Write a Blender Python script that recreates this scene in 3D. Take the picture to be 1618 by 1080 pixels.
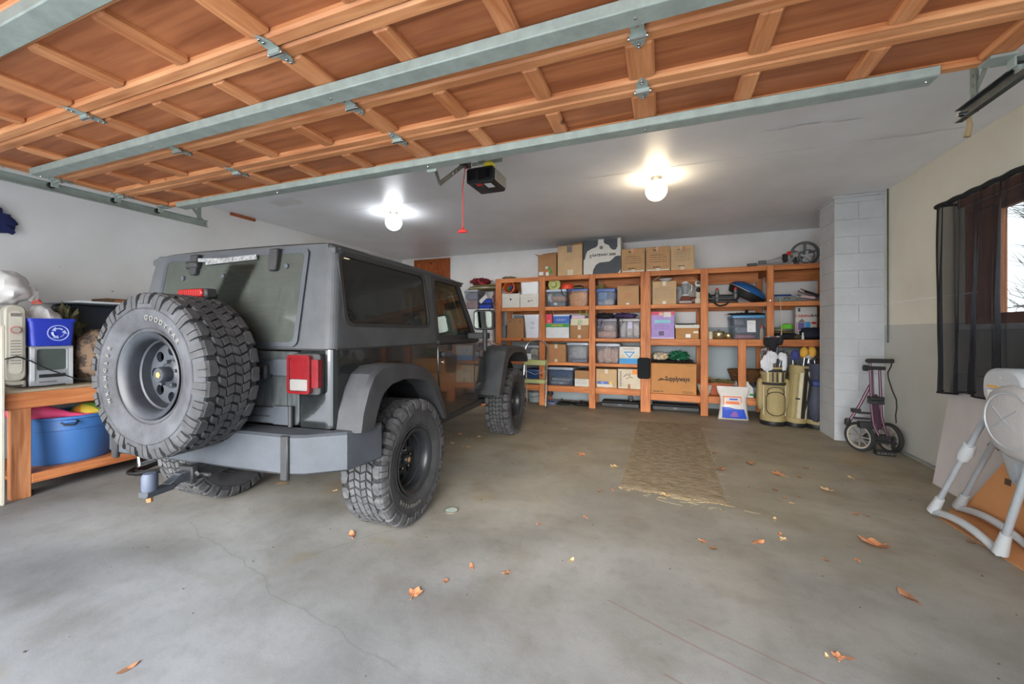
import bpy, math, random
from mathutils import Vector, Matrix, noise as mnoise
random.seed(7)
for o in list(bpy.data.objects): bpy.data.objects.remove(o)
SC = bpy.context.scene
COL = SC.collection
PI = math.pi

# ------------------------------------------------------------------ camera
F_PX, V0, YAW, EYE = 632.15, 524.4, .3617, 1.28
cam_d = bpy.data.cameras.new('camera'); cam = bpy.data.objects.new('camera', cam_d); COL.objects.link(cam)
cam_d.sensor_width = 36; cam_d.sensor_fit = 'HORIZONTAL'; cam_d.lens = F_PX / 1618 * 36
cam_d.shift_y = -(540 - V0) / 1618; cam_d.clip_start = .02
cam.location = (0, 0, EYE); cam.rotation_euler = (PI/2, 0, YAW)
SC.camera = cam
# ------------------------------------------------------------------ sky, daylight, exposure
W = bpy.data.worlds.new('overcast_sky'); SC.world = W; W.use_nodes = True
nt = W.node_tree; nt.nodes.clear()
tc = nt.nodes.new('ShaderNodeTexCoord'); sep = nt.nodes.new('ShaderNodeSeparateXYZ')
rp = nt.nodes.new('ShaderNodeValToRGB'); bg = nt.nodes.new('ShaderNodeBackground'); wo = nt.nodes.new('ShaderNodeOutputWorld')
nt.links.new(tc.outputs['Generated'], sep.inputs[0]); nt.links.new(sep.outputs['Z'], rp.inputs[0])
nt.links.new(rp.outputs[0], bg.inputs[0]); nt.links.new(bg.outputs[0], wo.inputs[0])
rp.color_ramp.elements[0].color = (.90, .93, .98, 1); rp.color_ramp.elements[1].color = (.80, .88, 1, 1)
bg.inputs[1].default_value = 3.0
sd = bpy.data.lights.new('sun', 'SUN'); sun = bpy.data.objects.new('sun', sd); COL.objects.link(sun)
sd.energy = 4.6; sd.angle = math.radians(50); sd.color = (1, .97, .92)
sun.rotation_euler = (math.radians(75), 0, math.radians(7))
vs = SC.view_settings
SC.display_settings.display_device = 'sRGB'
vs.view_transform = 'Standard'; vs.look = 'None'; vs.gamma = 1; vs.exposure = 1.27; vs.use_curve_mapping = False

# ------------------------------------------------------------------ measuring helpers (all in garage metres)
_c, _s = math.cos(YAW), math.sin(YAW)
def at_y(u, v, y):
    """the point on the plane y = const (a shelf front) that was measured at picture position u, v"""
    a = (u - 809) / F_PX; b = (V0 - v) / F_PX
    rx, ry = _c*a - _s, _s*a + _c
    t = y / ry
    return rx*t, EYE + b*t
def at_x(u, v, x):
    a = (u - 809) / F_PX; b = (V0 - v) / F_PX
    rx, ry = _c*a - _s, _s*a + _c
    t = x / rx
    return ry*t, EYE + b*t
def at_z(u, v, z):
    a = (u - 809) / F_PX; b = (V0 - v) / F_PX
    rx, ry = _c*a - _s, _s*a + _c
    t = (z - EYE) / b
    return rx*t, ry*t

# ------------------------------------------------------------------ materials
def lin(c):
    c = c / 255
    return c/12.92 if c <= .04045 else ((c + .055)/1.055)**2.4
def S(r, g, b): return (lin(r), lin(g), lin(b), 1)
def node(nt, t, **k):
    n = nt.nodes.new(t)
    for a, b in k.items():
        if a.startswith('i_'): n.inputs[a[2:].replace('_', ' ')].default_value = b
        else: setattr(n, a, b)
    return n
_mats = {}
def mat(name, rgb, rough=.6, metal=0, var=.08, scale=6, bump=0, bscale=60, spec=.5, coat=0, rgb2=None, alpha=1, trans=0, stretch=None, emit=0, thresh=(.35, .65), sheen=0):
    if name in _mats: return _mats[name]
    m = bpy.data.materials.new(name); m.use_nodes = True; nt = m.node_tree
    p = nt.nodes['Principled BSDF']; L = nt.links
    p.inputs['Roughness'].default_value = rough; p.inputs['Metallic'].default_value = metal
    p.inputs['Specular IOR Level'].default_value = spec; p.inputs['Coat Weight'].default_value = coat
    p.inputs['Alpha'].default_value = alpha; p.inputs['Transmission Weight'].default_value = trans
    if sheen: p.inputs['Sheen Weight'].default_value = sheen
    a = S(*rgb)
    b = S(*rgb2) if rgb2 else tuple(min(1, x*(1 + var)) for x in a[:3]) + (1,)
    a2 = a if rgb2 else tuple(x*(1 - var) for x in a[:3]) + (1,)
    t = node(nt, 'ShaderNodeTexCoord'); mp = node(nt, 'ShaderNodeMapping')
    L.new(t.outputs['Object'], mp.inputs[0])
    if stretch: mp.inputs['Scale'].default_value = stretch
    n = node(nt, 'ShaderNodeTexNoise', i_Scale=scale, i_Detail=5.0, i_Roughness=.6)
    r = node(nt, 'ShaderNodeValToRGB')
    r.color_ramp.elements[0].position, r.color_ramp.elements[1].position = thresh
    r.color_ramp.elements[0].color = a2; r.color_ramp.elements[1].color = b
    L.new(mp.outputs[0], n.inputs['Vector']); L.new(n.outputs['Fac'], r.inputs[0]); L.new(r.outputs[0], p.inputs['Base Color'])
    if emit:
        L.new(r.outputs[0], p.inputs['Emission Color']); p.inputs['Emission Strength'].default_value = emit
    if bump:
        n2 = node(nt, 'ShaderNodeTexNoise', i_Scale=bscale, i_Detail=4.0)
        bp = node(nt, 'ShaderNodeBump', i_Strength=min(1, bump), i_Distance=.004)
        L.new(mp.outputs[0], n2.inputs['Vector']); L.new(n2.outputs['Fac'], bp.inputs['Height']); L.new(bp.outputs[0], p.inputs['Normal'])
    _mats[name] = m
    return m
def wood(name, dark, light, axis, knots=True, rough=.55, scale=1.0):
    """planed softwood: growth rings stretched along one axis, a few knots"""
    if name in _mats: return _mats[name]
    m = bpy.data.materials.new(name); m.use_nodes = True; nt = m.node_tree; L = nt.links
    p = nt.nodes['Principled BSDF']; p.inputs['Roughness'].default_value = rough; p.inputs['Specular IOR Level'].default_value = .35
    t = node(nt, 'ShaderNodeTexCoord'); mp = node(nt, 'ShaderNodeMapping')
    oi = node(nt, 'ShaderNodeObjectInfo'); ad = node(nt, 'ShaderNodeVectorMath', operation='ADD')
    L.new(t.outputs['Object'], ad.inputs[0]); 
    mu = node(nt, 'ShaderNodeVectorMath', operation='SCALE'); mu.inputs[0].default_value = (7, 3, 5); L.new(oi.outputs['Random'], mu.inputs['Scale'])
    L.new(mu.outputs[0], ad.inputs[1]); L.new(ad.outputs[0], mp.inputs[0])
    sc = [16*scale]*3; sc[axis] = 1.1*scale
    mp.inputs['Scale'].default_value = sc
    n = node(nt, 'ShaderNodeTexNoise', i_Scale=1.6, i_Detail=6.0, i_Distortion=1.2)
    L.new(mp.outputs[0], n.inputs['Vector'])
    r = node(nt, 'ShaderNodeValToRGB'); r.color_ramp.elements[0].position = .3; r.color_ramp.elements[1].position = .7
    r.color_ramp.elements[0].color = S(*dark); r.color_ramp.elements[1].color = S(*light)
    L.new(n.outputs['Fac'], r.inputs[0])
    n3 = node(nt, 'ShaderNodeTexNoise', i_Scale=1.7, i_Detail=3.0); L.new(ad.outputs[0], n3.inputs['Vector'])
    r3 = node(nt, 'ShaderNodeValToRGB'); r3.color_ramp.elements[0].position = .35; r3.color_ramp.elements[1].position = .62
    r3.color_ramp.elements[0].color = (.66, .60, .58, 1); r3.color_ramp.elements[1].color = (1, 1, 1, 1)
    L.new(n3.outputs['Fac'], r3.inputs[0])
    mx = node(nt, 'ShaderNodeMix', data_type='RGBA', blend_type='MULTIPLY'); mx.inputs['Factor'].default_value = .75
    L.new(r.outputs[0], mx.inputs['A']); L.new(r3.outputs[0], mx.inputs['B'])
    out = mx.outputs['Result']
    if knots:
        vo = node(nt, 'ShaderNodeTexVoronoi', i_Scale=2.6); L.new(ad.outputs[0], vo.inputs['Vector'])
        r2 = node(nt, 'ShaderNodeValToRGB'); r2.color_ramp.elements[0].position = .04; r2.color_ramp.elements[1].position = .085
        r2.color_ramp.elements[0].color = (.22, .12, .08, 1); r2.color_ramp.elements[1].color = (1, 1, 1, 1)
        L.new(vo.outputs['Distance'], r2.inputs[0])
        m2 = node(nt, 'ShaderNodeMix', data_type='RGBA', blend_type='MULTIPLY'); m2.inputs['Factor'].default_value = 1
        L.new(out, m2.inputs['A']); L.new(r2.outputs[0], m2.inputs['B']); out = m2.outputs['Result']
    L.new(out, p.inputs['Base Color'])
    bp = node(nt, 'ShaderNodeBump', i_Strength=.25, i_Distance=.002); L.new(n.outputs['Fac'], bp.inputs['Height']); L.new(bp.outputs[0], p.inputs['Normal'])
    _mats[name] = m
    return m
def glass(name, tint, clear=.8, dust=0, dcol=(150, 150, 145), rough=.02, dscale=20, wiped=False):
    """a thin pane: straight-through light tinted, a glossy skin, and optionally a film of dust"""
    if name in _mats: return _mats[name]
    m = bpy.data.materials.new(name); m.use_nodes = True; nt = m.node_tree; L = nt.links; nt.nodes.clear()
    o = node(nt, 'ShaderNodeOutputMaterial'); tr = node(nt, 'ShaderNodeBsdfTransparent'); gl = node(nt, 'ShaderNodeBsdfGlossy')
    tr.inputs[0].default_value = S(*tint); gl.inputs['Roughness'].default_value = rough
    lw = node(nt, 'ShaderNodeLayerWeight', i_Blend=.5); pw = node(nt, 'ShaderNodeMath', operation='POWER'); pw.inputs[1].default_value = 4.0
    fr = node(nt, 'ShaderNodeMath', operation='MULTIPLY_ADD'); fr.inputs[1].default_value = .75; fr.inputs[2].default_value = .035
    L.new(lw.outputs['Facing'], pw.inputs[0]); L.new(pw.outputs[0], fr.inputs[0]); mx = node(nt, 'ShaderNodeMixShader')
    L.new(fr.outputs[0], mx.inputs[0]); L.new(tr.outputs[0], mx.inputs[1]); L.new(gl.outputs[0], mx.inputs[2])
    out = mx.outputs[0]
    if dust:
        df = node(nt, 'ShaderNodeBsdfDiffuse'); df.inputs[0].default_value = S(*dcol)
        t = node(nt, 'ShaderNodeTexCoord'); mp = node(nt, 'ShaderNodeMapping'); mp.inputs['Scale'].default_value = (6, 6, .35)
        n = node(nt, 'ShaderNodeTexNoise', i_Scale=dscale, i_Detail=6.0)
        L.new(t.outputs['Object'], mp.inputs[0]); L.new(mp.outputs[0], n.inputs['Vector'])
        mr = node(nt, 'ShaderNodeMapRange'); mr.inputs['From Min'].default_value = .3; mr.inputs['From Max'].default_value = .75
        mr.inputs['To Min'].default_value = dust*.85; mr.inputs['To Max'].default_value = dust*1.2
        L.new(n.outputs['Fac'], mr.inputs['Value']); fac = mr.outputs[0]
        if wiped:   # a wiper-cleaned patch of the dirty pane
            sp = node(nt, 'ShaderNodeSeparateXYZ'); L.new(t.outputs['Object'], sp.inputs[0])
            def lt(sock, a, flip=False, w=.02):
                r = node(nt, 'ShaderNodeMapRange'); r.inputs['From Min'].default_value = a - w; r.inputs['From Max'].default_value = a + w
                if flip: r.inputs['To Min'].default_value = 1; r.inputs['To Max'].default_value = 0
                L.new(sock, r.inputs['Value']); return r.outputs[0]
            sh = node(nt, 'ShaderNodeMath', operation='MULTIPLY_ADD'); sh.inputs[1].default_value = -.42; L.new(sp.outputs['Z'], sh.inputs[0]); L.new(sp.outputs['X'], sh.inputs[2])
            a = lt(sh.outputs[0], -.74); b = lt(sh.outputs[0], -.52, True); c = lt(sp.outputs['Z'], 1.42, w=.03); d = lt(sp.outputs['Z'], 1.70, True)
            def mul(p, q):
                k = node(nt, 'ShaderNodeMath', operation='MULTIPLY'); L.new(p, k.inputs[0]); L.new(q, k.inputs[1]); return k.outputs[0]
            msk = mul(mul(a, b), mul(c, d))
            iv = node(nt, 'ShaderNodeMath', operation='MULTIPLY_ADD'); iv.inputs[1].default_value = -.85; iv.inputs[2].default_value = 1; L.new(msk, iv.inputs[0])
            fac = mul(fac, iv.outputs[0])
        m2 = node(nt, 'ShaderNodeMixShader'); L.new(fac, m2.inputs[0]); L.new(out, m2.inputs[1]); L.new(df.outputs[0], m2.inputs[2]); out = m2.outputs[0]
    L.new(out, o.inputs[0])
    _mats[name] = m
    return m
def cloudy(name, rgb, a=.5, rough=.3):
    """translucent storage-box plastic"""
    if name in _mats: return _mats[name]
    m = bpy.data.materials.new(name); m.use_nodes = True; nt = m.node_tree; L = nt.links; nt.nodes.clear()
    o = node(nt, 'ShaderNodeOutputMaterial'); tr = node(nt, 'ShaderNodeBsdfTransparent'); p = node(nt, 'ShaderNodeBsdfPrincipled')
    tr.inputs[0].default_value = S(*[min(255, int(c*.12 + 222)) for c in rgb])
    p.inputs['Base Color'].default_value = S(*rgb); p.inputs['Roughness'].default_value = rough
    mx = node(nt, 'ShaderNodeMixShader'); mx.inputs[0].default_value = a*.62
    L.new(tr.outputs[0], mx.inputs[1]); L.new(p.outputs[0], mx.inputs[2]); L.new(mx.outputs[0], o.inputs[0])
    _mats[name] = m
    return m

# ------------------------------------------------------------------ mesh building
class MB:
    def __init__(s): s.v = []; s.f = []; s.m = []; s.T = None
    def add(s, vs, fs, mi=0):
        n = len(s.v)
        if s.T is not None: vs = [tuple(s.T @ Vector(p)) for p in vs]
        s.v += [tuple(p) for p in vs]; s.f += [tuple(i + n for i in f) for f in fs]; s.m += [mi]*len(fs)
        return s
    def box(s, x0, y0, z0, x1, y1, z1, mi=0):
        v = [(x0,y0,z0),(x1,y0,z0),(x1,y1,z0),(x0,y1,z0),(x0,y0,z1),(x1,y0,z1),(x1,y1,z1),(x0,y1,z1)]
        return s.add(v, [(3,2,1,0),(4,5,6,7),(0,1,5,4),(1,2,6,5),(2,3,7,6),(3,0,4,7)], mi)
    def taper(s, c0, sx0, sy0, c1, sx1, sy1, mi=0):
        """frustum with rectangular ends"""
        v = []
        for (c, sx, sy) in ((c0, sx0, sy0), (c1, sx1, sy1)):
            v += [(c[0]-sx, c[1]-sy, c[2]), (c[0]+sx, c[1]-sy, c[2]), (c[0]+sx, c[1]+sy, c[2]), (c[0]-sx, c[1]+sy, c[2])]
        return s.add(v, [(3,2,1,0),(4,5,6,7),(0,1,5,4),(1,2,6,5),(2,3,7,6),(3,0,4,7)], mi)
    def prism(s, pts, fn, d0, d1, mi=0):
        """2-d outline extruded; fn(a, b, d) -> point"""
        n = len(pts)
        v = [fn(a, b, d0) for a, b in pts] + [fn(a, b, d1) for a, b in pts]
        f = [tuple(range(n-1, -1, -1)), tuple(range(n, 2*n))] + [(i, (i+1) % n, n+(i+1) % n, n+i) for i in range(n)]
        return s.add(v, f, mi)
    def lathe(s, prof, seg=24, axis='z', c=(0,0,0), mi=0, closed=False, a0=0, a1=2*PI, cap=True):
        """prof: (radius, height) pairs"""
        v = []; f = []; full = abs(a1 - a0 - 2*PI) < 1e-6; ns = seg if full else seg + 1
        for r, h in prof:
            for k in range(ns):
                a = a0 + (a1 - a0)*k/seg; x, y = r*math.cos(a), r*math.sin(a)
                p = {'z': (x, y, h), 'x': (h, x, y), 'y': (x, h, y)}[axis]
                v.append((p[0]+c[0], p[1]+c[1], p[2]+c[2]))
        n = len(prof)
        for i in range(n if closed else n - 1):
            j = (i + 1) % n
            for k in range(seg if full else seg):
                k2 = (k + 1) % ns if full else k + 1
                q = (i*ns+k, i*ns+k2, j*ns+k2, j*ns+k)
                f.append(q if axis != 'y' else q[::-1])
        if cap and full and not closed:
            if prof[0][0] > 1e-5: f.append(tuple(range(ns-1, -1, -1)) if axis != 'y' else tuple(range(ns)))
            if prof[-1][0] > 1e-5: q = tuple(range((n-1)*ns, n*ns)); f.append(q if axis != 'y' else q[::-1])
        return s.add(v, f, mi)
    def cyl(s, p0, p1, r0, r1=None, seg=12, mi=0, cap=True):
        r1 = r0 if r1 is None else r1
        p0, p1 = Vector(p0), Vector(p1); d = (p1 - p0).normalized()
        u = d.orthogonal().normalized(); w = d.cross(u); v = []
        for p, r in ((p0, r0), (p1, r1)):
            for k in range(seg):
                a = 2*PI*k/seg; v.append(p + u*(r*math.cos(a)) + w*(r*math.sin(a)))
        f = [(k, (k+1) % seg, seg+(k+1) % seg, seg+k) for k in range(seg)]
        if cap: f += [tuple(range(seg-1, -1, -1)), tuple(range(seg, 2*seg))]
        return s.add(v, f, mi)
    def tube(s, pts, r, seg=8, mi=0, closed=False, flat=1):
        pts = [Vector(p) for p in pts]; n = len(pts); v = []; pu = None
        for i, p in enumerate(pts):
            a = pts[(i-1) % n] if (closed or i > 0) else p; b = pts[(i+1) % n] if (closed or i < n-1) else p
            d = (b - a); d = d.normalized() if d.length > 1e-9 else Vector((0,0,1))
            u = d.orthogonal().normalized() if pu is None else (pu - d*pu.dot(d))
            u = u.normalized() if u.length > 1e-6 else d.orthogonal().normalized()
            pu = u; w = d.cross(u); rr = r[i] if isinstance(r, (list, tuple)) else r
            for k in range(seg):
                t = 2*PI*k/seg; v.append(p + u*(rr*math.cos(t)) + w*(rr*flat*math.sin(t)))
        f = []
        for i in range(n if closed else n-1):
            j = (i+1) % n
            f += [(i*seg+k, i*seg+(k+1) % seg, j*seg+(k+1) % seg, j*seg+k) for k in range(seg)]
        if not closed: f += [tuple(range(seg-1, -1, -1)), tuple(range((n-1)*seg, n*seg))]
        return s.add(v, f, mi)
    def bar(s, p0, p1, w, h, up=(0,0,1), mi=0):
        """rectangular bar between two points"""
        p0, p1 = Vector(p0), Vector(p1); d = (p1 - p0).normalized(); up = Vector(up)
        sd = d.cross(up).normalized()*(w/2); uu = sd.cross(d).normalized()*(h/2)
        v = [p0-sd-uu, p0+sd-uu, p0+sd+uu, p0-sd+uu, p1-sd-uu, p1+sd-uu, p1+sd+uu, p1-sd+uu]
        return s.add(v, [(3,2,1,0),(4,5,6,7),(0,1,5,4),(1,2,6,5),(2,3,7,6),(3,0,4,7)], mi)
    def loft(s, rings, mi=0, caps=True, closed=True):
        n = len(rings[0]); v = [p for r in rings for p in r]; f = []
        for i in range(len(rings)-1):
            for k in range(n if closed else n-1):
                f.append((i*n+k, i*n+(k+1) % n, (i+1)*n+(k+1) % n, (i+1)*n+k))
        if caps and closed: f += [tuple(range(n-1, -1, -1)), tuple(range((len(rings)-1)*n, len(rings)*n))]
        return s.add(v, f, mi)
    def blob(s, c, r, seg=20, rings=12, amp=.15, freq=3, seed=0, mi=0, squash=1, flat_bottom=None, power=1):
        """lumpy closed shape: cloth, bags, stuffing"""
        v = []; f = []
        for i in range(rings+1):
            th = PI*i/rings
            for k in range(seg):
                ph = 2*PI*k/seg
                d = Vector((math.sin(th)*math.cos(ph), math.sin(th)*math.sin(ph), -math.cos(th)))
                if power != 1: d = Vector([math.copysign(abs(q)**power, q) for q in d])
                q = 1 + amp*mnoise.noise(d*freq + Vector((seed*3.1, seed*1.7, seed)))*2
                p = [c[j] + d[j]*r[j]*q for j in range(3)]
                if flat_bottom is not None: p[2] = max(p[2], flat_bottom)
                v.append(p)
        for i in range(rings):
            for k in range(seg):
                f.append((i*seg+k, i*seg+(k+1) % seg, (i+1)*seg+(k+1) % seg, (i+1)*seg+k))
        return s.add(v, f, mi)
    def plate(s, outer, inner, fn, th, mi=0, mi_in=None):
        """flat plate with one hole; both outlines star-shaped about the hole centre; fn(a, b, depth) -> point"""
        cx = sum(p[0] for p in inner)/len(inner); cy = sum(p[1] for p in inner)/len(inner)
        def hit(poly, a):
            dx, dy = math.cos(a), math.sin(a); best = None; n = len(poly)
            for i in range(n):
                x1, y1 = poly[i][0]-cx, poly[i][1]-cy; x2, y2 = poly[(i+1) % n][0]-cx, poly[(i+1) % n][1]-cy
                ex, ey = x2-x1, y2-y1; det = ex*dy - ey*dx
                if abs(det) < 1e-12: continue
                t = (ex*y1 - ey*x1)/det; uu = (dx*y1 - dy*x1)/det
                if -1e-6 <= uu <= 1+1e-6 and t*1 > 1e-9 and (best is None or t > best): best = t
            return (cx + dx*best, cy + dy*best)
        an = sorted({round(math.atan2(p[1]-cy, p[0]-cx), 5) for p in list(outer)+list(inner)})
        O = [hit(outer, a) for a in an]; I = [hit(inner, a) for a in an]; n = len(an)
        v = [fn(a, b, 0) for a, b in O] + [fn(a, b, 0) for a, b in I] + [fn(a, b, th) for a, b in O] + [fn(a, b, th) for a, b in I]
        f = []; g = []
        for i in range(n):
            j = (i+1) % n
            f += [(i, j, n+j, n+i), (2*n+j, 2*n+i, 3*n+i, 3*n+j), (j, i, 2*n+i, 2*n+j)]; g.append((n+i, n+j, 3*n+j, 3*n+i))
        k = len(s.v); s.add(v, f, mi); 
        s.f += [tuple(q + k for q in t) for t in g]; s.m += [mi if mi_in is None else mi_in]*len(g)
        return s

def rrect(x0, z0, x1, z1, r, n=5, slant=0):
    """rounded rectangle outline; slant leans the left side"""
    out = []
    for cx, cz, a0 in ((x1-r, z1-r, 0), (x0+r, z1-r, PI/2), (x0+r, z0+r, PI), (x1-r, z0+r, 1.5*PI)):
        for k in range(n+1):
            a = a0 + PI/2*k/n; out.append((cx + r*math.cos(a), cz + r*math.sin(a)))
    return out

def obj(name, mb, mats, parent=None, loc=(0,0,0), rot=(0,0,0), smooth=40, bevel=0, label=None, cat=None, group=None, kind=None, seg=1, sub=0, fix=True):
    me = bpy.data.meshes.new(name)
    me.from_pydata(mb.v, [], mb.f)
    if not isinstance(mats, (list, tuple)): mats = [mats]
    for m in mats: me.materials.append(m)
    if len(mats) > 1: me.polygons.foreach_set('material_index', mb.m)
    me.validate()
    if fix:
        import bmesh
        b = bmesh.new(); b.from_mesh(me); bmesh.ops.recalc_face_normals(b, faces=b.faces); b.to_mesh(me); b.free()
    if smooth:
        me.polygons.foreach_set('use_smooth', [True]*len(me.polygons)); me.set_sharp_from_angle(angle=math.radians(smooth))
    me.update()
    o = bpy.data.objects.new(name, me); COL.objects.link(o)
    o.location = loc; o.rotation_euler = rot
    if parent is not None: o.parent = parent
    if bevel:
        b = o.modifiers.new('bevel', 'BEVEL'); b.width = bevel; b.segments = seg; b.limit_method = 'ANGLE'; b.angle_limit = math.radians(40)
    if sub:
        q = o.modifiers.new('sub', 'SUBSURF'); q.levels = sub; q.render_levels = sub
    return tag(o, label, cat, group, kind)
def tag(o, label=None, cat=None, group=None, kind=None):
    if label: o['label'] = label
    if cat: o['category'] = cat
    if group: o['group'] = group
    if kind: o['kind'] = kind
    return o
def thing(name, label, cat, loc=(0,0,0), rz=0, group=None):
    o = bpy.data.objects.new(name, None); COL.objects.link(o); o.empty_display_size = .1
    o.location = loc; o.rotation_euler = (0, 0, rz)
    return tag(o, label, cat, group)
def dup(root, loc=None, rz=None, label=None, parent=None):
    r = root.copy(); COL.objects.link(r)
    if parent is not None: r.parent = parent
    if loc is not None: r.location = loc
    if rz is not None: r.rotation_euler = (0, 0, rz)
    if label: r['label'] = label
    for ch in root.children: dup(ch, parent=r)
    return r
def lettering(name, s, size, mt, parent=None, loc=(0,0,0), rot=(PI/2,0,0), bold=0, sx=1, ext=.0006, place=None):
    """real letters: the text curve turned into a mesh"""
    cu = bpy.data.curves.new(name, 'FONT'); cu.body = s; cu.size = size; cu.extrude = ext; cu.offset = bold
    cu.align_x = 'CENTER'; cu.align_y = 'CENTER'; cu.resolution_u = 2
    t = bpy.data.objects.new(name, cu); COL.objects.link(t)
    bpy.context.view_layer.update()
    me = bpy.data.meshes.new_from_object(t.evaluated_get(bpy.context.evaluated_depsgraph_get()))
    bpy.data.objects.remove(t)
    me.name = name
    vs = [(v.co.x*sx, v.co.y, v.co.z) for v in me.vertices]
    if place:
        vs = [place(*p) for p in vs]
    for v, p in zip(me.vertices, vs): v.co = p
    me.materials.clear(); me.materials.append(mt)
    o = bpy.data.objects.new(name, me); COL.objects.link(o); o.location = loc; o.rotation_euler = rot
    if parent is not None: o.parent = parent
    return o

# ------------------------------------------------------------------ colours in use
M_card = mat('cardboard', (178, 140, 100), .85, var=.10, scale=5, bump=.2, bscale=90)
M_card2 = mat('pale_cardboard', (190, 160, 122), .85, var=.08, scale=5)
M_card3 = mat('brown_cardboard', (160, 118, 80), .85, var=.10, scale=4)
M_black = mat('black_plastic', (28, 29, 31), .45, var=.15)
M_blackcloth = mat('black_cloth', (30, 30, 34), .9, var=.25, scale=30, bump=.6, bscale=150)
M_white = mat('white_plastic', (214, 216, 216), .4, var=.04)
M_offwhite = mat('off_white_card', (205, 203, 196), .8, var=.05)
M_galv = mat('galvanised_steel', (148, 158, 150), .55, metal=.25, var=.12, scale=14, bump=.15, bscale=60)
M_steel = mat('bright_steel', (190, 190, 190), .25, metal=1, var=.08)
M_darksteel = mat('dark_steel', (84, 88, 90), .4, metal=.8, var=.2, scale=20)
M_ink = mat('printed_ink', (84, 62, 46), .8)
M_darkink = mat('dark_ink', (46, 44, 44), .8)
M_grayink = mat('grey_ink', (120, 112, 108), .8)
M_tape = mat('packing_tape', (200, 188, 165), .3, var=.06)
M_red = mat('red_plastic', (196, 40, 36), .4)
M_blue = mat('blue_plastic', (38, 84, 168), .4, var=.08)
M_green = mat('green_print', (46, 140, 66), .6)
M_yellow = mat('yellow_print', (222, 190, 60), .6)
M_chrome = mat('chrome', (215, 215, 215), .12, metal=1, var=.02)
M_rubber = mat('rubber', (44, 45, 46), .75, var=.2, scale=12, bump=.3, bscale=70)
# ================================================================== THE SETTING
CEIL, XR, XL, YB, YF = 2.89, 2.37, -5.45, 7.47, -.32
PAINT = 1.36
def wall_paint(name, up, low, bump=.25):
    m = bpy.data.materials.new(name); m.use_nodes = True; nt = m.node_tree; L = nt.links; p = nt.nodes['Principled BSDF']
    p.inputs['Roughness'].default_value = .6; p.inputs['Specular IOR Level'].default_value = .3
    g = node(nt, 'ShaderNodeNewGeometry'); sp = node(nt, 'ShaderNodeSeparateXYZ'); L.new(g.outputs['Position'], sp.inputs[0])
    n = node(nt, 'ShaderNodeTexNoise', i_Scale=1.3, i_Detail=6.0); L.new(g.outputs['Position'], n.inputs['Vector'])
    n2 = node(nt, 'ShaderNodeTexNoise', i_Scale=40.0, i_Detail=4.0); L.new(g.outputs['Position'], n2.inputs['Vector'])
    mr = node(nt, 'ShaderNodeMapRange'); mr.inputs['From Min'].default_value = PAINT - .003; mr.inputs['From Max'].default_value = PAINT + .003
    L.new(sp.outputs['Z'], mr.inputs['Value'])
    mx = node(nt, 'ShaderNodeMix', data_type='RGBA'); L.new(mr.outputs[0], mx.inputs['Factor'])
    mx.inputs['A'].default_value = S(*low); mx.inputs['B'].default_value = S(*up)
    r = node(nt, 'ShaderNodeValToRGB'); r.color_ramp.elements[0].position = .3; r.color_ramp.elements[1].position = .6
    r.color_ramp.elements[0].color = (.87, .86, .83, 1); r.color_ramp.elements[1].color = (1, 1, 1, 1); L.new(n.outputs['Fac'], r.inputs[0])
    m2 = node(nt, 'ShaderNodeMix', data_type='RGBA', blend_type='MULTIPLY'); m2.inputs['Factor'].default_value = 1
    L.new(mx.outputs['Result'], m2.inputs['A']); L.new(r.outputs[0], m2.inputs['B'])
    vo = node(nt, 'ShaderNodeTexVoronoi', i_Scale=3.2); L.new(g.outputs['Position'], vo.inputs['Vector'])
    r2 = node(nt, 'ShaderNodeValToRGB'); r2.color_ramp.elements[0].position = .02; r2.color_ramp.elements[1].position = .045
    r2.color_ramp.elements[0].color = (.55, .48, .42, 1); r2.color_ramp.elements[1].color = (1, 1, 1, 1); L.new(vo.outputs['Distance'], r2.inputs[0])
    m3 = node(nt, 'ShaderNodeMix', data_type='RGBA', blend_type='MULTIPLY'); m3.inputs['Factor'].default_value = .8
    L.new(m2.outputs['Result'], m3.inputs['A']); L.new(r2.outputs[0], m3.inputs['B']); L.new(m3.outputs['Result'], p.inputs['Base Color'])
    bp = node(nt, 'ShaderNodeBump', i_Strength=bump, i_Distance=.003); L.new(n2.outputs['Fac'], bp.inputs['Height']); L.new(bp.outputs[0], p.inputs['Normal'])
    return m
M_wallR = wall_paint('cream_and_grey_wall_paint', (226, 222, 206), (194, 194, 186))
M_wallB = wall_paint('white_and_grey_wall_paint', (228, 228, 228), (166, 178, 184))
M_wallL = wall_paint('off_white_wall_paint', (232, 231, 229), (168, 170, 170))
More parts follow.
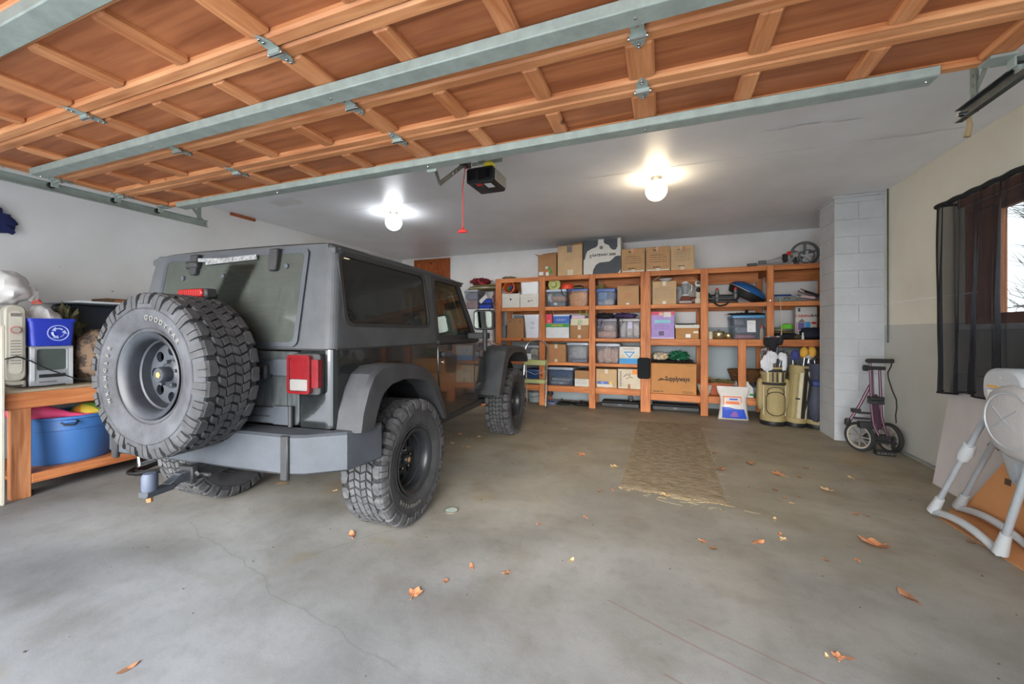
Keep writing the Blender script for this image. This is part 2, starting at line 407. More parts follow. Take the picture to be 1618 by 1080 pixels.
def concrete():
    m = bpy.data.materials.new('stained_concrete'); m.use_nodes = True; nt = m.node_tree; L = nt.links; p = nt.nodes['Principled BSDF']
    g = node(nt, 'ShaderNodeNewGeometry'); sp = node(nt, 'ShaderNodeSeparateXYZ'); L.new(g.outputs['Position'], sp.inputs[0])
    def nz(s, d=5.0, dist=0.0, off=(0,0,0), st=(1,1,1)):
        mp = node(nt, 'ShaderNodeMapping'); mp.inputs['Location'].default_value = off; mp.inputs['Scale'].default_value = st
        L.new(g.outputs['Position'], mp.inputs[0])
        n = node(nt, 'ShaderNodeTexNoise', i_Scale=s, i_Detail=d, i_Distortion=dist); L.new(mp.outputs[0], n.inputs['Vector']); return n.outputs['Fac']
    def ramp(f, a, b, ca, cb):
        r = node(nt, 'ShaderNodeValToRGB'); r.color_ramp.elements[0].position = a; r.color_ramp.elements[1].position = b
        r.color_ramp.elements[0].color = ca; r.color_ramp.elements[1].color = cb; L.new(f, r.inputs[0]); return r.outputs[0]
    def mulc(a, b, f=1.0):
        x = node(nt, 'ShaderNodeMix', data_type='RGBA', blend_type='MULTIPLY'); x.inputs['Factor'].default_value = f
        L.new(a, x.inputs['A']); L.new(b, x.inputs['B']); return x.outputs['Result']
    one = (1,1,1,1)
    base = ramp(nz(.9, 8.0, .6), .3, .7, S(102, 105, 108), S(138, 141, 144))
    # brown tracked-in dirt deeper in, its tone lifted to offset the weaker light there
    d = node(nt, 'ShaderNodeMapRange'); d.inputs['From Min'].default_value = 1.1; d.inputs['From Max'].default_value = 4.4; L.new(sp.outputs['Y'], d.inputs['Value'])
    w = node(nt, 'ShaderNodeMath', operation='MULTIPLY_ADD'); w.inputs[1].default_value = .9; w.inputs[2].default_value = .35; L.new(nz(1.2, 6.0, 1.0, (3,9,0)), w.inputs[0])
    dd = node(nt, 'ShaderNodeMath', operation='MULTIPLY'); dd.use_clamp = True; L.new(d.outputs[0], dd.inputs[0]); L.new(w.outputs[0], dd.inputs[1])
    dirt_light = node(nt, 'ShaderNodeMix', data_type='RGBA'); L.new(dd.outputs[0], dirt_light.inputs['Factor']); L.new(base, dirt_light.inputs['A']); dirt_light.inputs['B'].default_value = S(166, 154, 130)
    col = dirt_light.outputs['Result']
    col = mulc(col, ramp(nz(1.7, 9.0, .3, (1,2,0), (1, 1.3, 1)), .36, .60, (.70,.69,.66,1), one), .6)
    col = mulc(col, ramp(nz(14.0, 6.0, 0, (5,1,0)), .30, .50, (.80,.80,.79,1), one), .5)
    col = mulc(col, ramp(nz(1.6, 2.0, .3, (11,4,0)), .64, .74, one, (1,.86,.66,1)), .8)
    col = mulc(col, ramp(nz(3.1, 7.0, .2, (21,14,0)), .52, .70, one, (.74,.70,.64,1)), .6)
    vo = node(nt, 'ShaderNodeTexVoronoi', i_Scale=2.1); L.new(g.outputs['Position'], vo.inputs['Vector'])
    col = mulc(col, ramp(vo.outputs['Distance'], .03, .10, (.78,.78,.77,1), one), .45)
    col = mulc(col, ramp(nz(120.0, 2.0), .35, .6, (.88,.88,.88,1), one), .6)
    # darker damp patches where the car stands and drips
    def crack(ax, ay, bx, by, wid, wob, s, off):
        # distance to a wobbly line through two floor points
        ln = math.hypot(bx-ax, by-ay); nx, ny = -(by-ay)/ln, (bx-ax)/ln; tx, ty = (bx-ax)/ln, (by-ay)/ln
        dot = node(nt, 'ShaderNodeVectorMath', operation='DOT_PRODUCT'); dot.inputs[1].default_value = (nx, ny, 0); L.new(g.outputs['Position'], dot.inputs[0])
        a = node(nt, 'ShaderNodeMath', operation='ADD'); a.inputs[1].default_value = -(nx*ax + ny*ay) - wob*.5; L.new(dot.outputs['Value'], a.inputs[0])
        b = node(nt, 'ShaderNodeMath', operation='MULTIPLY_ADD'); b.inputs[1].default_value = wob; L.new(nz(s, 5.0, 0, off), b.inputs[0]); L.new(a.outputs[0], b.inputs[2])
        c = node(nt, 'ShaderNodeMath', operation='ABSOLUTE'); L.new(b.outputs[0], c.inputs[0])
        dt = node(nt, 'ShaderNodeVectorMath', operation='DOT_PRODUCT'); dt.inputs[1].default_value = (tx, ty, 0); L.new(g.outputs['Position'], dt.inputs[0])
        e = node(nt, 'ShaderNodeMath', operation='ADD'); e.inputs[1].default_value = -(tx*ax + ty*ay) - ln/2; L.new(dt.outputs['Value'], e.inputs[0])
        h = node(nt, 'ShaderNodeMath', operation='ABSOLUTE'); L.new(e.outputs[0], h.inputs[0])
        k = node(nt, 'ShaderNodeMath', operation='GREATER_THAN'); k.inputs[1].default_value = ln/2; L.new(h.outputs[0], k.inputs[0])
        q = node(nt, 'ShaderNodeMath', operation='ADD'); L.new(c.outputs[0], q.inputs[0]); L.new(k.outputs[0], q.inputs[1])
        return ramp(q.outputs[0], wid*.3, wid, (.55,.54,.52,1), one)
    col = mulc(col, crack(-3.0, 1.75, -.95, 1.25, .005, .22, 2.4, (0,0,0)), .45)
    col = mulc(col, crack(-.6, 1.0, .3, .55, .006, .2, 2.0, (4,0,0)), .4)
    col = mulc(col, crack(-1.9, 1.75, -1.55, 2.25, .006, .15, 2.0, (7,0,0)), .4)
    for k, (ax, ay, bx, by) in enumerate(((-.25, 1.95, 1.2, 1.35), (0, 1.6, .9, 1.3), (.1, 1.95, 1.0, 1.6))):   # rusty scratches
        r = crack(ax, ay, bx, by, .006, .06, 1.0, (k,3,0))
        t = node(nt, 'ShaderNodeMix', data_type='RGBA', blend_type='LIGHTEN'); t.inputs['Factor'].default_value = 1; L.new(r, t.inputs['A']); t.inputs['B'].default_value = (.9, .62, .42, 1)
        col = mulc(col, t.outputs['Result'], .8)
    L.new(col, p.inputs['Base Color'])
    rr = node(nt, 'ShaderNodeMapRange'); rr.inputs['To Min'].default_value = .42; rr.inputs['To Max'].default_value = .7; L.new(nz(1.8, 6.0, .5, (2,2,0)), rr.inputs['Value']); L.new(rr.outputs[0], p.inputs['Roughness'])
    bp = node(nt, 'ShaderNodeBump', i_Strength=.3, i_Distance=.003); L.new(nz(30.0, 6.0), bp.inputs['Height']); L.new(bp.outputs[0], p.inputs['Normal'])
    p.inputs['Specular IOR Level'].default_value = .35
    return m
M_floor = concrete()
obj('floor', MB().box(XL-.2, YF-.15, -.15, XR+.2, YB+.2, 0), M_floor, kind='structure', smooth=0)
obj('driveway', MB().box(-14, -16, -.17, 12, YF-.15, -.02), mat('driveway_concrete', (206, 208, 210), .8, var=.12, scale=2, bump=.3), kind='structure', smooth=0)
obj('lawn', MB().box(XR+.45, -16, -.6, 30, 22, -.3), mat('lawn', (96, 104, 66), .9, var=.3, scale=2), kind='structure', smooth=0)
M_ceil = mat('ceiling_paint', (232, 234, 238), .42, var=.05, scale=1.5, bump=.12, bscale=14, spec=.3)
ceil = obj('ceiling', MB().box(XL-.2, YF-.15, CEIL, XR+.2, YB+.2, CEIL+.12), M_ceil, kind='structure', smooth=0)
M_seam = mat('taped_seam', (240, 240, 240), .5, var=.08, scale=8)
# taped drywall joints, slightly proud and ragged
for n, (y, x0, x1, w) in enumerate(((2.98, XL, XR, .05), (4.2, -4.9, XR, .016), (5.42, -4.9, XR, .012), (6.45, -2.5, XR, .01))):
    m = MB(); k = 60; a = []; b = []
    for i in range(k+1):
        x = x0 + (x1-x0)*i/k; j = .015*mnoise.noise(Vector((x*3, y, 0)))
        ww = w*(.6 + .8*abs(mnoise.noise(Vector((x*5, y, 4)))))
        a.append((x, y - ww/2 + j, CEIL-.003)); b.append((x, y + ww/2 + j, CEIL-.0005))
    for i in range(k): m.add([a[i], a[i+1], b[i+1], b[i]], [(0,1,2,3)])
    obj('ceiling_seam', m, M_seam, parent=ceil)
m = MB()
for (u, v, r) in ((1215, 206, .035), (1268, 197, .06), (1335, 190, .05), (1290, 193, .02), (1240, 203, .02)):
    x, y = at_z(u, v, CEIL)
    m.add([(x-r*2, y-.012, CEIL-.004), (x+r*2, y-.02, CEIL-.014), (x+r*1.6, y+.02, CEIL-.003), (x-r*1.4, y+.015, CEIL-.002)], [(0,1,2,3)])
obj('peeling_paint', m, M_seam, parent=ceil, kind='stuff')
x, y = at_z(452, 319, CEIL)
obj('ceiling_patch', MB().box(x-.2, y-.09, CEIL-.012, x+.2, y+.09, CEIL-.002), M_white, parent=ceil, bevel=.004)

obj('wall_left', MB().box(XL-.15, YF-.15, 0, XL, YB+.15, CEIL), M_wallL, kind='structure', smooth=0)
obj('wall_back', MB().box(XL-.15, YB, 0, XR+.15, YB+.15, CEIL), M_wallB, kind='structure', smooth=0)
# front wall with the door opening
OX0, OX1, OZ = -4.10, 1.26, 2.16
fw = MB().box(XL, YF-.15, 0, OX0, YF, CEIL).box(OX1, YF-.15, 0, XR, YF, CEIL).box(OX0, YF-.15, OZ, OX1, YF, CEIL)
obj('wall_front', fw, M_wallR, kind='structure', smooth=0)
# right wall with window hole
WY0, WY1, WZ0, WZ1 = 2.65, 4.50, 1.33, 2.33
rw = MB().plate([(YF-.15, 0), (YB+.15, 0), (YB+.15, CEIL), (YF-.15, CEIL)], [(WY0, WZ0), (WY1, WZ0), (WY1, WZ1), (WY0, WZ1)], lambda a, b, d: (XR + d, a, b), .16)
wr = obj('wall_right', rw, M_wallR, kind='structure', smooth=0)
obj('wall_crack', MB().box(XR-.004, 4.35, 1.60, XR, 5.75, 1.606), M_seam, parent=wr)
obj('conduit', MB().cyl((XR-.012, 5.70, PAINT-.2), (XR-.012, 5.70, CEIL), .007), M_darksteel, parent=wr)
obj('baseboard_right', MB().box(XR-.03, 3.2, 0, XR-.001, 5.785, .035), mat('grey_ledge', (148, 148, 140), .7), kind='structure', bevel=.006)
# window on the right wall
M_frame = wood('window_wood', (150, 84, 44), (188, 116, 66), 2, knots=False)
M_win = glass('window_glass', (240, 245, 245))
wi = tag(obj('window_1', MB().plate([(WY0, WZ0), (WY1, WZ0), (WY1, WZ1), (WY0, WZ1)], [(WY0+.06, WZ0+.06), (WY1-.06, WZ0+.06), (WY1-.06, WZ1-.06), (WY0+.06, WZ1-.06)], lambda a, b, d: (XR+.005 + d, a, b), .12), M_frame, smooth=0), kind='structure')
obj('window_sash', MB().plate([(WY0+.06, WZ0+.06), (WY1-.06, WZ0+.06), (WY1-.06, WZ1-.06), (WY0+.06, WZ1-.06)], [(WY0+.1, WZ0+.1), (WY1-.30, WZ0+.1), (WY1-.30, WZ1-.1), (WY0+.1, WZ1-.1)], lambda a, b, d: (XR+.05 + d, a, b), .04), M_frame, parent=wi, smooth=0)
obj('pane', MB().box(XR+.065, WY0+.08, WZ0+.08, XR+.07, WY1-.2, WZ1-.08), M_win, parent=wi, smooth=0)
obj('window_sill', MB().box(XR-.05, WY0-.03, WZ0-.03, XR+.05, WY1+.03, WZ0+.012), M_white, parent=wi, bevel=.004)
obj('window_casing', MB().box(XR-.02, WY0-.05, WZ1, XR+.0, WY1+.05, WZ1+.07), M_frame, parent=wi, bevel=.004)

# block pillar in the right corner; courses of blocks with recessed joints
M_blk = mat('painted_block', (190, 194, 197), .65, var=.07, scale=3, bump=.8, bscale=120)
pil = obj('wall_pillar', MB().box(1.905, 5.80, 0, XR, 6.26, CEIL-.001), mat('block_mortar', (182, 186, 189), .8), kind='structure', smooth=0)
bh = .2
blk = {}
for r in range(15):
    z0 = r*bh; z1 = min(z0 + bh - .001, CEIL-.002)
    if z1 - z0 < .03: continue
    cut = 2.13 if r % 2 else 2.37
    for (x0, x1) in (((1.897, cut-.0007), (cut+.0007, XR-.002)) if cut < XR else ((1.897, XR-.002),)):
        mb = MB().box(x0, 5.79, z0+.001, x1, 6.268, z1)
        obj('block', mb, M_blk, parent=pil, bevel=.0018, smooth=0)
obj('cap_lip', MB().box(1.875, 5.765, CEIL-.03, XR-.002, 6.28, CEIL-.002), M_blk, parent=pil, bevel=.004)
# a door at the back, up by the ceiling behind the car
M_doorw = wood('varnished_door', (140, 68, 26), (176, 96, 46), 2)
DX0, DX1, DZ0, DZ1 = -5.10, -4.22, .6, 2.85
d1 = obj('door_1', MB().box(DX0+.07, YB-.045, DZ0, DX1-.07, YB-.01, DZ1-.07), M_doorw, kind='structure', smooth=0)
for (x0, z0, x1, z1) in ((DX0, DZ0, DX0+.07, DZ1), (DX1-.07, DZ0, DX1, DZ1), (DX0+.07, DZ1-.07, DX1-.07, DZ1)):
    obj('door_casing', MB().box(x0, YB-.05, z0, x1, YB-.001, z1), M_doorw, parent=d1, bevel=.006)
for i, (z0, z1) in enumerate(((.8, 1.5), (1.62, 2.6))):
    for j in range(2):
        x0 = DX0+.14 + j*.32
        obj('door_panel', MB().plate([(x0, z0), (x0+.28, z0), (x0+.28, z1), (x0, z1)], [(x0+.03, z0+.03), (x0+.25, z0+.03), (x0+.25, z1-.03), (x0+.03, z1-.03)], lambda a, b, d: (a, YB-.055+d, b), .012), M_doorw, parent=d1, smooth=0)
obj('door_handle', MB().lathe([(.0, -.10), (.028, -.095), (.03, -.08), (.012, -.06), (.012, -.045), (.03, -.045)], 12, 'y', c=(DX1-.13, YB, 1.55)), M_steel, parent=d1)
st = MB()
for i in range(3): st.box(DX0, YB-.05-.28*(3-i), 0, DX1, YB-.05, .2*(i+1))
obj('trim_1', st, mat('step_concrete', (140, 138, 132), .8), kind='structure', smooth=0)
# brown strip at the ceiling edge of the left wall
a = at_x(366, 335, XL+.03); b = at_x(404, 347, XL+.03)
obj('trim_2', MB().bar((XL+.015, a[0], CEIL-.02), (XL+.015, b[0], CEIL-.02), .03, .035), M_doorw, kind='structure')
# drain grate in the floor
x, y = at_z(713, 806, 0)
dr = obj('trim_3', MB().lathe([(.052, .0), (.052, .004), (.044, .004), (.044, .001)], 20, c=(x, y, 0)), mat('drain_rim', (128, 118, 100), .5, metal=.4), kind='structure')
for i in range(-3, 4):
    w = math.sqrt(.044**2 - (i*.012)**2)
    obj('drain_bar', MB().box(x-w, y+i*.012-.003, .001, x+w, y+i*.012+.003, .004), M_galv, parent=dr, smooth=0)

# what stands outside: bare trees beyond the window and behind the camera
M_bark = mat('bark', (92, 84, 78), .9, var=.25, scale=12, bump=.8, bscale=30)
def bare_tree(x, y, h, seed, label):
    rnd = random.Random(seed); t = thing('bare_tree', label, 'tree', (x, y, -.3), 0, None)
    tr = MB(); br = MB()
    pts = [(0, 0, 0)]; 
    for i in range(1, 7): pts.append((pts[-1][0] + rnd.uniform(-.1, .1), pts[-1][1] + rnd.uniform(-.1, .1), h*i/6))
    tr.tube(pts, [.13*(1 - i/8) for i in range(7)], 8)
    def grow(p, d, ln, r, dep):
        q = p + d*ln; br.tube([p, (p+q)/2 + Vector((rnd.uniform(-.04, .04), rnd.uniform(-.04, .04), 0)), q], [r, r*.8, r*.6], 5)
        if dep:
            for _ in range(3):
                nd = (d + Vector((rnd.uniform(-.8, .8), rnd.uniform(-.8, .8), rnd.uniform(-.3, .7)))).normalized()
                grow(p + d*ln*rnd.uniform(.5, 1), nd, ln*rnd.uniform(.55, .8), r*.55, dep-1)
    for i in range(1, 7):
        for _ in range(3):
            a = rnd.uniform(0, 2*PI); grow(Vector(pts[i]), Vector((math.cos(a), math.sin(a), rnd.uniform(.3, 1))).normalized(), h*.2, .04, 3)
    obj('trunk', tr, M_bark, parent=t); obj('branches', br, M_bark, parent=t, kind='stuff', fix=False)
bare_tree(6.6, 7.9, 6, 3, 'bare grey tree outside beyond the curtained window')
bare_tree(9.6, 12.4, 6, 5, 'farther bare tree outside the window, behind the nearer trunk')

# ================================================================== OVERHEAD SECTIONAL DOOR
gd = thing('garage_door', 'raised orange wooden sectional garage door with recessed panels and steel struts overhead', 'garage door', (0, 0, 0))
MWX = wood('door_wood_rail', (184, 116, 70), (222, 160, 110), 0, rough=.5)
MWY = wood('door_wood_stile', (178, 108, 64), (216, 152, 102), 1, rough=.5)
MWP = wood('door_wood_panel', (146, 84, 50), (186, 118, 76), 0, knots=False, rough=.5, scale=.7)
ZR = 2.37
joints = [2.235, 1.88, 1.525, 1.12, .72, .32, -.08]
SX0, SXS, NB = -4.02, .437, 12
xs = [SX0 + SXS*i for i in range(NB+1)]
DXA, DXB = -4.085, 1.285
for i in range(6):
    y1, y0 = joints[i], joints[i+1]
    ra = .062 if i else .055
    obj('rail', MB().box(DXA, y1-ra+.0, ZR, DXB, y1-.002, ZR+.04), MWX, parent=gd, bevel=.009, smooth=0)
    obj('rail', MB().box(DXA, y0+.002, ZR, DXB, y0+.062, ZR+.04), MWX, parent=gd, bevel=.009, smooth=0)
    for k, x in enumerate(xs):
        w = .054 if k % 3 == 0 else .038
        x0, x1 = max(DXA, x-w), min(DXB, x+w)
        if k == 0: x0, x1 = DXA, x+.038
        if k == NB: x0, x1 = x-.038, DXB
        obj('stile', MB().box(x0, y0+.0625, ZR+.001, x1, y1-ra-.0005, ZR+.04), MWY, parent=gd, bevel=.009, smooth=0)
    for k in range(NB):
        obj('panel', MB().box(xs[k]+.03, y0+.055, ZR+.024, xs[k+1]-.03, y1-ra, ZR+.034), MWP, parent=gd, smooth=0)
obj('door_skin', MB().box(DXA, joints[-1], ZR+.04, DXB, joints[0], ZR+.05), MWX, parent=gd, smooth=0)
# hat-section struts
def strut(y, x0, x1):
    pr = [(-.038, 0), (-.038, -.012), (-.030, -.046), (.030, -.046), (.038, -.012), (.038, 0), (.034, 0), (.027, -.042), (-.027, -.042), (-.034, 0)]
    return MB().prism([(-.044, 0), (-.040, -.042), (.040, -.042), (.044, 0)], lambda a, b, d: (d, y+a, ZR+b), x0, x1)
for y, x0, x1 in ((2.185, -3.83, 1.06), (1.395, -3.95, 1.06), (.70, -3.95, 1.06)):
    s = obj('strut', strut(y, x0, x1), M_galv, parent=gd, bevel=.004)
    for k in range(0, NB+1, 3):
        obj('rivet', MB().lathe([(.006, 0), (.005, -.004), (0, -.005)], 8, c=(min(max(xs[k], x0+.03), x1-.03), y, ZR-.042)), M_steel, parent=s)
# hinges
hm = MB()
hm.prism([(-.05, 0), (-.022, .022), (-.022, .05), (0, .085), (.022, .05), (.022, .022), (.022, -.022), (.022, -.05), (0, -.085), (-.022, -.05), (-.022, -.022)][1:], lambda a, b, d: (a*1.1, b, d), 0, -.006)
hm.box(-.03, -.012, -.022, .03, .012, -.004)
hm.cyl((-.036, 0, -.016), (.036, 0, -.016), .008, mi=1)
for b in (-.05, -.068, .05, .068): hm.lathe([(.007, -.006), (.006, -.012), (0, -.013)], 8, c=(0, b, 0), mi=1)
h0 = None
for i in range(1, 6):
    for k in range(0, NB+1, 3):
        x = xs[k] if 0 < k < NB else (xs[k]-.02 if k == 0 else xs[k]+.02)
        if h0 is None: h0 = obj('hinge', hm, [M_galv, M_steel], parent=gd, loc=(x, joints[i], ZR-.0005), bevel=.001); h = h0
        else:
            h = h0.copy(); COL.objects.link(h); h.parent = gd; h.location = (x, joints[i], ZR-.0005)
# roller brackets at the ends
rb = MB(); rb.box(-.05, -.035, -.012, .03, .035, 0).box(-.055, -.02, -.05, -.048, .02, 0).cyl((-.052, 0, -.03), (-.11, 0, -.03), .006, mi=1).cyl((-.095, 0, -.03), (-.112, 0, -.03), .022, seg=14, mi=1)
for j in joints:
    for sd in (0, 1):
        yy = j - .06 if j == joints[0] else j
        obj('roller_bracket', rb, [M_galv, M_black], parent=gd, loc=(DXA+.05, yy, ZR-.001) if not sd else (DXB-.05, yy, ZR-.001), rot=(0, 0, 0) if not sd else (0, 0, PI), bevel=.001)
# tracks
def track_pts(x):
    p = [(x, y, ZR-.03) for y in (2.62, 1.8, 1.0, .4, .14)]
    for k in range(1, 7):
        a = PI/2*k/6; p.append((x, .14 - .30*math.sin(a), ZR-.03 - .30*(1-math.cos(a))))
    p.append((x, -.16, 1.2)); p.append((x, -.16, .02))
    return p
def track(x, s, label):
    t = thing('door_track', label, 'door track', (0, 0, 0))
    # C-channel swept along the path; cross-section opens towards the door
    sec = [(0, .027), (.022, .027), (.022, -.027), (0, -.027), (0, -.031), (.027, -.031), (.027, .031), (0, .031)]
    pts = [Vector(p) for p in track_pts(x)]; rings = []
    for i, p in enumerate(pts):
        a = pts[max(0, i-1)]; b = pts[min(len(pts)-1, i+1)]; d = (b-a).normalized(); nrm = Vector((1, 0, 0)).cross(d).normalized()
        rings.append([tuple(p + Vector((s*q, 0, 0)) + nrm*w) for q, w in sec])
    obj('channel', MB().loft(rings), M_darksteel if s > 0 else M_galv, parent=t, smooth=0)
    # perforated angle hangers
    for (y, zt) in ((2.55, CEIL), (1.0, CEIL)):
        hg = MB(); n = 12; z0 = ZR-.04; dz = (zt - z0)/n
        for k in range(n):
            hg.plate([(-.018, z0+k*dz), (.018, z0+k*dz), (.018, z0+(k+1)*dz), (-.018, z0+(k+1)*dz)], [( .007*math.cos(q*PI/3), z0+(k+.5)*dz + .010*math.sin(q*PI/3)) for q in range(6)], lambda a, b, d: (x + s*.029 + d*s, y + a, b), .003)
        hg.box(min(x+s*.029, x+s*.06), y+.018, z0, max(x+s*.029, x+s*.06), y+.021, zt)
        obj('hanger', hg, M_galv, parent=t, smooth=0)
    obj('brace', MB().bar((x + s*.035, 2.60, ZR-.02), (x + s*.035, 2.15, CEIL-.01), .004, .03, up=(0,1,1)), M_galv, parent=t)
    obj('end_bolt', MB().cyl((x - s*.0, 2.60, ZR-.03), (x + s*.03, 2.60, ZR-.03), .01), M_steel, parent=t)
    return t
track(-4.175, -1, 'left steel door track hanging above the workbench side')
tr = track(1.345, 1, 'right steel door track hanging near the cream wall')
obj('top_fixture', MB().box(1.25, 2.17, ZR-.008, 1.33, 2.23, ZR-.003).box(1.325, 2.17, ZR-.05, 1.33, 2.23, ZR+.0).cyl((1.31, 2.2, ZR-.03), (1.36, 2.2, ZR-.03), .015, mi=0), M_galv, parent=tr, bevel=.002)
obj('frayed_rope', MB().tube([(1.385, 2.60, ZR-.05), (1.39, 2.60, ZR-.09), (1.382, 2.605, ZR-.14)], [.008, .011, .014]), mat('frayed_rope', (150, 128, 92), .95), parent=tr)

# ------------------------------------------------------------------ opener
op = thing('garage_door_opener', 'black motor unit of the door opener hanging from the ceiling', 'door opener', (-1.40, 2.95, 2.50))
obj('housing', MB().prism(rrect(-.12, 0, .12, .125, .02, 3), lambda a, b, d: (a, d, b), 0, .28), M_black, parent=op, bevel=.008)
obj('vent_cover', MB().box(-.11, -.008, .02, -.03, .002, .11).box(-.01, -.008, .02, .10, .002, .11), mat('glossy_black', (22, 23, 26), .15), parent=op, bevel=.004)
obj('control_label', MB().box(.02, .05, -.002, .08, .14, .001), M_white, parent=op, smooth=0)
obj('warning_label', MB().box(-.05, .04, -.002, .0, .08, .001), M_red, parent=op, smooth=0)
obj('light_lens', MB().box(.121, .02, .015, .133, .26, .11), mat('smoked_lens', (150, 148, 140), .25), parent=op, bevel=.006)
obj('sprocket_cover', MB().lathe([(.045, .125), (.05, .145), (.03, .165), (0, .165)], 16, c=(.07, .04, 0)), mat('yellow_plastic', (222, 200, 40), .4), parent=op)
obj('hanging_strap', MB().bar((-.13, .15, .15), (-.13, .15, CEIL-2.50), .03, .004).bar((.13, .15, .15), (.13, .15, CEIL-2.50), .03, .004).bar((-.14, .15, .22), (.14, .15, .22), .004, .03), M_galv, parent=op)
obj('rail', MB().box(-.02, -3.2, .175, .02, .05, .20), M_galv, parent=op, smooth=0)
obj('chain', MB().tube([(-.02, -3.0, .215), (-.02, .02, .215)], .005).tube([(.02, -3.0, .215), (.02, .02, .215)], .005), M_darksteel, parent=op)
obj('trolley', MB().box(-.03, -.30, .03, .03, -.20, .175), M_black, parent=op, bevel=.005)
obj('door_arm', MB().bar((0, -.25, .05), (0, -.615, -.226), .03, .006, up=(1,0,0)).bar((0, -.615, -.226), (0, -.71, -.11), .03, .006, up=(1,0,0)), M_darksteel, parent=op)
# the arm's lower end meets the bracket on the door
br = MB().box(-.035, 2.231, ZR-.055, .035, 2.237, ZR+.045).box(-.012, 2.232, ZR-.01, .012, 2.262, ZR+.03)
obj('arm_bracket', br, M_galv, parent=gd, loc=(-1.40, 0, 0), bevel=.002)
for (y, z) in ((-.45, -.10), (-.40, -.06)): obj('bolt', MB().cyl((-.008, y, z), (.008, y, z), .009), M_steel, parent=op)
M_cord = mat('red_cord', (204, 70, 70), .7)
rc = thing('release_cord', 'red release cord with red T handle hanging from the opener rail', 'cord', (-1.40, 2.66, 0))
obj('cord', MB().tube([(0, .07, 2.66), (.004, .03, 2.5), (0, 0, 2.35), (.003, 0, 2.2), (0, 0, 2.05)], .004, 6), M_cord, parent=rc)
obj('handle', MB().box(-.035, -.012, 2.02, .035, .012, 2.04).lathe([(.012, 2.035), (.01, 2.06), (.004, 2.065)], 10), M_red, parent=rc, bevel=.006)

# ------------------------------------------------------------------ ceiling lamps
def globe_lamp(u, v, col, energy, label, warm):
    x, y = at_z(u, v, CEIL)
    t = thing('ceiling_globe_light', label, 'ceiling light', (x, y, CEIL), 0, 'globe lights on the ceiling')
    obj('base', MB().lathe([(.062, -.001), (.062, -.012), (.05, -.03), (.045, -.045)], 24), mat('brushed_nickel', (150, 146, 138), .35, metal=.8), parent=t)
    m = bpy.data.materials.new('lit_glass_globe'); m.use_nodes = True; p = m.node_tree.nodes['Principled BSDF']
    p.inputs['Base Color'].default_value = (.9, .9, .88, 1); p.inputs['Emission Color'].default_value = (*col, 1); p.inputs['Emission Strength'].default_value = energy
    pr = [(.04, -.04)] + [(.108*math.sin(a), -.145 - .108*math.cos(a)*-1) for a in [PI*k/14 for k in range(13, -1, -1)]][::1]
    pr = [(.108*math.sin(PI*k/14), -.135 + .108*math.cos(PI*k/14)) for k in range(2, 15)]
    obj('globe', MB().lathe(pr, 28, cap=False), m, parent=t, smooth=180)
    return t
globe_lamp(622, 335, (.93, .97, 1), 13, 'left globe ceiling light with a cool white lit bulb, above the vehicle roof', 0)
globe_lamp(1037, 280, (1, .80, .52), 13, 'right globe ceiling light with a warm yellow lit bulb, nearer the camera', 1)
# ================================================================== THE OFF-ROAD CAR
JX, JY, JROT = -2.4871, 2.2428, .067
jp = thing('off_road_car', 'black two-door off-road car with dusty grey hardtop and spare wheel on its tail', 'car', (JX, JY, 0), JROT)
M_paint = mat('black_car_paint', (24, 27, 28), .16, var=.25, scale=4, coat=.6, bump=.03, bscale=30)
M_dusty = mat('dusty_black_paint', (46, 50, 52), .42, rgb2=(84, 88, 88), scale=9, thresh=(.35, .8), stretch=(3, 3, .6), bump=.1, bscale=60)
M_top = mat('textured_grey_hardtop', (52, 55, 58), .62, rgb2=(68, 71, 74), scale=6, bump=.5, bscale=260, thresh=(.3, .75))
M_flare = mat('dusty_grey_flare', (36, 38, 42), .6, rgb2=(60, 62, 64), scale=5, bump=.5, bscale=300, thresh=(.35, .8))
M_bump = mat('powdercoated_bumper', (48, 52, 58), .55, rgb2=(62, 67, 74), scale=4, bump=.5, bscale=300, thresh=(.35, .7))
M_glassS = glass('tinted_side_glass', (140, 146, 144), rough=.03, dust=.10, dcol=(120, 122, 120))
M_glassF = glass('clear_door_glass', (196, 206, 200), rough=.02, dust=.03)
M_glassR = glass('dust_and_reflection_glass', (160, 168, 160), rough=.06, dust=.42, dcol=(92, 97, 92), wiped=True, dscale=6)  # dust colour also carries a painted grey-green reflection of the outdoors
M_trimk = mat('black_trim', (34, 35, 37), .6, var=.2, scale=20)
M_tire = mat('dusty_tyre_rubber', (40, 41, 43), .8, rgb2=(60, 60, 62), scale=10, bump=.3, bscale=90)
M_tread = mat('tread_rubber', (52, 53, 55), .8, rgb2=(82, 82, 84), scale=16, bump=.3, bscale=120)
M_spT = mat('spare_tyre_rubber', (40, 41, 45), .8, rgb2=(68, 70, 74), scale=6, bump=.3, bscale=90)
M_groove = mat('tread_groove', (30, 31, 32), .9)
M_rim = mat('black_steel_rim', (34, 36, 39), .38, var=.15, scale=10)
M_rimS = mat('dusty_steel_rim', (32, 35, 40), .5, rgb2=(48, 52, 58), scale=6)
M_lett = mat('raised_white_letters', (96, 96, 92), .8, var=.2, scale=60)
M_gold = mat('centre_cap_emblem', (196, 150, 92), .35, metal=.5)
M_int = mat('dark_interior', (40, 41, 43), .8, var=.2)
M_seat = mat('seat_fabric', (58, 58, 58), .9, var=.2, scale=40)
R_T, W_T = .412, .15

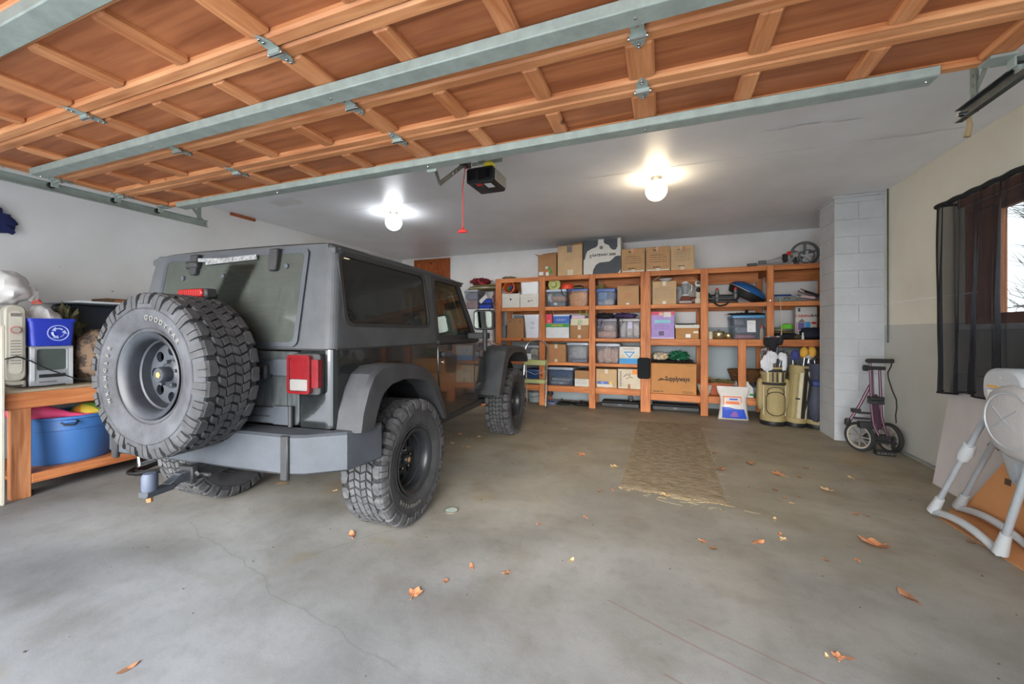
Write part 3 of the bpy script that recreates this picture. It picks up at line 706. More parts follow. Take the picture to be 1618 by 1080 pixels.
def tyre_mesh():
    m = MB()
    pr = [(.205, .105), (.222, .120), (.26, .138), (.31, .149), (.345, .146), (.372, .140), (.388, .130), (.394, .10), (.396, .05), (.396, 0)]
    prof = pr + [(r, -x) for r, x in pr[-2::-1]] + [(.20, -.09), (.20, .09)]
    m.lathe(prof, 72, 'x', closed=True, mi=0)
    m.lathe([(.3965, .125), (.3975, .1), (.3985, 0), (.3975, -.1), (.3965, -.125)], 72, 'x', cap=False, mi=2)
    for x in (1, -1):   # ribs on the sidewall
        for r in (.236, .332): m.lathe([(r-.003, x*(.129 if r < .3 else .148)), (r, x*(.133 if r < .3 else .1515)), (r+.003, x*(.130 if r < .3 else .148))], 72, 'x', cap=False, mi=0)
    def blk(pts, r0, r1, mi=1, shr=.93):
        cx = sum(p[0] for p in pts)/len(pts); cy = sum(p[1] for p in pts)/len(pts); n = len(pts)
        v = []
        for r, k in ((r0, 1), (r1, shr)):
            for a, x in pts:
                aa = (cx + (a-cx)*k)/R_T; xx = cy + (x-cy)*k
                v.append((xx, r*math.cos(aa), r*math.sin(aa)))
        m.add(v, [tuple(range(n, 2*n))] + [(i, (i+1) % n, n+(i+1) % n, n+i) for i in range(n)], mi)
    N = 26; P = 2*PI*R_T/N
    for k in range(N):
        b = k*P
        for s in (1, -1):
            o = b + (P/2 if s < 0 else 0)
            # big shoulder lug with a notch, wrapping over the shoulder on to the sidewall
            L = [(o+.008, s*.098), (o+.030, s*.080), (o+.052, s*.086), (o+.078, s*.092), (o+.086, s*.104), (o+.086, s*.128), (o+.010, s*.128)]
            blk(L, .385, R_T, shr=.95)
            long = k % 2
            ri = .335 if long else .355
            a0, a1 = (o+.010)/R_T, (o+.080)/R_T
            am = (a0+a1)/2
            for (q0, q1) in ((a0, am-.006), (am+.006, a1)):
                v = []
                for (r, x) in ((.4105, .124), (.403, .139), (.390, .1465), (.372, .1490), (ri, .1515), (ri, .140), (.392, .122)):
                    for a in (q0, q1): v.append((s*x, r*math.cos(a), r*math.sin(a)))
                f = [(2*i, 2*i+1, 2*i+3, 2*i+2) for i in range(6)] + [(0, 2, 4, 6, 8, 10, 12), (1, 3, 5, 7, 9, 11, 13)]
                m.add(v, f, 1)
        # interlocking blocks across the centre, four columns
        for j in range(2):
            for c, (xc, sk, of) in enumerate(((.061, .016, .0), (.020, -.014, .020), (-.020, .014, .004), (-.061, -.016, .026))):
                o = b + j*P/2 + of; hw_ = .0185
                blk([(o, xc-hw_), (o+.038, xc-hw_+.004), (o+.038+sk, xc+hw_), (o+sk, xc+hw_-.004)], .394, R_T-.001, shr=.97)
    return m
def rim_mesh():
    m = MB()
    pr = [(.203, -.125), (.212, -.13), (.216, -.12), (.200, -.11), (.176, -.09), (.172, .0), (.186, .06), (.190, .100), (.203, .112), (.214, .122), (.217, .130), (.212, .134), (.202, .128), (.188, .118), (.180, .100), (.178, .06), (.170, .055), (.166, .012)]
    m.lathe(pr[:11], 56, 'x', cap=False)
    m.lathe(pr[10:], 56, 'x', cap=False)
    m.lathe([(.203, .1135), (.197, .1115), (.190, .102), (.184, .098)], 56, 'x', cap=False, mi=1)
    m.lathe([(.1795, .088), (.1785, .058)], 56, 'x', cap=False, mi=1)
    m.lathe([(.168, .012), (.162, .014), (.154, .022)], 56, 'x', cap=False)
    # disc with eight round holes
    for k in range(8):
        a0, a1 = 2*PI*k/8 - PI/8, 2*PI*k/8 + PI/8; n = 5
        out = [(.155*math.cos(a0+(a1-a0)*i/n), .155*math.sin(a0+(a1-a0)*i/n)) for i in range(n+1)] + [(.072*math.cos(a1+(a0-a1)*i/n), .072*math.sin(a1+(a0-a1)*i/n)) for i in range(n+1)]
        cx, cy = .121*math.cos((a0+a1)/2), .121*math.sin((a0+a1)/2)
        inn = [(cx+0.0275*math.cos(2*PI*i/14), cy+0.0275*math.sin(2*PI*i/14)) for i in range(14)]
        m.plate(out, inn, lambda a, b, d: (.022 - d, a, b), .02)
    m.lathe([(.075, .022), (.070, .030), (.055, .036), (.048, .042), (.048, .040), (0, .040)], 32, 'x', cap=False)
    m.lathe([(.172, -.04), (0, -.04)], 32, 'x', cap=False)     # backing plate / drum behind the holes
    return m
TY, RM = tyre_mesh(), rim_mesh()
def ring_letters(parent, word, r, x, centre_deg, span_deg, size, flip=False):
    n = len(word)
    for i, ch in enumerate(word):
        a = math.radians(centre_deg + span_deg/2 - span_deg*i/(n-1))    # clockwise as read from outside (+x)
        def place(px, py, pz, a=a):
            # wheel plane: y right->, z up seen from +x has y to the left... handled by sign below
            rr = r + py; t = a - px/r
            return (x + pz, rr*math.cos(t)*1.0, rr*math.sin(t))
        yield lettering('raised_letter', ch, size, M_lett, parent, (0,0,0), (0,0,0), ext=.0012, place=place, bold=.0008)
wheel0 = obj('wheel', RM, [M_rim, M_groove], parent=jp, smooth=35)
ty0 = obj('tyre', TY, [M_tire, M_tread, M_groove], parent=wheel0, smooth=30)
obj('hub_cap', MB().lathe([(.034, .036), (.034, .070), (.028, .078), (0, .078)], 20, 'x'), M_rim, parent=wheel0)
obj('cap_emblem', MB().lathe([(.018, .0785), (.018, .0795), (0, .0795)], 6, 'x'), M_gold, parent=wheel0)
for k in range(5):
    a = 2*PI*k/5 + .3
    obj('lug_nut', MB().cyl((.034, .0635*math.cos(a), .0635*math.sin(a)), (.052, .0635*math.cos(a), .0635*math.sin(a)), .010, .008, 6), M_chrome, parent=wheel0)
HT = .79
wheel0.location = (HT, 0, R_T)
for (x, y, rz) in ((HT, 2.424, 0), (-HT, 0, PI), (-HT, 2.424, PI)):
    w = dup(wheel0, (x, y, R_T), rz, parent=jp); w.rotation_euler = (0.35*(y > 1), 0, rz)
# spare: faces backwards (-y); local +x -> -y
sp = obj('spare_wheel', RM, [M_rimS, M_groove], parent=jp, smooth=35, loc=(.05, -.915, 1.065), rot=(0, 0, -PI/2))
obj('tyre', TY, [M_spT, M_tire, M_groove], parent=sp, smooth=30)
obj('hub_cap', MB().lathe([(.040, .036), (.040, .075), (.034, .085), (0, .085)], 20, 'x'), M_rimS, parent=sp)
obj('cap_emblem', MB().lathe([(.016, .0855), (.016, .0865), (0, .0865)], 5, 'x'), M_gold, parent=sp)
for k in range(5):
    a = 2*PI*k/5 + .3
    obj('lug_nut', MB().cyl((.034, .0635*math.cos(a), .0635*math.sin(a)), (.050, .0635*math.cos(a), .0635*math.sin(a)), .010, .008, 6), M_rimS, parent=sp)
list(ring_letters(sp, 'GOODYEAR', .285, .1455, 62, 50, .034))
list(ring_letters(sp, 'WRANGLER', .285, .1455, 180, 56, .03))
list(ring_letters(wheel0, 'GOODYEAR', .285, .1455, 250, 50, .034))

# ---- tub
def RX(x): return lambda a, b, d: (x - d, a, b)
def mirror(m):
    q = MB(); q.v = [(-x, y, z) for x, y, z in m.v]; q.f = [f[::-1] for f in m.f]; q.m = list(m.m); return q
BX, BELT, BOT, YR = .80, 1.185, .76, -.64
arch = [(.47, .56), (.43, .70), (.36, .82), (.24, .91), (.08, .955), (-.10, .955), (-.26, .91), (-.38, .82), (-.45, BOT)]
side = [(YR+.05, BOT), (YR+.05, BELT), (.535, BELT), (.545, .95), (.57, .80), (.63, .66), (.70, .56)] + arch
q = MB().prism(side, RX(BX), 0, .03)
# rounded rear corner
cr = []
for k in range(7):
    a = PI/2*k/6; cr.append((BX-.05+.05*math.cos(a), YR+.05-.05*math.sin(a)))
for (x0, y0), (x1, y1) in zip(cr, cr[1:]): q.add([(x0, y0, BOT), (x1, y1, BOT), (x1, y1, BELT), (x0, y0, BELT)], [(0,1,2,3)])
q.box(.585, YR, BOT, BX-.05, YR+.03, BELT)
body = obj('body_tub', MB().add(q.v, q.f).add(mirror(q).v, mirror(q).f).box(-.77, YR+.02, BOT, .77, YR+.05, BOT+.03).box(-.77, YR+.04, .70, .77, 1.6, .74), M_paint, parent=jp, smooth=40)
# inner wheel wells and rocker
for s in (1, -1):
    rk = MB().prism([(.68, .50), (1.60, .50), (1.60, .57), (.68, .57)], lambda a, b, d: (s*(.78-d), a, b), 0, .12)
    obj('rocker_panel', rk, M_trimk, parent=jp, bevel=.01)
    ww = MB(); k = 10; rings = []
    for yc in (0, 2.424):
        pa = [(yc + .46*math.cos(PI*i/k), .52 + .43*math.sin(PI*i/k)) for i in range(k+1)]
        for (a, b), (c, d) in zip(pa, pa[1:]): ww.add([(s*.78, a, b), (s*.78, c, d), (s*.42, c, d), (s*.42, a, b)], [(0,1,2,3)])
        ww.add([(s*.42, a, b) for a, b in pa], [tuple(range(len(pa)))])
        obj('wheel_well', ww, M_trimk, parent=jp, fix=False); ww = MB()
# seam strips at the belt and vertical seam
obj('belt_seam', MB().box(BX-.012, YR+.03, BELT-.004, BX+.001, .54, BELT+.003).box(-BX-.001, YR+.03, BELT-.004, -BX+.012, .54, BELT+.003).box(-.76, YR-.001, BELT-.004, .76, YR+.01, BELT+.003), M_groove, parent=jp, smooth=0)
# ---- tailgate
tg = obj('tailgate', MB().prism(rrect(-.60, BOT+.005, .575, BELT-.012, .03, 3), lambda a, b, d: (a, YR-.006+d, b), 0, .04), M_dusty, parent=jp, bevel=.006)
obj('recessed_panel', MB().plate([(-.5, BOT+.04), (.50, BOT+.04), (.50, BELT-.05), (-.5, BELT-.05)], rrect(-.47, BOT+.07, .47, BELT-.08, .04, 4), lambda a, b, d: (a, YR-.010+d, b), .006), M_dusty, parent=tg)
for z0, z1 in ((1.045, 1.125), (.775, .865)):
    h = obj('tailgate_hinge', MB().prism([(.20, z0+.005), (.42, z0), (.42, z0-.006), (.535, z0-.006), (.535, z1+.008), (.42, z1+.008), (.42, z1), (.20, z1-.005), (.185, (z0+z1)/2)], lambda a, b, d: (a, YR-.030+d, b), 0, .022), M_bump, parent=jp, bevel=.006)
    obj('hinge_pin', MB().cyl((.545, YR-.030, z0-.01), (.545, YR-.030, z1+.012), .013), M_trimk, parent=h)
    obj('groove', MB().box(.21, YR-.0315, z0+.035, .40, YR-.029, z0+.045), M_groove, parent=h)
obj('door_latch', MB().box(-.56, YR-.03, .98, -.44, YR-.005, 1.05), M_trimk, parent=tg, bevel=.008)
# tail lamps
def tail_lamp(s):
    x0, x1 = (.56, .745)
    m = MB().prism(rrect(x0, .945, x1, 1.165, .018, 3), lambda a, b, d: (s*a, YR-.035+d, b), 0, .035)
    t = obj('tail_light', m, M_trimk, parent=jp, bevel=.004)
    Mr = mat('red_lens', (96, 17, 22), .22, var=.1, scale=30, coat=.5); Mw = mat('clear_lens', (112, 110, 108), .2, var=.1, coat=.5)
    fr = MB().plate(rrect(x0-.008, .952, x1-.045, 1.158, .016, 3), rrect(x0+.006, .966, x1-.058, 1.144, .012, 3), lambda a, b, d: (s*a, YR-.062+d, b), .03)
    obj('lens_frame', fr, Mr, parent=t)
    obj('red_lens', MB().prism(rrect(x0+.006, 1.03, x1-.058, 1.144, .008, 3), lambda a, b, d: (s*a, YR-.055+d, b), 0, .03), Mr, parent=t)
    obj('reverse_lens', MB().prism(rrect(x0+.006, .968, x1-.058, 1.028, .008, 3), lambda a, b, d: (s*a, YR-.055+d, b), 0, .03), Mw, parent=t)
    obj('side_lens', MB().prism(rrect(x1-.042, .985, x1+.002, 1.135, .006, 3), lambda a, b, d: (s*a, YR-.050+d, b), 0, .03), Mr, parent=t)
    for k in range(9):
        obj('lens_rib', MB().box(min(s*(x0+.012), s*(x1-.064)), YR-.057, 1.045+k*.0105, max(s*(x0+.012), s*(x1-.064)), YR-.055, 1.048+k*.0105), Mr, parent=t, smooth=0)
tail_lamp(1); tail_lamp(-1)
obj('fuel_bezel', MB().lathe([(.06, 0), (.06, .006), (.045, .004), (0, .004)], 20, 'x', c=(-BX-.008, .05, 1.06)), M_trimk, parent=jp)
# ---- hardtop
def hw(z): return .792 - (z - BELT)*.105       # half width at height z
def hy(z): return YR + (z - BELT)*.165          # rear face lean
SHR = 1.755
sidep = [(YR+.055, BELT+.004), (.545, BELT+.004), (.56, SHR), (hy(SHR)+.05, SHR)]
win = rrect(-.505, 1.325, .455, 1.725, .055, 5)
win = [(a - (b-1.325)*.03 if a < 0 else a - (b-1.325)*.06, b + (a*.0)) for a, b in win]
sp_ = MB().plate(sidep, win, lambda a, b, d: (hw(b) - d, a, b), .035)
cn = []
for z in (BELT+.004, SHR):
    cx, cy = hw(z)-.05, hy(z)+.05
    cn.append([(cx+.05*math.cos(PI/2*k/6), cy-.05*math.sin(PI/2*k/6), z) for k in range(7)])
for k in range(6): sp_.add([cn[0][k], cn[0][k+1], cn[1][k+1], cn[1][k]], [(0,1,2,3)])
both = MB().add(sp_.v, sp_.f); mm = mirror(sp_); both.add(mm.v, mm.f)
# rear frame with the lift-glass opening
rw_ = rrect(-.575, 1.215, .545, 1.745, .035, 4)
both.plate([(-hw(BELT)+.05, BELT+.004), (hw(BELT)-.05, BELT+.004), (hw(SHR)-.05, SHR+.025), (-hw(SHR)+.05, SHR+.025)], rw_, lambda a, b, d: (a, hy(b)+d, b), .03)
# roof: cross-section lofted front to back, rounded at the tail
rings = []
for y, dz, kx in ((hy(SHR)+.0, 0, 1), (hy(SHR)+.012, .035, 1), (hy(SHR)+.05, .052, 1), (.0, .060, 1), (.57, .058, 1), (1.05, .045, .985), (1.20, .022, .975), (1.235, 0, .97)):
    h = hw(SHR); pr = []
    top = [(0, SHR+dz), (.35, SHR+dz*.97), (.60, SHR+dz*.86), (.68, SHR+dz*.66), (h-.012, SHR+dz*.30), (h, SHR-.0)]
    pr = [(x*kx, y, z) for x, z in top] + [(-x*kx, y, z) for x, z in top[::-1]][:-1]
    lo = [(-(h-.03)*kx, y, SHR-.02), ((h-.03)*kx, y, SHR-.02)]
    rings.append([pr[0]] + pr[1:6] + [((h)*kx, y, SHR-.03), ((h-.04)*kx, y, SHR-.03)] + [(-(h-.04)*kx, y, SHR-.03), (-(h)*kx, y, SHR-.03)] + pr[6:])
both.loft(rings)
# gutter ridges along the roof edge
for s in (1, -1):
    both.box(min(s*(hw(SHR)-.004), s*(hw(SHR)+.008)), hy(SHR)+.03, SHR-.008, max(s*(hw(SHR)-.004), s*(hw(SHR)+.008)), 1.2, SHR+.002)
ht = obj('hardtop', both, M_top, parent=jp, smooth=35)
# rear quarter glass
for s in (1, -1):
    wi_ = [( -.02 + (a+.02)*1.012, 1.525 + (b-1.525)*1.02) for a, b in win]
    obj('quarter_window', MB().prism(wi_, lambda a, b, d: (s*(hw(b)-.008-d), a, b), 0, .004), M_glassS, parent=jp, smooth=0)
    obj('window_rubber', MB().plate([( -.02 + (a+.02)*1.035, 1.525 + (b-1.525)*1.07) for a, b in win], [( -.02 + (a+.02)*.985, 1.525 + (b-1.525)*.965) for a, b in win], lambda a, b, d: (s*(hw(b)+.004-d), a, b), .008), M_trimk, parent=jp)
# lift glass
rg = obj('rear_window', MB().prism([(a*1.03, 1.48+(b-1.48)*1.05) for a, b in rw_], lambda a, b, d: (a, hy(b)-.010+d, b), 0, .006), M_glassR, parent=jp, smooth=0)
obj('glass_edge', MB().plate([(a*1.035, 1.48+(b-1.48)*1.055) for a, b in rw_], [(a*.985-.0, 1.48+(b-1.48)*.965) for a, b in rw_], lambda a, b, d: (a, hy(b)-.0125+d, b), .004), M_bump, parent=rg)
for k in range(16):
    z = 1.26 + k*.028
    obj('defroster_line', MB().box(-.50, hy(z)-.0095, z, .48, hy(z)-.0085, z+.0012), mat('defroster', (60, 50, 42), .6), parent=rg, smooth=0)
for x in (-.30, .335):
    h = obj('glass_hinge', MB().prism([(x-.035, 1.765), (x+.035, 1.765), (x+.03, 1.645), (x+.018, 1.635), (x-.018, 1.635), (x-.03, 1.645)], lambda a, b, d: (a, hy(b)-.045+d + max(0, (1.70-b))*.1, b), 0, .045), M_trimk, parent=jp, bevel=.006)
for x, z in ((-.40, 1.62), (.42, 1.66), (-.06, 1.62)):
    obj('glass_bolt', MB().lathe([(.016, 0), (.014, -.012), (0, -.014)], 14, 'y', c=(x, hy(z)-.01, z)), M_bump, parent=rg)
# third brake light on a post, above the spare
Mr3 = mat('brake_red_lens', (130, 24, 24), .25)
tb = obj('third_brake_light', MB().box(.0, -.86, 1.462, .185, -.80, 1.512), M_trimk, parent=jp, bevel=.008)
obj('red_lens', MB().box(-.01, -.872, 1.466, .165, -.845, 1.508), Mr3, parent=tb, bevel=.005)
for k in range(10): obj('lens_rib', MB().box(.0+k*.016, -.8735, 1.470, .003+k*.016, -.871, 1.504), Mr3, parent=tb, smooth=0)
obj('post', MB().prism([(-.80, 1.0), (-.74, 1.0), (-.77, 1.49), (-.83, 1.49)], lambda a, b, d: (d, a, b), .05, .15), M_trimk, parent=tb, bevel=.006)
# wiper
wp = obj('rear_wiper', MB().bar((.02, hy(1.72)-.03, 1.715), (-.30, hy(1.73)-.03, 1.73), .012, .022).bar((-.20, hy(1.70)-.03, 1.71), (.20, hy(1.71)-.025, 1.725), .008, .03), mat('dusty_wiper', (110, 112, 112), .8, var=.5, scale=60), parent=jp)
obj('wiper_motor', MB().box(-.36, hy(1.70)-.05, 1.675, -.26, hy(1.70)-.01, 1.72), M_trimk, parent=wp, bevel=.01)
# spare carrier
obj('spare_carrier', MB().box(-.10, -.80, .92, .20, YR-.01, 1.20).box(-.05, -.87, .99, .15, -.80, 1.14).box(-.45, -.70, 1.02, .0, YR-.01, 1.10).box(.10, -.70, 1.02, .40, YR-.01, 1.10), M_trimk, parent=jp, bevel=.01)
# ---- doors
def door(s):
    dp = [(.552, BELT-.004), (.562, .95), (.585, .80), (.645, .665), (.715, .575), (1.42, .575), (1.44, .65), (1.45, BELT-.004)]
    d = obj('door', MB().prism(dp, lambda a, b, dd: (s*(BX+.004-dd), a, b), 0, .05), M_paint, parent=jp, bevel=.008, seg=2)
    up = [(.56, BELT), (1.45, BELT), (1.10, SHR-.004), (.575, SHR-.004)]
    wn = rrect(.60, 1.255, 1.36, 1.715, .03, 3)
    wn = [(a if a < .9 else min(a, 1.395 - (b-1.19)*.62), b) for a, b in wn]
    obj('window_frame', MB().plate(up, wn, lambda a, b, dd: (s*(hw(b)+.003-dd), a, b), .03), M_trimk, parent=d)
    obj('window_glass', MB().prism([(.98+(a-.98)*1.02, 1.48+(b-1.48)*1.03) for a, b in wn], lambda a, b, dd: (s*(hw(b)-.014-dd), a, b), 0, .004), M_glassF, parent=d, smooth=0)
    obj('belt_moulding', MB().box(min(s*.79, s*(BX+.01)), .56, BELT-.002, max(s*.79, s*(BX+.01)), 1.44, BELT+.028), M_trimk, parent=d, bevel=.004)
    obj('door_handle', MB().prism(rrect(.60, 1.075, .76, 1.115, .018, 4), lambda a, b, dd: (s*(BX+.034-dd), a, b), 0, .03), M_bump, parent=d, bevel=.006)
    obj('lock_button', MB().lathe([(.016, 0), (.015, .008), (0, .009)] , 14, 'x', c=(s*(BX+.005), .625, 1.03)), M_chrome, parent=d)
    for z in (1.02, .70):
        obj('door_hinge', MB().box(min(s*BX, s*(BX+.026)), 1.40, z, max(s*BX, s*(BX+.026)), 1.52, z+.07), M_paint, parent=d, bevel=.008)
    # wing mirror
    mr = obj('wing_mirror', MB().prism(rrect(.885, 1.30, 1.085, 1.49, .035, 4), lambda a, b, dd: (s*a, 1.10+dd, b), 0, .07), M_trimk, parent=d, bevel=.012, seg=2)
    obj('mirror_glass', MB().prism(rrect(.90, 1.318, 1.07, 1.472, .025, 4), lambda a, b, dd: (s*a, 1.096+dd, b), 0, .004), mat('mirror_dark_reflection', (104, 110, 106), .06, metal=1, var=.0), parent=mr)  # metal darkened to stand in for the dark outdoors it would reflect
    obj('mirror_arm', MB().box(min(s*.80, s*1.0), 1.16, 1.215, max(s*.80, s*1.0), 1.25, 1.275).cyl((s*.985, 1.15, 1.10), (s*.985, 1.15, 1.32), .022), M_trimk, parent=mr, bevel=.008)
    obj('door_strip', MB().box(min(s*.801, s*.807), 1.33, .62, max(s*.801, s*.807), 1.335, BELT), M_trimk, parent=d)
    return d
door(1); door(-1)
# ---- cowl, bonnet, grille, windscreen
def ring_y(y, hwid, z0, z1, cr=.03):
    return [(hwid, y, z0), (hwid, y, z1-cr), (hwid-cr*.3, y, z1-cr*.3), (hwid-cr, y, z1), (-hwid+cr, y, z1), (-hwid+cr*.3, y, z1-cr*.3), (-hwid, y, z1-cr), (-hwid, y, z0)]
obj('cowl', MB().loft([ring_y(1.452, .80, .74, BELT), ring_y(1.62, .80, .74, BELT-.005), ring_y(1.66, .76, .74, BELT-.01)]), M_paint, parent=jp)
obj('bonnet', MB().loft([ring_y(1.665, .70, .95, 1.20, .05), ring_y(2.2, .65, .95, 1.19, .05), ring_y(3.0, .555, .95, 1.13, .06), ring_y(3.06, .54, .95, 1.10, .06)]), M_paint, parent=jp)
obj('bonnet_lower', MB().loft([ring_y(1.66, .70, .60, .96, .01), ring_y(3.04, .54, .60, .96, .01)]), M_trimk, parent=jp)
for s in (1, -1): obj('bonnet_latch', MB().box(min(s*.62, s*.66), 2.35, 1.02, max(s*.62, s*.66), 2.41, 1.12), M_trimk, parent=jp, bevel=.006)
gr = obj('grille', MB().prism(rrect(-.62, .58, .62, 1.10, .06, 4), lambda a, b, d: (a, 3.06+d, b), 0, .05), M_paint, parent=jp, bevel=.01)
for k in range(7): obj('grille_slot', MB().prism(rrect(-.33+k*.102, .68, -.28+k*.102, 1.02, .02, 3), lambda a, b, d: (a, 3.108+d, b), 0, .006), M_groove, parent=gr)
for s in (1, -1): obj('headlight', MB().lathe([(.095, 3.10), (.095, 3.125), (.08, 3.14), (0, 3.15)], 24, 'y', c=(s*.47, 0, .88)), mat('headlight_glass', (210, 215, 215), .1, coat=1), parent=gr)
ws = [(-.72, 0), (.72, 0), (.66, .62), (-.66, .62)]
def wsf(a, b, d): return (a, 1.50 - b*.44 + d, BELT + b*.90)
wf = obj('windscreen_frame', MB().plate(ws, [(-.64, .07), (.64, .07), (.59, .55), (-.59, .55)], wsf, .05), M_paint, parent=jp)
obj('windscreen_glass', MB().prism([(-.65, .06), (.65, .06), (.60, .56), (-.60, .56)], lambda a, b, d: wsf(a, b, .02+d), 0, .005), M_glassF, parent=wf, smooth=0)
obj('front_bumper', MB().prism([(-.85, 3.10), (-.80, 3.26), (-.45, 3.32), (.45, 3.32), (.80, 3.26), (.85, 3.10)], lambda a, b, d: (a, b, d), .48, .66), M_bump, parent=jp, bevel=.02, seg=2)
# ---- flares: outline in (y, z), lofted outwards from the body
def flare(name, outer, inner, s, x0=.80, x1=.955):
    """outer: crown line of the flare, inner: edge of the wheel opening; equal counts, from rear to front"""
    m = MB(); n = len(outer)
    rings = []
    for i in range(n):
        (ay, az), (by, bz) = outer[i], inner[i]
        my, mz = ay + (by-ay)*.12, az + (bz-az)*.12
        rings.append([(s*x0, ay, az), (s*(x0+(x1-x0)*.80), ay*.985+my*.015, az), (s*(x1-.005), my, mz), (s*x1, ay+(by-ay)*.28, az+(bz-az)*.28), (s*x1, by, bz), (s*(x1-.03), by, bz), (s*x0, by, bz)])
    m.loft(rings)
    return obj(name, m, M_flare, parent=jp, smooth=27)
ro = [(-.62, .745), (-.60, .85), (-.55, .97), (-.50, 1.045), (-.42, 1.085), (-.25, 1.09), (-.05, 1.072), (.10, 1.035), (.21, .97), (.29, .88), (.36, .76), (.42, .63)]
ri = [(-.50, .74), (-.475, .82), (-.44, .89), (-.40, .935), (-.33, .97), (-.20, .985), (-.05, .972), (.07, .945), (.16, .895), (.235, .82), (.31, .71), (.375, .62)]
fo = [(1.66, .60), (1.76, .80), (1.86, 1.00), (1.90, 1.07), (1.96, 1.105), (2.2, 1.115), (2.5, 1.11), (2.70, 1.09), (2.82, 1.03), (2.90, .93)]
fi = [(1.80, .60), (1.89, .76), (1.97, .91), (2.01, .965), (2.07, 1.0), (2.22, 1.03), (2.5, 1.03), (2.66, 1.01), (2.76, .96), (2.84, .88)]
for s in (1, -1):
    flare('rear_flare', ro, ri, s)
    flare('front_flare', fo, fi, s, x0=.62)
    obj('fender_liner', MB().prism(fo + [(2.84, .80), (1.84, .60)], lambda a, b, d: (s*d, a, b), .58, .63), M_trimk, parent=jp)
# ---- rear bumper
def brow(z): return [(-.945, -.42, z), (-.905, -.66, z), (-.74, -.775, z), (-.66, -.80, z), (.66, -.80, z), (.74, -.775, z), (.905, -.66, z), (.945, -.42, z), (.80, -.42, z), (.80, -.66, z), (-.80, -.66, z), (-.80, -.42, z)]
b0, b1 = brow(.545), brow(.745)
bt = [(x*(.985 if abs(x) > .8 else 1), y+.015, z+.012) for x, y, z in brow(.745)]
bl = [(x*.97, y+.03, z) for x, y, z in brow(.545)]
b0 = [(x, y, z+.02) for x, y, z in b0]
rbp = obj('rear_bumper', MB().loft([bl, b0, b1, bt]), M_bump, parent=jp, smooth=25)
for x in (-.66, .62): obj('bumper_rib', MB().box(x, -.812, .53, x+.05, -.79, .755), M_trimk, parent=rbp, bevel=.006)
hx = .06
hi = obj('tow_hitch', MB().box(hx-.035, -.86, .49, hx+.035, -.55, .56).box(hx-.05, -.88, .48, hx+.05, -.85, .57), M_trimk, parent=jp, bevel=.004)
obj('draw_bar', MB().bar((hx, -.82, .525), (hx+.01, -.93, .525), .05, .05).bar((hx+.01, -.91, .53), (hx+.02, -.98, .50), .05, .04).bar((hx+.02, -.96, .50), (hx+.03, -1.09, .50), .055, .03), M_bump, parent=hi, bevel=.004)
obj('ball_cover', MB().lathe([(.030, .515), (.032, .53), (.032, .585), (.026, .597), (0, .60)], 18, c=(hx+.03, -1.06, 0)), mat('blue_grey_rubber', (64, 72, 88), .6), parent=hi)
obj('ball_nut', MB().cyl((hx+.03, -1.06, .46), (hx+.03, -1.06, .486), .014, seg=6), mat('rusty_nut', (150, 110, 70), .7, metal=.4), parent=hi)
obj('hitch_pin', MB().cyl((hx-.06, -.84, .525), (hx+.12, -.84, .525), .009).tube([(hx+.06, -.86, .525), (hx+.12, -.90, .545), (hx+.14, -.92, .565)], .007), M_steel, parent=hi)
obj('tow_shackle', MB().tube([(-.30, -.80, .58), (-.30, -.88, .60), (-.30, -.88, .54), (-.30, -.80, .55)], .012), M_steel, parent=rbp)
# underbody
ub = MB().cyl((-.62, 0, .40), (.62, 0, .40), .045).blob((.0, 0, .40), (.15, .14, .14), amp=.02).cyl((-.62, 2.424, .40), (.62, 2.424, .40), .04).blob((-.2, 2.424, .40), (.13, .13, .13), amp=.02)
for s in (1, -1): ub.box(s*.42-.035, -.62, .56, s*.42+.035, 3.1, .68)
obj('axles_and_frame', ub.cyl((0, .1, .45), (0, 1.2, .52), .04).box(-.45, .35, .45, .40, 1.2, .60), M_trimk, parent=jp)
obj('muffler', MB().cyl((-.30, -.50, .52), (.30, -.50, .52), .09, seg=18), mat('sooty_steel', (92, 88, 82), .5, metal=.6), parent=jp)
# ---- cabin
for s in (1, -1):
    se = obj('front_seat', MB().prism([(.62, .74), (1.12, .74), (1.14, .92), (.78, .90), (.72, 1.0), (.60, 1.40), (.50, 1.40), (.54, .9)], lambda a, b, d: (s*.38+d, a, b), -.25, .25), M_seat, parent=jp, bevel=.04, seg=2)
    obj('headrest', MB().prism(rrect(-.13, 1.43, .13, 1.62, .05, 4), lambda a, b, d: (s*.38+a, .50+d, b), 0, .10), M_seat, parent=se, bevel=.02, seg=2)
obj('rear_bench', MB().box(-.48, -.05, .74, .48, .35, .98).prism([(-.12, .9), (.0, .9), (-.06, 1.30), (-.16, 1.30)], lambda a, b, d: (d, a, b), -.48, .48), M_seat, parent=jp, bevel=.03)
obj('dashboard', MB().prism([(1.30, .80), (1.45, .80), (1.45, BELT+.0), (1.36, BELT+.03), (1.28, 1.10)], lambda a, b, d: (d, a, b), -.74, .74), M_int, parent=jp, bevel=.02)
obj('steering_wheel', MB().tube([(-.38+.185*math.cos(2*PI*k/24), 1.18+.06*math.sin(2*PI*k/24), 1.14+.175*math.sin(2*PI*k/24)) for k in range(24)], .014, closed=True).bar((-.54, 1.18, 1.14), (-.22, 1.18, 1.14), .03, .02).cyl((-.38, 1.18, 1.14), (-.38, 1.34, 1.08), .04), M_int, parent=jp)
rbars = MB()
for s in (1, -1):
    rbars.tube([(s*.66, -.45, BELT-.3), (s*.64, -.35, 1.45), (s*.62, -.15, 1.66), (s*.60, .50, 1.69), (s*.60, 1.12, 1.67), (s*.66, 1.40, BELT)], .032)
    rbars.tube([(s*.66, .52, .8), (s*.62, .50, 1.68)], .034)
rbars.tube([(-.61, .50, 1.69), (.61, .50, 1.69)], .032)
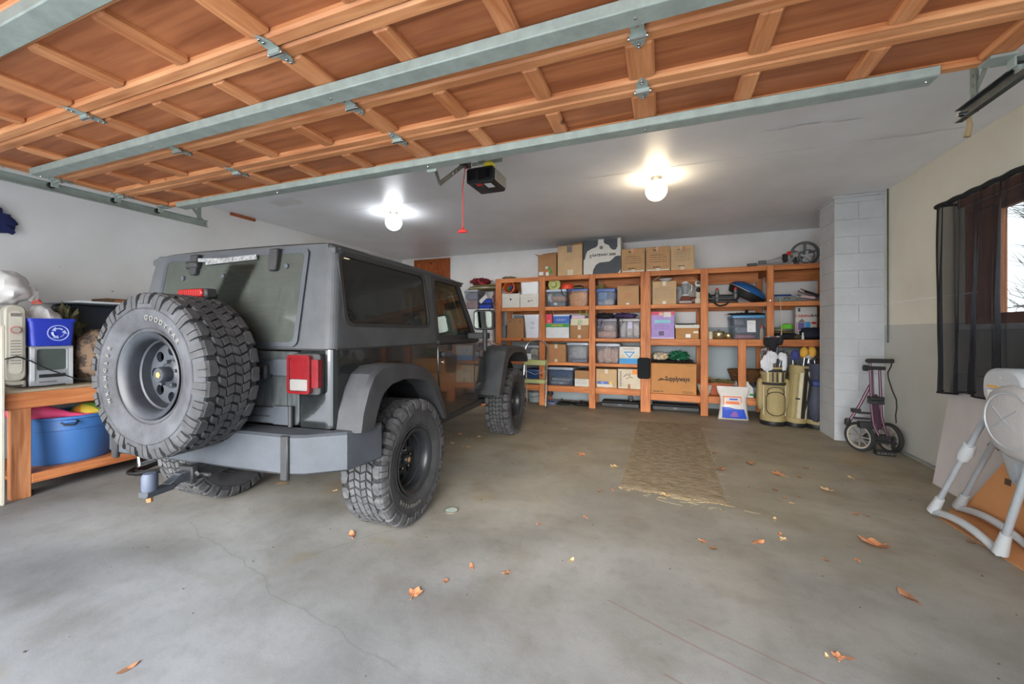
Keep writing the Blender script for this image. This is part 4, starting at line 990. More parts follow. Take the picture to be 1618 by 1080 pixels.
obj('roll_bar', rbars, M_int, parent=jp)
obj('interior_mirror', MB().box(-.10, 1.16, 1.62, .10, 1.19, 1.68), M_int, parent=jp, bevel=.01)
obj('speaker_bar', MB().box(-.60, .44, 1.66, .60, .56, 1.72), M_int, parent=jp, bevel=.02)
obj('air_freshener', MB().box(.70, .60, 1.28, .705, .68, 1.62), M_white, parent=jp) if False else None
# roof antenna
obj('antenna', MB().cyl((.62, 1.62, 1.19), (.62, 1.60, 1.32), .004), M_white, parent=jp)
# ================================================================== SHELVES ON THE BACK WALL
PY = 6.76
MSX = wood('shelf_wood_long', (178, 102, 54), (222, 146, 86), 0)
MSZ = wood('shelf_wood_post', (174, 100, 54), (218, 142, 86), 2)
MSY = wood('shelf_wood_deep', (150, 84, 50), (184, 112, 70), 1)
sh = thing('storage_shelves', 'long orange timber storage shelves against the back wall', 'shelves', (0, 0, 0))
zz = lambda u, v: at_y(u, v, PY)[1]
T1 = zz(931, 433) - .002
LZ = [zz(931, 482.8), zz(931, 534.2), zz(931, 573.4), zz(931, 611.6)]
RZ = [zz(1030, 480.8), zz(1030, 535), zz(1030, 621.2)]
posts = [(-2.88, -2.765), (-2.045, -1.94), (-1.173, -1.067), (-.345, -.19), (.534, .639), (1.411, 1.498), (2.24, 2.33)]
for k, (a, b) in enumerate(posts):
    obj('post', MB().box(a, PY, 0, b, PY+.045, T1), MSZ, parent=sh, bevel=.004, smooth=0)
    obj('post', MB().box(a-.02, 7.38, 0, a+.07, 7.42, T1), MSZ, parent=sh, bevel=.004, smooth=0)
    obj('cross_rail', MB().box(a+.01, PY+.046, T1-.12, a+.05, 7.379, T1-.03), MSY, parent=sh, smooth=0)
obj('post', MB().box(1.035, PY-.04, 0, 1.14, PY-.001, RZ[1]-.001), MSZ, parent=sh, bevel=.004, smooth=0)
def board(x0, x1, z, h, n=4):
    obj('rail', MB().box(x0+.001, PY+.004, z-h, x1-.001, PY+.042, z), MSX, parent=sh, bevel=.004, smooth=0)
    obj('rail', MB().box(x0+.001, 7.34, z-h-.03, x1-.001, 7.379, z-.016), MSX, parent=sh, bevel=.004, smooth=0)
    for i in range(n):
        y0 = PY+.043 + i*(7.34-PY-.045)/n
        obj('shelf_board', MB().box(x0-.02, y0+.002, z-.018, x1+.02, y0+(7.34-PY-.045)/n-.002, z), MSX, parent=sh, smooth=0)
bays = [(posts[i][1], posts[i+1][0]) for i in range(6)]
for i, (a, b) in enumerate(bays):
    board(a, b, T1, .075)
    obj('top_back_rail', MB().box(a, 7.33, T1-.19, b, 7.34, T1-.10), MSX, parent=sh, smooth=0)
    zs = LZ if i < 3 else RZ
    for j, z in enumerate(zs):
        h = (.068 if j == 0 else .052 if i < 3 and j < 3 else .10)
        if i >= 3: h = (.065, .10, .105)[j]
        board(a, b, z, h)
obj('bolt', MB().lathe([(.014, 0), (.012, -.006), (0, -.008)], 10, 'y', c=(1.455, PY, RZ[0]+.02)), M_steel, parent=sh)

# ------------------------------------------------------------------ container builders (local: x across, y into the shelf, z up)
def carton(u0, u1, vt, z0, label, m=None, y=6.80, dep=.42, flaps=0, tape=True, group=None, rz=0, sag=0, z1=None, name='cardboard_box'):
    x0, zt = at_y(u0, vt, y); x1, _ = at_y(u1, vt, y)
    if z1: zt = z1
    w, h = x1-x0, zt-z0; m = m or M_card
    t = thing(name, label, 'box', ((x0+x1)/2, y, z0), rz, group)
    obj('body', MB().box(-w/2, 0, 0, w/2, dep, h-.002), m, parent=t, bevel=.004, smooth=0)
    obj('top_flap', MB().box(-w/2, 0, h-.002, w/2, dep/2-.002, h+.002), m, parent=t, smooth=0)
    obj('top_flap', MB().box(-w/2, dep/2+.002, h-.002, w/2, dep, h+.002), m, parent=t, smooth=0)
    if tape:
        obj('tape', MB().box(-.025, -.002, h-.07, .025, 0, h+.001), M_tape, parent=t, smooth=0); obj('tape', MB().box(-.025, -.002, .002, .025, 0, .05), M_tape, parent=t, smooth=0)
    if flaps:
        obj('raised_flap', MB().add([(-w/2, 0, h), (w/2, 0, h), (w/2, -.02, h+flaps), (-w/2, -.02, h+flaps*.7), (-w/2, .004, h), (w/2, .004, h), (w/2, -.016, h+flaps), (-w/2, -.016, h+flaps*.7)], [(0,1,2,3),(4,5,6,7),(0,1,5,4),(1,2,6,5),(2,3,7,6),(3,0,4,7)]), m, parent=t, smooth=0)
    t['w'] = w; t['h'] = h
    return t, w, h
def patch(t, x0, z0, x1, z1, m, name='label', y=-.003):
    return obj(name, MB().box(x0, y, z0, x1, y+.002, z1), m, parent=t, smooth=0)
def lines(t, x0, x1, zs, m, th=.006, name='printed_line', jit=.0):
    for k, z in enumerate(zs):
        n = 5; a = x0
        rnd = random.Random(k*7+int(x0*100)); q = MB()
        while a < x1 - .01:
            L = rnd.uniform(.02, .06); q.box(a, -.003, z, min(a+L, x1 - rnd.uniform(0, .03)), -.001, z+th); a += L + .008
        obj(name, q, m, parent=t, smooth=0, kind='stuff')
def tub(u0, u1, vt, z0, label, wall, lid=None, a=.45, y=6.81, dep=.40, content=None, group=None, name='storage_bin', lidh=.03, taper=.88, cols=None, z1=None, opaque=False, cat='storage bin'):
    x0, zt = at_y(u0, vt, y); x1, _ = at_y(u1, vt, y)
    if z1: zt = z1
    w, h = x1-x0, zt-z0
    t = thing(name, label, cat, ((x0+x1)/2, y, z0), 0, group)
    mw = mat('bin_%d_%d_%d' % wall, wall, .35, var=.04) if opaque else cloudy('clear_bin_%d_%d_%d' % wall, wall, a)
    hb = h - (lidh if lid else 0)
    m = MB(); k = taper; n = 4
    def ring(s, z, ins): 
        r = rrect(-w/2*s+ins, (1-s)*dep/2+ins, w/2*s-ins, dep-(1-s)*dep/2-ins, .03, n); return [(p, q, z) for p, q in r]
    m.loft([ring(k, 0, 0), ring(k+(1-k)*.9, hb*.92, 0), ring(k+(1-k)*.92, hb*.92, -.006), ring(1, hb, -.006+.006), ring(1, hb, .005), ring(k+(1-k)*.9, hb*.9, .005), ring(k, .004, .005)])
    obj('tub', m, mw, parent=t, smooth=40)
    if lid:
        ml = mat('lid_%d_%d_%d' % lid, lid, .35, var=.04)
        q = MB(); q.loft([ring(1.0, hb-.008, -.004), ring(1.0, hb+lidh*.5, -.004), ring(.97, hb+lidh*.55, 0), ring(.96, hb+lidh, 0)])
        obj('lid', q, ml, parent=t, smooth=40)
    obj('rim', MB().loft([ring(1, hb-.014, -.004), ring(1, hb-.006, -.004)]), mw, parent=t) if not lid else None
    if content and not opaque:
        for i, (fx0, fx1, fz0, fz1, c) in enumerate(content):
            mc = mat('stuff_%d_%d_%d' % c, c, .85, var=.25, scale=14)
            q = MB(); cx = (fx0+fx1)/2*w*k - w*k/2; rx = (fx1-fx0)*w*k/2*.96
            q.blob((cx, dep*.45, (fz0+fz1)/2*hb), (rx, dep*.38, (fz1-fz0)*hb/2*.96), amp=.09, freq=4, seed=i+w*10, power=.5, seg=18, rings=10)
            obj('contents', q, mc, parent=t, kind='stuff')
    return t, w, h
def soft(name, label, cat, c, r, m, amp=.15, freq=3, seed=1, power=1, flat=0, group=None, rot=(0,0,0), seg=22, rings=14, extra=None):
    """single lumpy soft thing standing with its base at c"""
    q = MB().blob((0, 0, r[2]), r, amp=amp, freq=freq, seed=seed, power=power, flat_bottom=0, seg=seg, rings=rings)
    o = obj(name, q, m, loc=c, rot=rot, label=label, cat=cat, group=group, smooth=60)
    return o
def atx(u, y): return at_y(u, 500, y)[0]
def atz(u, v, y): return at_y(u, v, y)[1]

# ------------------------------------------------------------------ on top of the shelves
TOP = T1 + .001
t, w, h = carton(850, 879, 403, TOP, 'open cardboard box with produce picture, leftmost on the shelf top', M_card3, dep=.3, tape=False)
for s, dx in ((-1, -.05), ):
    obj('side_flap', MB().add([(-w/2, 0, h), (-w/2, .3, h), (-w/2-.07, .3, h+.02), (-w/2-.07, 0, h+.03)], [(0,1,2,3)]), M_card3, parent=t, smooth=0)
obj('back_flap', MB().bar((-w/2, .3, h+.03), (w/2, .3, h+.05), .004, .09), M_card3, parent=t)
patch(t, -w/2+.02, .03, -w/2+.10, .09, M_white); patch(t, -.02, .02, .03, .08, M_white, 'printed_patch'); patch(t, .03, .06, .09, .12, M_green, 'printed_leaf'); patch(t, .0, .12, .06, .17, M_green, 'printed_leaf')
patch(t, -.01, .09, .05, .12, mat('printed_orange', (210, 120, 60), .7), 'printed_fruit', -.0035); patch(t, -.03, .14, .02, .18, M_offwhite, 'printed_patch', -.0035)
t, w, h = carton(881, 920, 389, TOP, 'tall plain cardboard box with torn silver tape, beside the cow-patterned box', M_card2, dep=.4)
patch(t, -.05, h-.12, .04, h-.01, M_grayink, 'torn_tape'); patch(t, -.04, .01, .06, .10, M_tape, 'torn_tape')
obj('loose_flap', MB().bar((.02, .1, h+.02), (.2, .1, h+.035), .004, .05), M_card3, parent=t)
t, w, h = carton(922, 981, 380, TOP, 'large white box with dark cow-like blotches on the shelf top', M_offwhite, dep=.45, tape=False)
M_blot = mat('dark_blotch', (76, 80, 86), .8)
def blotch(pts):
    q = MB().prism([(-w/2 + a*w, b*h) for a, b in pts], lambda a, b, d: (a, -.003+d, b), 0, .002); obj('printed_blotch', q, M_blot, parent=t, smooth=0)
blotch([(0, .94), (0, .42), (.04, .45), (.07, .60), (.11, .68), (.22, .74), (.34, .78), (.39, .84), (.40, .995), (.0, .995)])
blotch([(.55, .995), (.55, .90), (.60, .85), (.68, .82), (.73, .72), (.80, .67), (.87, .68), (.91, .76), (.91, .995)])
blotch([(.25, .005), (.27, .14), (.34, .27), (.43, .33), (.58, .34), (.70, .35), (.78, .41), (.85, .48), (.93, .50), (.998, .49), (.998, .12), (.94, .03), (.92, .005)])
lettering('printed_name', 'GATEWAY 2000', .055, M_darkink, t, (.03, -.002, h*.545), (PI/2, 0, 0), sx=1.0, bold=.002)
obj('printed_mark', MB().plate([(-w*.33, h*.48), (-w*.28, h*.48), (-w*.28, h*.56), (-w*.33, h*.56)], [(-w*.32, h*.50), (-w*.29, h*.50), (-w*.29, h*.54), (-w*.32, h*.54)], lambda a, b, d: (a, -.003+d, b), .002), M_darkink, parent=t, smooth=0)
obj('printed_mark', MB().lathe([(.03, -.002), (.024, -.0025), (.024, -.001)], 16, 'y', c=(-.01, 0, h*.76)), M_grayink, parent=t, smooth=0)
for i, (u0, u1, vt, lab, mm) in enumerate(((982, 1019, 394, 'cardboard box with dark printed lines, right of the cow-patterned box', M_card), (1021, 1059, 391, 'middle one of three printed cardboard boxes on the shelf top', M_card), (1060, 1097, 389.5, 'rightmost printed cardboard box on the shelf top, with paler grey print', M_card2))):
    t, w, h = carton(u0, u1, vt, TOP, lab, mm, dep=.36)
    ink = M_ink if i < 2 else M_grayink
    lines(t, -w*.28, w*.38, [h*(.38 + .09*k) for k in range(4 if i < 2 else 6)], ink, .007)
    for k in range(4 if i < 2 else 6): patch(t, -w*.34, h*(.38+.09*k), -w*.31, h*(.38+.09*k)+.008, ink, 'printed_bullet')
    lines(t, -w*.2, w*.14, [h*.15], ink, .016); lines(t, -w*.2, -w*.05, [h*.84], ink, .018)
    if i < 2: patch(t, -w*.46, .012, w*.46, .03, M_offwhite, 'white_tape')
    patch(t, -.01, h-.08, .04, h-.002, mat('brown_tape', (190, 128, 88), .4), 'brown_tape')
# silver trolley lying on top, right
M_alu = mat('aluminium_tube', (186, 190, 192), .35, metal=.35)
M_dgrey = mat('dark_grey_plastic', (98, 102, 104), .5)
gx0 = atx(1184, 6.95); gx1 = atx(1292, 6.95)
t = thing('folded_trolley', 'folded silver-framed golf trolley lying on top of the shelves at right', 'trolley', (gx0, 6.95, TOP))
L = gx1-gx0
obj('shaft', MB().tube([(0, 0, .045), (L*.55, .0, .08), (L*.78, .02, .14)], .014).tube([(.05, .05, .035), (L*.6, .05, .05), (L*.8, .04, .10)], .012).tube([(L*.2, .02, .075), (L*.75, .02, .20)], .012), M_alu, parent=t)
obj('hand_grip', MB().cyl((-.03, 0, .042), (.10, 0, .048), .022).box(.12, -.02, .05, .22, .03, .10), M_dgrey, parent=t, bevel=.005)
obj('folding_joint', MB().box(L*.50, -.03, .06, L*.57, .05, .18).box(L*.66, -.04, .05, L*.70, .06, .12), M_black, parent=t, bevel=.01)
obj('red_knob', MB().lathe([(.03, -.05), (.028, -.02), (0, -.02)], 12, 'y', c=(L*.58, .0, .18)), M_red, parent=t)
for (cx, cy, cz, r) in ((L*.86, .13, .185, .185), (L*.84, -.02, .125, .10)):
    wh = obj('wheel', MB().lathe([(r, -.02), (r, .02), (r*.85, .022), (r*.82, .01), (r*.82, -.01), (r*.85, -.022)], 28, 'y', c=(cx, cy, cz), closed=True), M_dgrey, parent=t)
    q = MB()
    for k in range(5):
        a = 2*PI*k/5+.3; q.bar((cx, cy, cz), (cx+r*.84*math.cos(a), cy, cz+r*.84*math.sin(a)), .03, .03)
    obj('spokes', q.cyl((cx, cy-.03, cz), (cx, cy+.03, cz), .03), M_alu if r < .15 else M_dgrey, parent=wh)
q = soft('folded_sacking', 'low grey-brown heap on the shelf top, left end above the orange pot', 'cloth', (atx(805, 6.95), 6.95, TOP), (.13, .15, .03), mat('sacking', (140, 130, 112), .95, var=.2, scale=20), .2, seed=4)

# ------------------------------------------------------------------ bay one (left), upper row
A1, A2, A3, A4 = LZ[0]+.001, LZ[1]+.001, LZ[2]+.001, LZ[3]+.001
FB = 'white file boxes on the upper left shelf'
t, w, h = carton(793, 821, 464.5, A1, 'white lidded file box with printed top line, under the orange pot', M_offwhite, dep=.30, tape=False, name='file_box')
zf = h
lettering('printed_word', 'K PAPERS', .05, M_darkink, t, (0, -.003, h*.86)); obj('hand_hole', MB().lathe([(.018, -.001), (.016, -.0015), (0, -.002)], 12, 'y', c=(0, 0, h*.6)), M_darkink, parent=t)
obj('lid', MB().box(-w/2-.004, -.006, h*.70, w/2+.004, .304, h+.004), M_offwhite, parent=t, bevel=.004, smooth=0)
t, w, h = carton(822, 851, 465, A1, 'white lidded file box under the plain white tub', M_offwhite, tape=False, name='file_box')
obj('lid', MB().box(-w/2-.003, -.006, h*.70, w/2+.003, .424, h+.004), M_offwhite, parent=t, bevel=.004, smooth=0)
patch(t, -.03, h*.4, .01, h*.52, M_grayink, 'printed_mark'); patch(t, .02, h*.48, .07, h*.54, M_grayink, 'printed_mark', -.0035)
zt2 = A1 + h + .006
tub(822, 851, 443, zt2, 'plain white plastic tub standing on a file box', (222, 226, 230), opaque=True, taper=.93, dep=.3)
# orange pot lying on its side, mouth to the room, toys inside
cx, cz = atx(804.5, 6.80), A1 + zf + .009
r = .105
t = thing('orange_pot', 'orange plastic pot lying on its side on a file box, toys inside', 'pot', (cx, 6.80, cz))
M_or = mat('orange_plastic', (214, 104, 48), .5)
obj('pot', MB().lathe([(r*.7, .22), (r, .0), (r*1.04, .0), (r*1.04, -.02), (r*.94, -.02), (r*.9, .01), (r*.62, .2), (0, .2)], 28, 'y', c=(0, 0, r*1.04), cap=True), M_or, parent=t)
for k, (dx, dz, c) in enumerate(((-.02, .0, (60, 120, 60)), (.03, .02, (40, 60, 130)), (.0, -.04, (60, 62, 66)), (.02, .05, (130, 60, 50)))):
    obj('toy', MB().blob((dx, .04, r+dz-.01), (.035, .04, .03), seg=10, rings=6, seed=k), mat('toy_%d' % k, c, .5), parent=t)
soft('dark_red_cloth', 'dark red bundled cloth behind the orange pot', 'cloth', (atx(814, 7.2), 7.22, A1+.001), (.06, .08, .2), mat('dark_red_fabric', (110, 40, 36), .9), seed=3)
# middle row
t, w, h = carton(801, 827, 503, A2, 'plain cardboard box with two small holes, left of the white bucket-shaped tub', M_card3, tape=False)
for s in (-.3, .3): patch(t, w*s-.008, h*.8, w*s+.008, h*.88, M_darkink, 'hole')
t, w, h = tub(827.5, 852, 497, A2, 'tall white tub with small dark print on its front', (216, 220, 232), opaque=True, taper=.84, lid=(224, 226, 232), lidh=.02, dep=.36)
lettering('printed_mark', '*=', .07, M_grayink, t, (.02, -.001, h*.62)); lettering('printed_line', 'HEFTY', .03, M_grayink, t, (.02, .005, h*.42))
t, w, h = carton(812, 826, 498.5, A2, 'grey-blue flat case behind the holed cardboard box', mat('grey_blue_case', (120, 132, 140), .5), y=7.24, dep=.09, tape=False, name='storage_case')
t, w, h = carton(793, 799, 514, A2, 'narrow grey-blue binder at the far left of the middle shelf', mat('grey_blue_case', (120, 132, 140), .5), y=6.84, dep=.25, tape=False, name='binder')
# lower rows
t, w, h = tub(820, 852, 545, A3, 'clear bin showing a white and blue packet, behind the stepladder top', (170, 178, 186), lid=(150, 158, 166), a=.25, content=((0, .5, 0, .6, (90, 110, 140)), (.5, 1, .3, .9, (190, 178, 150)), (.3, .8, .0, .3, (200, 200, 196))))
patch(t, -.06, .03, .04, .14, M_white); lettering('printed_mark', 'C', .07, M_blue, t, (-.02, -.006, .10))
soft('blue_tarpaulin', 'folded dark blue and grey bundle left of the packet bin', 'bundle', (atx(806, 6.95), 6.95, A3), (.10, .12, .07), mat('navy_tarpaulin', (52, 74, 92), .6, var=.3), .25, 5, 9)
tub(829, 853, 583, A4, 'blue lidded bin on the lowest shelf behind the stepladder', (58, 86, 140), lid=(60, 84, 130), a=.8)
tub(796, 826, 585, A4, 'grey bin on the lowest shelf behind the front wheel', (130, 136, 142), lid=(90, 96, 104), a=.8)

# ------------------------------------------------------------------ bay two
G_B = None
t, w, h = tub(862, 895, 457.5, A1, 'clear bin with orange and white things inside, below the straw hat', (176, 186, 198), lid=(176, 190, 206), a=.25, content=((0, .25, .3, .9, (230, 230, 230)), (.2, 1, .35, .7, (214, 150, 110)), (.1, 1, 0, .3, (120, 120, 130)), (.3, .6, .05, .3, (230, 230, 232))))
zB1 = A1 + h
t, w, h = tub(897, 929.5, 456.5, A1, 'blue-lidded bin full of orange-tan things, under the black cap', (206, 168, 140), lid=(62, 92, 156), a=.45, content=((0, 1, 0, .95, (222, 168, 122)),))
zB2 = A1 + h
x = atx(876, 6.84)
t = thing('straw_hat', 'pale green-yellow straw hat propped on a clear bin', 'hat', (x, 6.82, zB1+.0))
M_straw = mat('yellow_green_straw', (176, 180, 112), .85, var=.12, scale=40)
obj('brim', MB().lathe([(.0, .0), (.045, .0), (.105, .014), (.108, .010), (.045, -.006), (0, -.006)], 30, 'y', c=(0, 0, .085)), M_straw, parent=t)
obj('crown', MB().lathe([(.055, .0), (.052, -.03), (.04, -.05), (0, -.055)], 24, 'y', c=(0, 0, .085)), M_straw, parent=t)
t = thing('orange_helmet', 'bright orange-red helmet on the bin, beside the straw hat', 'helmet', (atx(896, 6.9), 6.92, zB1+.002))
obj('shell', MB().lathe([(.115, 0), (.115, .04), (.10, .08), (.06, .105), (0, .112)], 20), mat('orange_red_shell', (222, 78, 50), .5), parent=t)
for k in range(4): obj('vent', MB().bar((-.09+k*.045, -.108+abs(k-1.5)*.02, .05), (-.075+k*.04, -.085+abs(k-1.5)*.012, .088), .012, .006), mat('dark_red_vent', (150, 40, 30), .6), parent=t)
t = thing('black_brimmed_hat', 'black brimmed cap lying on the blue-lidded bin', 'cap', (atx(914, 6.9), 6.92, zB2+.001))
obj('crown', MB().lathe([(.09, 0), (.088, .03), (.07, .06), (0, .075)], 20), M_blackcloth, parent=t)
obj('visor', MB().prism([(-.10, 0), (-.06, -.10), (.0, -.13), (.06, -.10), (.10, 0)], lambda a, b, d: (a, b, d + .01 + b*.1), 0, .006), M_blackcloth, parent=t)
obj('gold_braid', MB().tube([(-.08, -.07, .02), (0, -.10, .02), (.08, -.07, .02)], .004), mat('gold_braid', (190, 150, 60), .4), parent=t)
q = MB().tube([(atx(887, 6.79), 6.79, zB1-.005), (atx(888, 6.79), 6.785, zB1-.09), (atx(894, 6.79), 6.785, zB1-.135), (atx(900, 6.79), 6.785, zB1-.09), (atx(902, 6.79), 6.79, zB2+.0)], .011, flat=.4)
obj('black_strap', q, M_blackcloth, label='black strap looping down between the two upper bins of the second bay', cat='strap')
# middle row of bay two
t, w, h = carton(862.5, 899, 511, A2, 'white flat box with green lid band, middle shelf', mat('white_box', (206, 208, 212), .7), tape=False, name='game_box')
patch(t, -w/2, h-.065, w/2, h-.002, M_green, 'green_band'); lettering('printed_word', 'FARMERS', .05, M_yellow, t, (-.0, -.004, h-.034)); zg = A2+h+.003
t, w, h = carton(874, 900, 497.5, zg, 'blue game box with white printing, on the green-banded box', mat('game_blue', (44, 96, 178), .5), tape=False, dep=.25, name='game_box')
patch(t, -w/2, h-.02, w/2, h, M_white, 'white_edge'); lettering('printed_word', 'C E O +', .05, M_white, t, (0, -.004, h*.4))
t, w, h = carton(862, 872.5, 496.5, zg, 'pink-red game box standing left of the blue one', mat('game_pink', (206, 66, 86), .6), tape=False, dep=.25, name='game_box', z1=None)
patch(t, -.02, .02, .02, .06, mat('print_rose', (230, 130, 140), .6), 'printed_patch')
t, w, h = carton(901, 930, 514, A2, 'short brown cardboard box under a cream carton, middle shelf', M_card3); zc = A2+h+.003
t, w, h = carton(901.5, 930, 503, zc, 'cream carton with a pale green drawing, on a brown box', mat('cream_carton', (212, 204, 176), .8), tape=False, dep=.3)
patch(t, -.03, h*.3, .05, h*.8, mat('green_drawing', (168, 184, 150), .8), 'drawing'); lines(t, -.03, .05, [h*.15], M_darkink, .008); zc2 = zc+h+.003
t, w, h = carton(903, 924, 498.5, zc2, 'flat pink and lilac game box, topmost of the middle shelf stack', mat('lilac', (206, 178, 200), .7), tape=False, dep=.25, name='game_box')
zc3 = zc2+h+.003
o = obj('green_ring_toy', MB().lathe([(.055+.012*math.cos(a), .012*math.sin(a)) for a in [2*PI*k/8 for k in range(8)]], 24, 'y', closed=True), mat('lime_rubber', (150, 160, 50), .5), loc=(atx(921, 6.88), 6.92, zc3+.068), label='lime green toy ring standing behind the lilac box top', cat='toy ring')
soft('grey_soft_bag', 'grey fabric pouch lying behind the game boxes of the middle shelf', 'pouch', (atx(906, 7.26), 7.27, A2+.001), (.07, .05, .17), mat('grey_fabric', (104, 108, 118), .9), .2, seed=8)
soft('black_ball_bag', 'black bag with white ball on the blue game box', 'bag', (atx(882, 7.27), 7.28, A2+.001), (.13, .045, .17), M_blackcloth, .2, seed=9)
o = obj('white_ball', MB().lathe([(.026*math.sin(PI*k/8), .026-.026*math.cos(PI*k/8)) for k in range(9)], 14, cap=False), M_white, loc=(atx(878, 6.9), 6.92, zg+.002 + .075), label='small white ball on top of the blue game box', cat='ball')
# lower rows of bay two
t, w, h = carton(863.5, 894, 543.5, A3, 'brown cardboard box with faint reddish print, third shelf', M_card3)
lines(t, -w*.25, w*.25, [h*(.3+.1*k) for k in range(5)], mat('faint_red_ink', (170, 104, 78), .8), .01)
tub(895, 930, 541, A3, 'clear grey-lidded bin with folded white linen, third shelf', (176, 184, 196), lid=(168, 178, 190), a=.3, content=((.05, .95, .15, .95, (196, 188, 186)), (.1, .9, 0, .15, (90, 100, 120))), taper=.9)
t, w, h = tub(865, 906, 579.5, A4, 'clear bin with blue stuff over white papers, lowest shelf', (120, 134, 156), lid=(150, 160, 172), a=.3, dep=.42, content=((0, 1, .48, .98, (60, 82, 130)), (.05, .95, .26, .44, (216, 216, 212)), (.02, .8, .03, .24, (210, 208, 206))), taper=.92)
t, w, h = carton(908, 931, 598, A4, 'white carton with faint grid print under a brown box', M_offwhite, tape=False, dep=.35)
lines(t, -w*.4, w*.4, [h*(.35+.15*k) for k in range(4)], M_grayink, .004)
t, w, h = carton(908, 931, 585, A4+h+.003, 'small brown carton on a white one, lowest shelf', M_card3, dep=.35, tape=False)
soft('dark_fabric_roll', 'dark folded fabric on top of the small brown carton', 'fabric', (atx(921, 6.95), 6.98, A4+h+.003+w*0+ (atz(908, 585, 6.80)-A4-h-.003) + .003), (.09, .1, .014), M_blackcloth, .1, seed=2)

# ------------------------------------------------------------------ bay three
t, w, h = tub(941, 973, 456.5, A1, 'blue-lidded bin with blue and tan bags, beside a plain box', (150, 172, 204), lid=(56, 96, 170), a=.25, content=((0, .6, .3, .98, (130, 160, 200)), (.3, 1, 0, .5, (206, 190, 168)), (0, .4, 0, .35, (196, 200, 210))))
zC = A1+h+.001
t = thing('bucket_hat', 'olive-brown bucket hat on the blue-lidded bin', 'hat', (atx(950, 6.9), 6.93, zC))
M_olive = mat('olive_cloth', (112, 98, 58), .9, var=.25, scale=30)
obj('crown', MB().lathe([(.075, 0), (.07, .06), (.06, .09), (0, .10)], 20), M_olive, parent=t)
obj('brim', MB().lathe([(.115, -.0), (.075, .018), (.075, .024), (.116, .006)], 24, closed=True), M_olive, parent=t)
t, w, h = carton(975.5, 1009.5, 452, A1, 'plain square cardboard box with curled top flap, upper shelf of third bay', M_card, flaps=.0, tape=False)
lines(t, -w*.2, w*.25, [h*(.35+.08*k) for k in range(4)], mat('faint_red_ink', (170, 104, 78), .8), .006)
obj('curled_flap', MB().tube([(-.05, .02, h+.01), (.05, .01, h+.02), (.14, .02, h+.012)], [.004, .01, .004], flat=.4), M_darkink, parent=t)
patch(t, -.03, .01, .02, .03, M_white, 'sticker')
t, w, h = tub(941, 976, 503.5, A2, 'clear bin with peach papers, left one under the black bag', (168, 164, 172), lid=(104, 96, 124), a=.28, content=((0, 1, 0, .45, (226, 180, 158)), (.3, .9, .4, .8, (214, 196, 186)), (0, .4, .5, .9, (110, 120, 150))), taper=.92)
zD = A2+h+.001
t, w, h = tub(978, 1012, 503.5, A2, 'clear bin with pale packets, right one under the purple cloth', (196, 196, 200), lid=(150, 146, 150), a=.25, content=((0, .33, .05, .95, (200, 196, 196)), (.34, .66, .05, .95, (214, 200, 196)), (.67, 1, .05, .9, (208, 196, 190))), taper=.94)
patch(t, -.03, h*.5, .04, h*.85, mat('lilac_label', (190, 186, 214), .6))
soft('black_bag', 'slumped black cloth bag on the peach-paper bin', 'bag', (atx(956, 6.93), 6.95, zD), (.15, .13, .05), M_blackcloth, .25, 4, 5)
soft('purple_cloth', 'crumpled purple and black cloth on the pale packet bin', 'cloth', (atx(988, 6.92), 6.94, zD+.002), (.17, .12, .045), mat('purple_cloth', (48, 38, 62), .9, rgb2=(84, 62, 110), scale=14), .3, 5, 6)
q = MB().tube([(atx(944, 6.80), 6.805, zD), (atx(943, 6.80), 6.795, zD-.09), (atx(949, 6.80), 6.795, zD-.13), (atx(951, 6.80), 6.80, zD-.02)], .010, flat=.4)
obj('black_strap', q, M_blackcloth, label='black strap hanging down the front of the peach-paper bin', cat='strap')
q = MB().tube([(atx(975, 6.79), 6.80, zD), (atx(975, 6.79), 6.79, zD-.10), (atx(980, 6.79), 6.79, zD-.14), (atx(984, 6.79), 6.79, zD-.08), (atx(983, 6.79), 6.80, zD)], .010, flat=.4)
obj('black_strap', q, M_blackcloth, label='black strap looping between the two bins under the purple cloth', cat='strap')
tub(941, 980, 542.5, A3, 'clear bin of pinkish papers behind streaky plastic, third shelf', (184, 184, 190), lid=(170, 176, 188), a=.3, content=((0, .3, 0, .8, (214, 176, 160)), (.25, .7, 0, .9, (222, 184, 164)), (.65, 1, 0, .85, (216, 170, 150))), taper=.86)
t, w, h = carton(978.5, 1011, 547.5, A3, 'white carton with blue triangle emblem and blue lower band', M_offwhite, tape=False)
Mlb = mat('sky_blue_print', (70, 150, 206), .7)
patch(t, -w/2, .005, w/2, h*.33, Mlb, 'blue_band')
obj('blue_triangle', MB().plate([(-w*.28, h*.72), (w*.28, h*.72), (0, h*.34)], [(-w*.17, h*.66), (w*.17, h*.66), (0, h*.43)], lambda a, b, d: (a, -.004+d, b), .002), Mlb, parent=t, smooth=0)
for s in (1, -1): obj('printed_hill', MB().prism([(s*w*.47, h*.34), (s*w*.12, h*.34), (s*w*.30, h*.56), (s*w*.47, h*.46)], lambda a, b, d: (a, -.0035+d, b), 0, .001), mat('print_beige', (206, 190, 160), .8), parent=t, smooth=0)
lines(t, -w*.3, w*.3, [h*.86], M_grayink, .008)
t, w, h = carton(942, 974.5, 582.5, A4, 'tan carton with a blue and yellow sticker, lowest shelf', M_card2)
patch(t, -w*.45, h*.20, w*.12, h*.34, M_blue, 'blue_sticker'); patch(t, w*.14, h*.20, w*.28, h*.33, M_yellow, 'yellow_sticker'); patch(t, -w*.45, h*.05, w*.30, h*.19, M_offwhite, 'white_sticker')
lettering('printed_word', 'BIO', .03, M_white, t, (-.06, -.004, h*.27))
t, w, h = carton(976.5, 1012, 582.5, A4, 'pale carton with orange corner sticker and grey drawings, lowest shelf', mat('pale_print_carton', (204, 192, 170), .85), tape=False)
